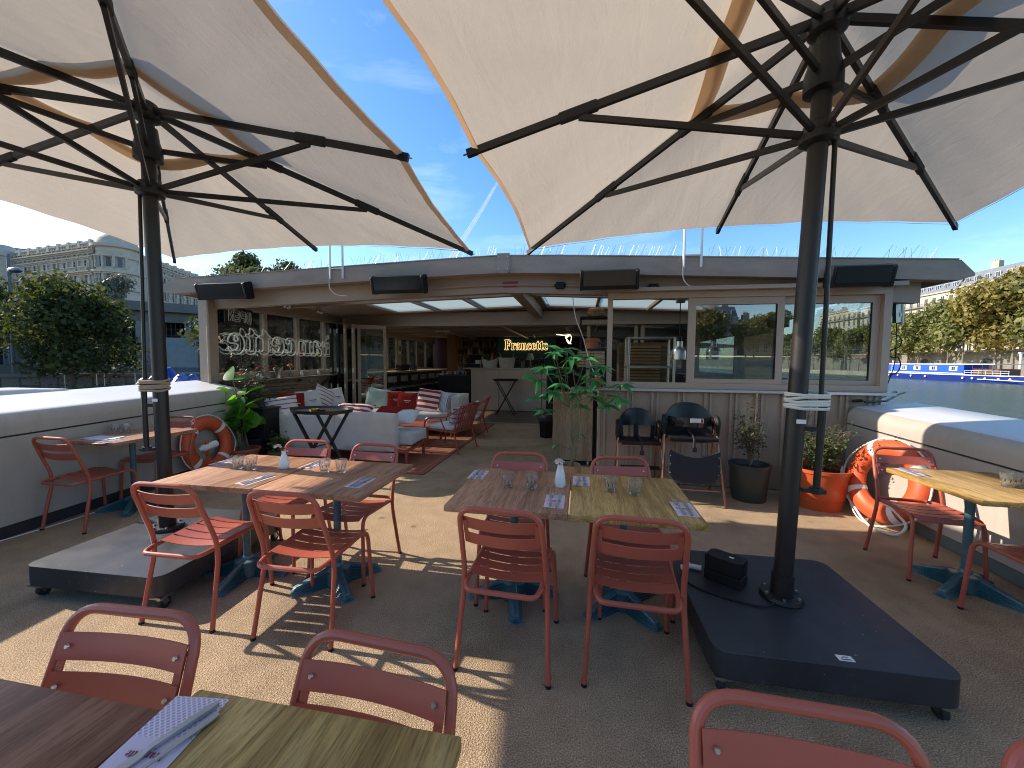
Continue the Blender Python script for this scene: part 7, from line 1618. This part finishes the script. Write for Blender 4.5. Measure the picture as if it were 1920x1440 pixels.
# local: x along, -y towards us
ARC = stone_blocks('arcade_stone', (.21, .19, .165), (.18, .165, .14), (.1, .09, .08), 1.2, .5)
top = 4.6; n = 9; bay = AL/n; pw = .8
for k in range(n+1):
    m = MB(); m.box2((k*bay-pw/2, -.35, 1.2), (k*bay+pw/2, .35, 3.55)); m.build('pier', X['fascia'] if False else mat('arcade_pier_stone', (.25, .23, .205), .85, 0, .2, 1.5) if 'arcade_pier_stone' not in bpy.data.materials else bpy.data.materials['arcade_pier_stone'], arc, smooth=False)
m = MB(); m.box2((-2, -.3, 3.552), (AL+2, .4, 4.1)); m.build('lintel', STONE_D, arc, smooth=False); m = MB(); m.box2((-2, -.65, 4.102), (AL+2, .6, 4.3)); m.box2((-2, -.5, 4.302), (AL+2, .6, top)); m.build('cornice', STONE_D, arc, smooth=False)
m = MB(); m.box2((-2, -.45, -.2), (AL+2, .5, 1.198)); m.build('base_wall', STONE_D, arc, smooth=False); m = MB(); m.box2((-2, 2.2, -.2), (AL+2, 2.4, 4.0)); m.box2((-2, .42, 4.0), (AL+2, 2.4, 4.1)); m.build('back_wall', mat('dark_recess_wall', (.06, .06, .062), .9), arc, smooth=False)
BAR = MB()
for q in range(int((bay-pw)/.16)): BAR.box2((q*.16, -.02, 0), (q*.16+.03, .02, 1.25))
BAR.box2((0, -.025, 1.25), (bay-pw, .025, 1.3)); BAR.box2((0, -.025, .62), (bay-pw, .025, .66)); BARM = BAR.mesh('window_grille', mat('white_iron_bars', (.34, .36, .38), .6), smooth=False)
BARU = MB()
for q in range(int((bay-pw)/.2)): BARU.box2((q*.2, -.02, 0), (q*.2+.03, .02, 1.6))
for z in (.4, .8, 1.2): BARU.box2((0, -.025, z), (bay-pw, .025, z+.03))
BARUM = BARU.mesh('upper_grille', mat('dark_iron_bars', (.05, .05, .055), .6), smooth=False)
for k in range(n):
    put('window_grille', BARM, arc, Matrix.Translation((k*bay+pw/2, .0, 1.2)) @ Matrix.Scale(.75, 4, (0, 0, 1))); put('upper_grille', BARUM, arc, Matrix.Translation((k*bay+pw/2, .05, 2.15)) @ Matrix.Scale(.87, 4, (0, 0, 1)))
    if k in (0, 1): m = MB(); m.box2((k*bay+pw/2+.3, 1.2, 1.0), (k*bay+bay-pw/2-.4, 1.4, 2.1)); m.build('white_hoarding', mat('white_hoarding_paint', (.45, .46, .48), .7) if 'white_hoarding_paint' not in bpy.data.materials else bpy.data.materials['white_hoarding_paint'], arc, smooth=False)
# terrace ground above the arcade
m = MB(); q = [A0-ad*40, A1+ad*60]; P = [(q[0].x-an_.x*.55, q[0].y-an_.y*.55), (q[1].x-an_.x*.55, q[1].y-an_.y*.55), (q[1].x-an_.x*160, q[1].y-an_.y*160), (q[0].x-an_.x*160, q[0].y-an_.y*160)]
m.prism(P, .3, Matrix.Translation((0, 0, 4.2))); tag(m.build('upper_terrace', mat('terrace_ground', (.2, .19, .17), .9), smooth=False), kind='structure')
# quay edge wall nearer to us
t = thing('low_quay_wall', 'low dark stone wall on the left quay behind the bulwark', 'wall', (A0.x, A0.y, -.2), math.atan2(ad.y, ad.x)); m = MB(); m.box2((-6, -5.3, 0), (7.0, -4.9, .95)); m.build('stone_face', ARC, t, smooth=False); m = MB(); m.box2((-6.1, -5.4, .952), (7.1, -4.8, 1.08)); m.build('coping', STONE_D, t, smooth=False)
# ornate corner building
ORN = mat('ornate_pale_stone', (.40, .365, .31), .85, 0, .14, .4); ORN2 = mat('ornate_relief_stone', (.44, .40, .34), .85, 0, .2, 1.2)
def facade(t, P0, P1, z0, h, bays, rel, deep=10):
    d = (P1-P0); L = d.length; d.normalize(); M_ = Matrix.Translation((P0.x, P0.y, z0)) @ Matrix.Rotation(math.atan2(d.y, d.x), 4, 'Z')    # local x along, -y outwards
    T = lambda mb: (lambda z: (z.add(mb, rel @ M_), z)[1])(MB())
    m = MB(); m.box2((0, 0, 0), (L, deep, h)); T(m).build('wall', ORN, t, smooth=False)
    floors = [(.6, 3.4), (4.9, 3.3), (9.3, 3.0), (13.4, 2.9), (17.3, 2.5), (21.0, 2.2)]
    for z, pr in ((4.2, .5), (8.6, .7), (12.7, .5), (16.7, .9), (20.2, .55), (h-.9, .8)):
        m = MB(); m.box2((-.3, -pr, z), (L+.3, 0, z+.28)); m.box2((-.25, -pr*.6, z-.28), (L+.25, 0, z-.002)); m.box2((-.2, -pr*.3, z-.6), (L+.2, 0, z-.282)); T(m).build('cornice', ORN2, t, smooth=False)
    bw = L/bays
    for f, (z, wh) in enumerate(floors):
        for k in range(bays):
            x = (k+.5)*bw; w = min(1.5, bw*.36); m = MB(); m.box2((x-w/2-.3, -.25, z-.15), (x-w/2, 0, z+wh+.15)); m.box2((x+w/2, -.25, z-.15), (x+w/2+.3, 0, z+wh+.15)); m.box2((x-w/2-.45, -.4, z+wh+.152), (x+w/2+.45, 0, z+wh+.45))
            m.box2((x-w/2, .0-.08, z), (x+w/2, -.04, z+wh), m=1); m.box2((x-.05, -.12, z), (x+.05, -.082, z+wh)); m.box2((x-w/2, -.12, z+wh*.62), (x+w/2, -.082, z+wh*.66))
            if f == 3:
                V = [(x+(w/2+.55)*math.cos(math.pi*i/10), -.45, z+wh+.46+.75*math.sin(math.pi*i/10)) for i in range(11)]; V2 = [(v[0], 0, v[2]) for v in V]; m._add(V+V2, [tuple(range(11)), tuple(range(21, 10, -1))]+[(i, i+1, i+12, i+11) for i in range(10)])
            if f in (2, 4): m.box2((x-w/2-.7, -.9, z-.5), (x+w/2+.7, 0, z-.28)); [m.box2((x-w/2-.65+.26*q, -.85, z-.278), (x-w/2-.65+.26*q+.12, -.72, z+.55)) for q in range(int((w+1.4)/.26))]; m.box2((x-w/2-.7, -.9, z+.552), (x+w/2+.7, -.68, z+.68))
            T(m).build('window', [ORN2, WIN], t, smooth=False)
            if k < bays and f in (1, 2, 3):
                m = MB(); xx = k*bw; m.box2((xx-.28, -.35, z-.4), (xx+.28, 0, z+wh+.5)); m.box2((xx-.42, -.5, z+wh+.502), (xx+.42, 0, z+wh+.8)); m.ball((xx, -.4, z+wh*.6), .3, 6, (1, .6, 2.2)); T(m).build('pilaster', ORN2, t, smooth=False)
    m = MB(); m.box2((-.2, -.3, h), (L+.2, 0, h+.25)); m.box2((-.2, -.32, h+1.1), (L+.2, .02, h+1.3)); [m.box2((.2+.55*q, -.22, h+.252), (.2+.55*q+.25, -.06, h+1.098)) for q in range(int(L/.55))]; [m.box2((bw*q-.4, -.4, h), (bw*q+.4, .1, h+1.6)) for q in range(bays+1)]; T(m).build('roof_balustrade', ORN2, t, smooth=False)
C = img_xy(196, 74); P_l = img_xy(20, 84); P_r = img_xy(405, 112)
t = thing('ornate_building', 'ornate pale stone corner building with carved facades above the left trees', 'building', (C.x, C.y, 4.5)); t.scale = (1, 1, .80); rel = Matrix.Translation((-C.x, -C.y, -4.5))
facade(t, P_l, C+(P_l-C).normalized()*2.0, 4.5, 22.6, 9, rel); facade(t, C+(P_r-C).normalized()*2.0, P_r, 4.5, 22.8, 13, rel, 2.0)
m = MB(); m.lathe([(2.6, 0), (3.1, 4.0), (3.5, 4.2), (3.5, 4.5), (3.1, 4.6), (3.1, 8.3), (3.7, 8.5), (3.7, 8.9), (3.1, 9.0), (3.1, 12.5), (3.5, 12.7), (3.5, 13), (3.1, 13.1), (3.1, 16.5), (3.8, 16.6), (3.8, 17.1), (3.0, 17.2), (3.0, 20.1), (3.4, 20.3), (3.4, 20.6), (3.0, 20.7), (3.0, 22.4), (3.7, 22.6), (3.7, 23.2), (3.2, 23.3), (2.9, 24.6), (2.0, 25.8), (.7, 26.5), (.001, 26.6)], (0, 3.0, 0), 20); m.build('corner_tower', ORN2, t, angle=30)
for k in range(5):
    a = rad(-150+30*k); 
    for z, wh in ((5, 3), (9.4, 2.8), (13.5, 2.7), (18, 2.3)): m = MB(); m.box((3.08*math.cos(a), 3.0+3.08*math.sin(a), z+wh/2), (.2, .6, wh), rz=a); m.build('tower_window', WIN, t, smooth=False); a2 = a+rad(15); m = MB(); m.box((3.1*math.cos(a2), 3.0+3.1*math.sin(a2), z+wh/2), (.5, .34, wh+.5), rz=a2); m.build('pilaster', ORN2, t, smooth=False); m = MB(); m.box((3.15*math.cos(a), 3.0+3.15*math.sin(a), z+wh+.2), (.6, 1.5, .3), rz=a); m.build('window_hood', ORN2, t, smooth=False)
q = img_xy(18, 83); m = MB(); m.lathe([(2.6, 0), (2.6, 22.4), (3.0, 22.6), (2.6, 23.2), (2.3, 24.6), (1.4, 25.6), (.001, 26)], (q.x-C.x, q.y-C.y, 0), 18); m.build('side_tower', ORN2, t, angle=30)
block2 = thing('apartment_block', 'plain pale block at the very left behind the ornate building', 'building', img_xy(-30, 92)+Vector((0, 0, 4.5)), rad(40)); m = MB(); m.box2((-14, 0, 0), (8, 14, 21)); m.build('wall', ORN, block2, smooth=False); m = MB(); m.hexa([(-14, 0, 21.01), (8, 0, 21.01), (8, 14, 21.01), (-14, 14, 21.01), (-13, 3, 24), (7, 3, 24), (7, 12, 24), (-13, 12, 24)]); m.build('roof', ZINC, block2, smooth=False)
for f in range(5):
    for k in range(7): put('window', WM1, block2, Matrix.Translation((-12+3*k, 0, 1.5+4*f)) @ Matrix.Rotation(rad(90), 4, 'Z'))
# left trees
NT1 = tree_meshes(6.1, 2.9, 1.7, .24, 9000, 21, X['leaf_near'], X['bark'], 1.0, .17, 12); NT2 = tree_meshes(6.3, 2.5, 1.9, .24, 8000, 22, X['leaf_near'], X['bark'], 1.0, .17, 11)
def near_tree(label, p, ms, s, rz):
    t = thing('quay_tree', label, 'tree', p, rz, 'clipped trees on the left quay'); t.scale = (s, s, s); put('trunk', ms[0], t); put('crown', ms[1], t)
near_tree('round clipped tree standing before the arcade, full crown in view', img_xy(130, 14.6)+Vector((0, 0, -.2)), NT1, .73, .4)
near_tree('round clipped tree cut by the left picture edge', img_xy(-105, 14.6)+Vector((0, 0, -.2)), NT2, .80, 2.0)
TREES.append(tree_meshes(9.0, 3.4, 3.2, .4, 4500, 31, X['leaf_near'], X['bark'])); TREES.append(tree_meshes(6.2, 2.4, 1.6, .34, 3500, 32, X['leaf_silver'], X['bark']))
p = img_xy(465, 46); tree('taller tree above the cabin roof, left part with thin branches', (p.x, p.y, 4.4), 3, 1.08, 1, 'trees above the cabin roof on the left'); p = img_xy(545, 47); tree('taller tree above the cabin roof beside the left ladder rails', (p.x, p.y, 4.4), 3, 1.0, 3, 'trees above the cabin roof on the left')
p = img_xy(212, 42); tree('silvery grey tree in front of the ornate building', (p.x, p.y, 4.4), 4, 1.0, 2); p = img_xy(330, 37); tree('low bushy tree above the arcade cornice by the roof end', (p.x, p.y, 4.4), 4, .34, 1)
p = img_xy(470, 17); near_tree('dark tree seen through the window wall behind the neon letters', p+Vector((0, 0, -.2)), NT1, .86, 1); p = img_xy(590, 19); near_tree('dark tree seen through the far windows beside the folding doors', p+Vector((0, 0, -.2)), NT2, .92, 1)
# street lamps
def street_lamp(label, p, h, arm):
    t = thing('street_lamp', label, 'street lamp', p, 0, 'street lamps on the left bank'); m = MB(); m.cyl((0, 0, 0), (0, 0, h), .13, .06, 12); m.build('post', mat('grey_lamp_post', (.13, .14, .15), .5) if 'grey_lamp_post' not in bpy.data.materials else bpy.data.materials['grey_lamp_post'], t)
    m = MB(); m.cyl((0, 0, h*.86), (arm, 0, h*.9), .04, n=8); m.build('arm', X['steel'], t); m = MB(); m.ball((arm, 0, h*.885), .3, 8, (1, .7, .45)); m.build('lamp_head', X['steel'], t)
p = img_xy(28, 17.5); street_lamp('tall grey street lamp at the left picture edge', p+Vector((0, 0, -.2)), 6.3, .35)
p = img_xy(117, 40); street_lamp('thin street lamp in front of the ornate facade', p+Vector((0, 0, 4.4)), 4.6, -.8)
p = img_xy(246, 36); street_lamp('small street lamp with white globe beside the left umbrella pole', p+Vector((0, 0, 4.4)), 2.4, .1)
# grey box, tarp, fence and bushes on the near left quay
p = img_xy(347, 17.5); t = thing('utility_cabinet', 'pale grey utility cabinet on the quay right of the left umbrella pole', 'cabinet', p+Vector((0, 0, -.2)), rad(20)); m = MB(); m.box2((-.75, -.4, .0), (.75, .4, 1.35)); m.build('lower_body', mat('blue_grey_cabinet', (.16, .19, .22), .5), t, smooth=False); m = MB(); m.box2((-.72, -.38, 1.352), (.72, .38, 2.65)); m.build('upper_body', mat('pale_grey_cabinet', (.36, .40, .42), .5), t, smooth=False)
p = on_x(322, 707, -6.3); t = thing('blue_tarp', 'crumpled bright blue tarpaulin behind the left umbrella pole', 'tarpaulin', (p.x, p.y, 1.0)); m = MB(); rr = random.Random(9); m.grid(lambda u, v: Vector(((u-.5)*.8, (v-.5)*1.2, .30*math.exp(-((u-.5)**2+(v-.5)**2)*7)+.05*math.sin(u*21+v*9)+.04*math.sin(v*25+u*4))), 22, 22); m.build('sheet', X['blue_tarp'], t); m = MB(); m.box2((-.3, -.45, -1.6), (.3, .45, .05)); m.build('covered_crate', X['sheet_black'], t, smooth=False)
t = thing('quay_railing', 'pale metal frame railing on the left quay beside the clipped tree', 'railing', img_xy(232, 15.6)+Vector((0, 0, -.2)), rad(25))
for k in range(4): m = MB(); m.tube(fillet([(-1.9+1.25*k, 0, 0), (-1.9+1.25*k, 0, 1.15), (-.9+1.25*k, 0, 1.15), (-.9+1.25*k, 0, 0)], .06, 3), .018, 6); m.build('frame', X['steel'], t)
m = MB(); m.box2((-1.9, .15, 1.1), (2.9, .2, 1.15)); m.build('top_rail', X['steel'], t, smooth=False)
p = img_xy(160, 14.2); t = thing('low_hedge', 'low dry reddish bushes on the quay edge behind the left bulwark', 'hedge', p+Vector((0, 0, -.2)))
shrub(t, (0, 0, 0), 30, 1.05, 2.2, 'foliage', mat('dry_leaf', (.13, .10, .06), .8, var=.4), 2400, .08, .05, 12)
# rounded white hatch beyond the left bulwark
t = thing('white_hatch', 'rounded white hatch lid lying beyond the left bulwark', 'hatch', (-5.75, 2.6, .9), rad(5)); m = soft_box(-.25, .25, -.75, .75, 0, .27, .03); m.build('lid', X['white_top'], t, weld=.001, angle=60); m = MB(); m.box2((-.27, -.78, -.6), (.27, .78, -.01)); m.build('coaming', X['white_paint'], t, smooth=False)
# contrail
t = thing('contrail', 'thin white aircraft contrail between the two umbrellas', 'contrail', (0, 0, 0)); D = 4200
a = _ray(842, 492); b = _ray(936, 338); ctr = NT('contrail_vapour'); nn = ctr.noise(ctr.coords((.01, .01, .01)), 1.2, 5); tr = ctr.new('ShaderNodeBsdfTransparent'); df = ctr.new('ShaderNodeBsdfDiffuse', {'Color': (.9, .9, .9, 1)}); tl = ctr.new('ShaderNodeBsdfTranslucent', {'Color': (.9, .9, .9, 1)}); mm = ctr.new('ShaderNodeMixShader', {0: .5}); ctr.l.new(df.outputs[0], mm.inputs[1]); ctr.l.new(tl.outputs[0], mm.inputs[2])
lw = ctr.new('ShaderNodeLayerWeight', {'Blend': .5}); iv = ctr.new('ShaderNodeMath', {0: 1.0, 1: (lw, 'Facing')}, operation='SUBTRACT'); mr = ctr.new('ShaderNodeMapRange', {'Value': nn, 'From Min': .35, 'From Max': .7, 'To Min': .16, 'To Max': .34}); mu = ctr.new('ShaderNodeMath', {0: iv, 1: mr}, operation='MULTIPLY'); ms = ctr.new('ShaderNodeMixShader', {0: mu}); ctr.l.new(tr.outputs[0], ms.inputs[1]); ctr.l.new(mm.outputs[0], ms.inputs[2]); ctr.surf(ms)
m = MB(); m.tube([(a.lerp(b, k/8))*D+Vector((0, 0, 6*math.sin(k))) for k in range(9)], [30, 29, 27, 26, 24, 22, 19, 16, 12], 10); o = m.build('vapour_trail', ctr.m, t)
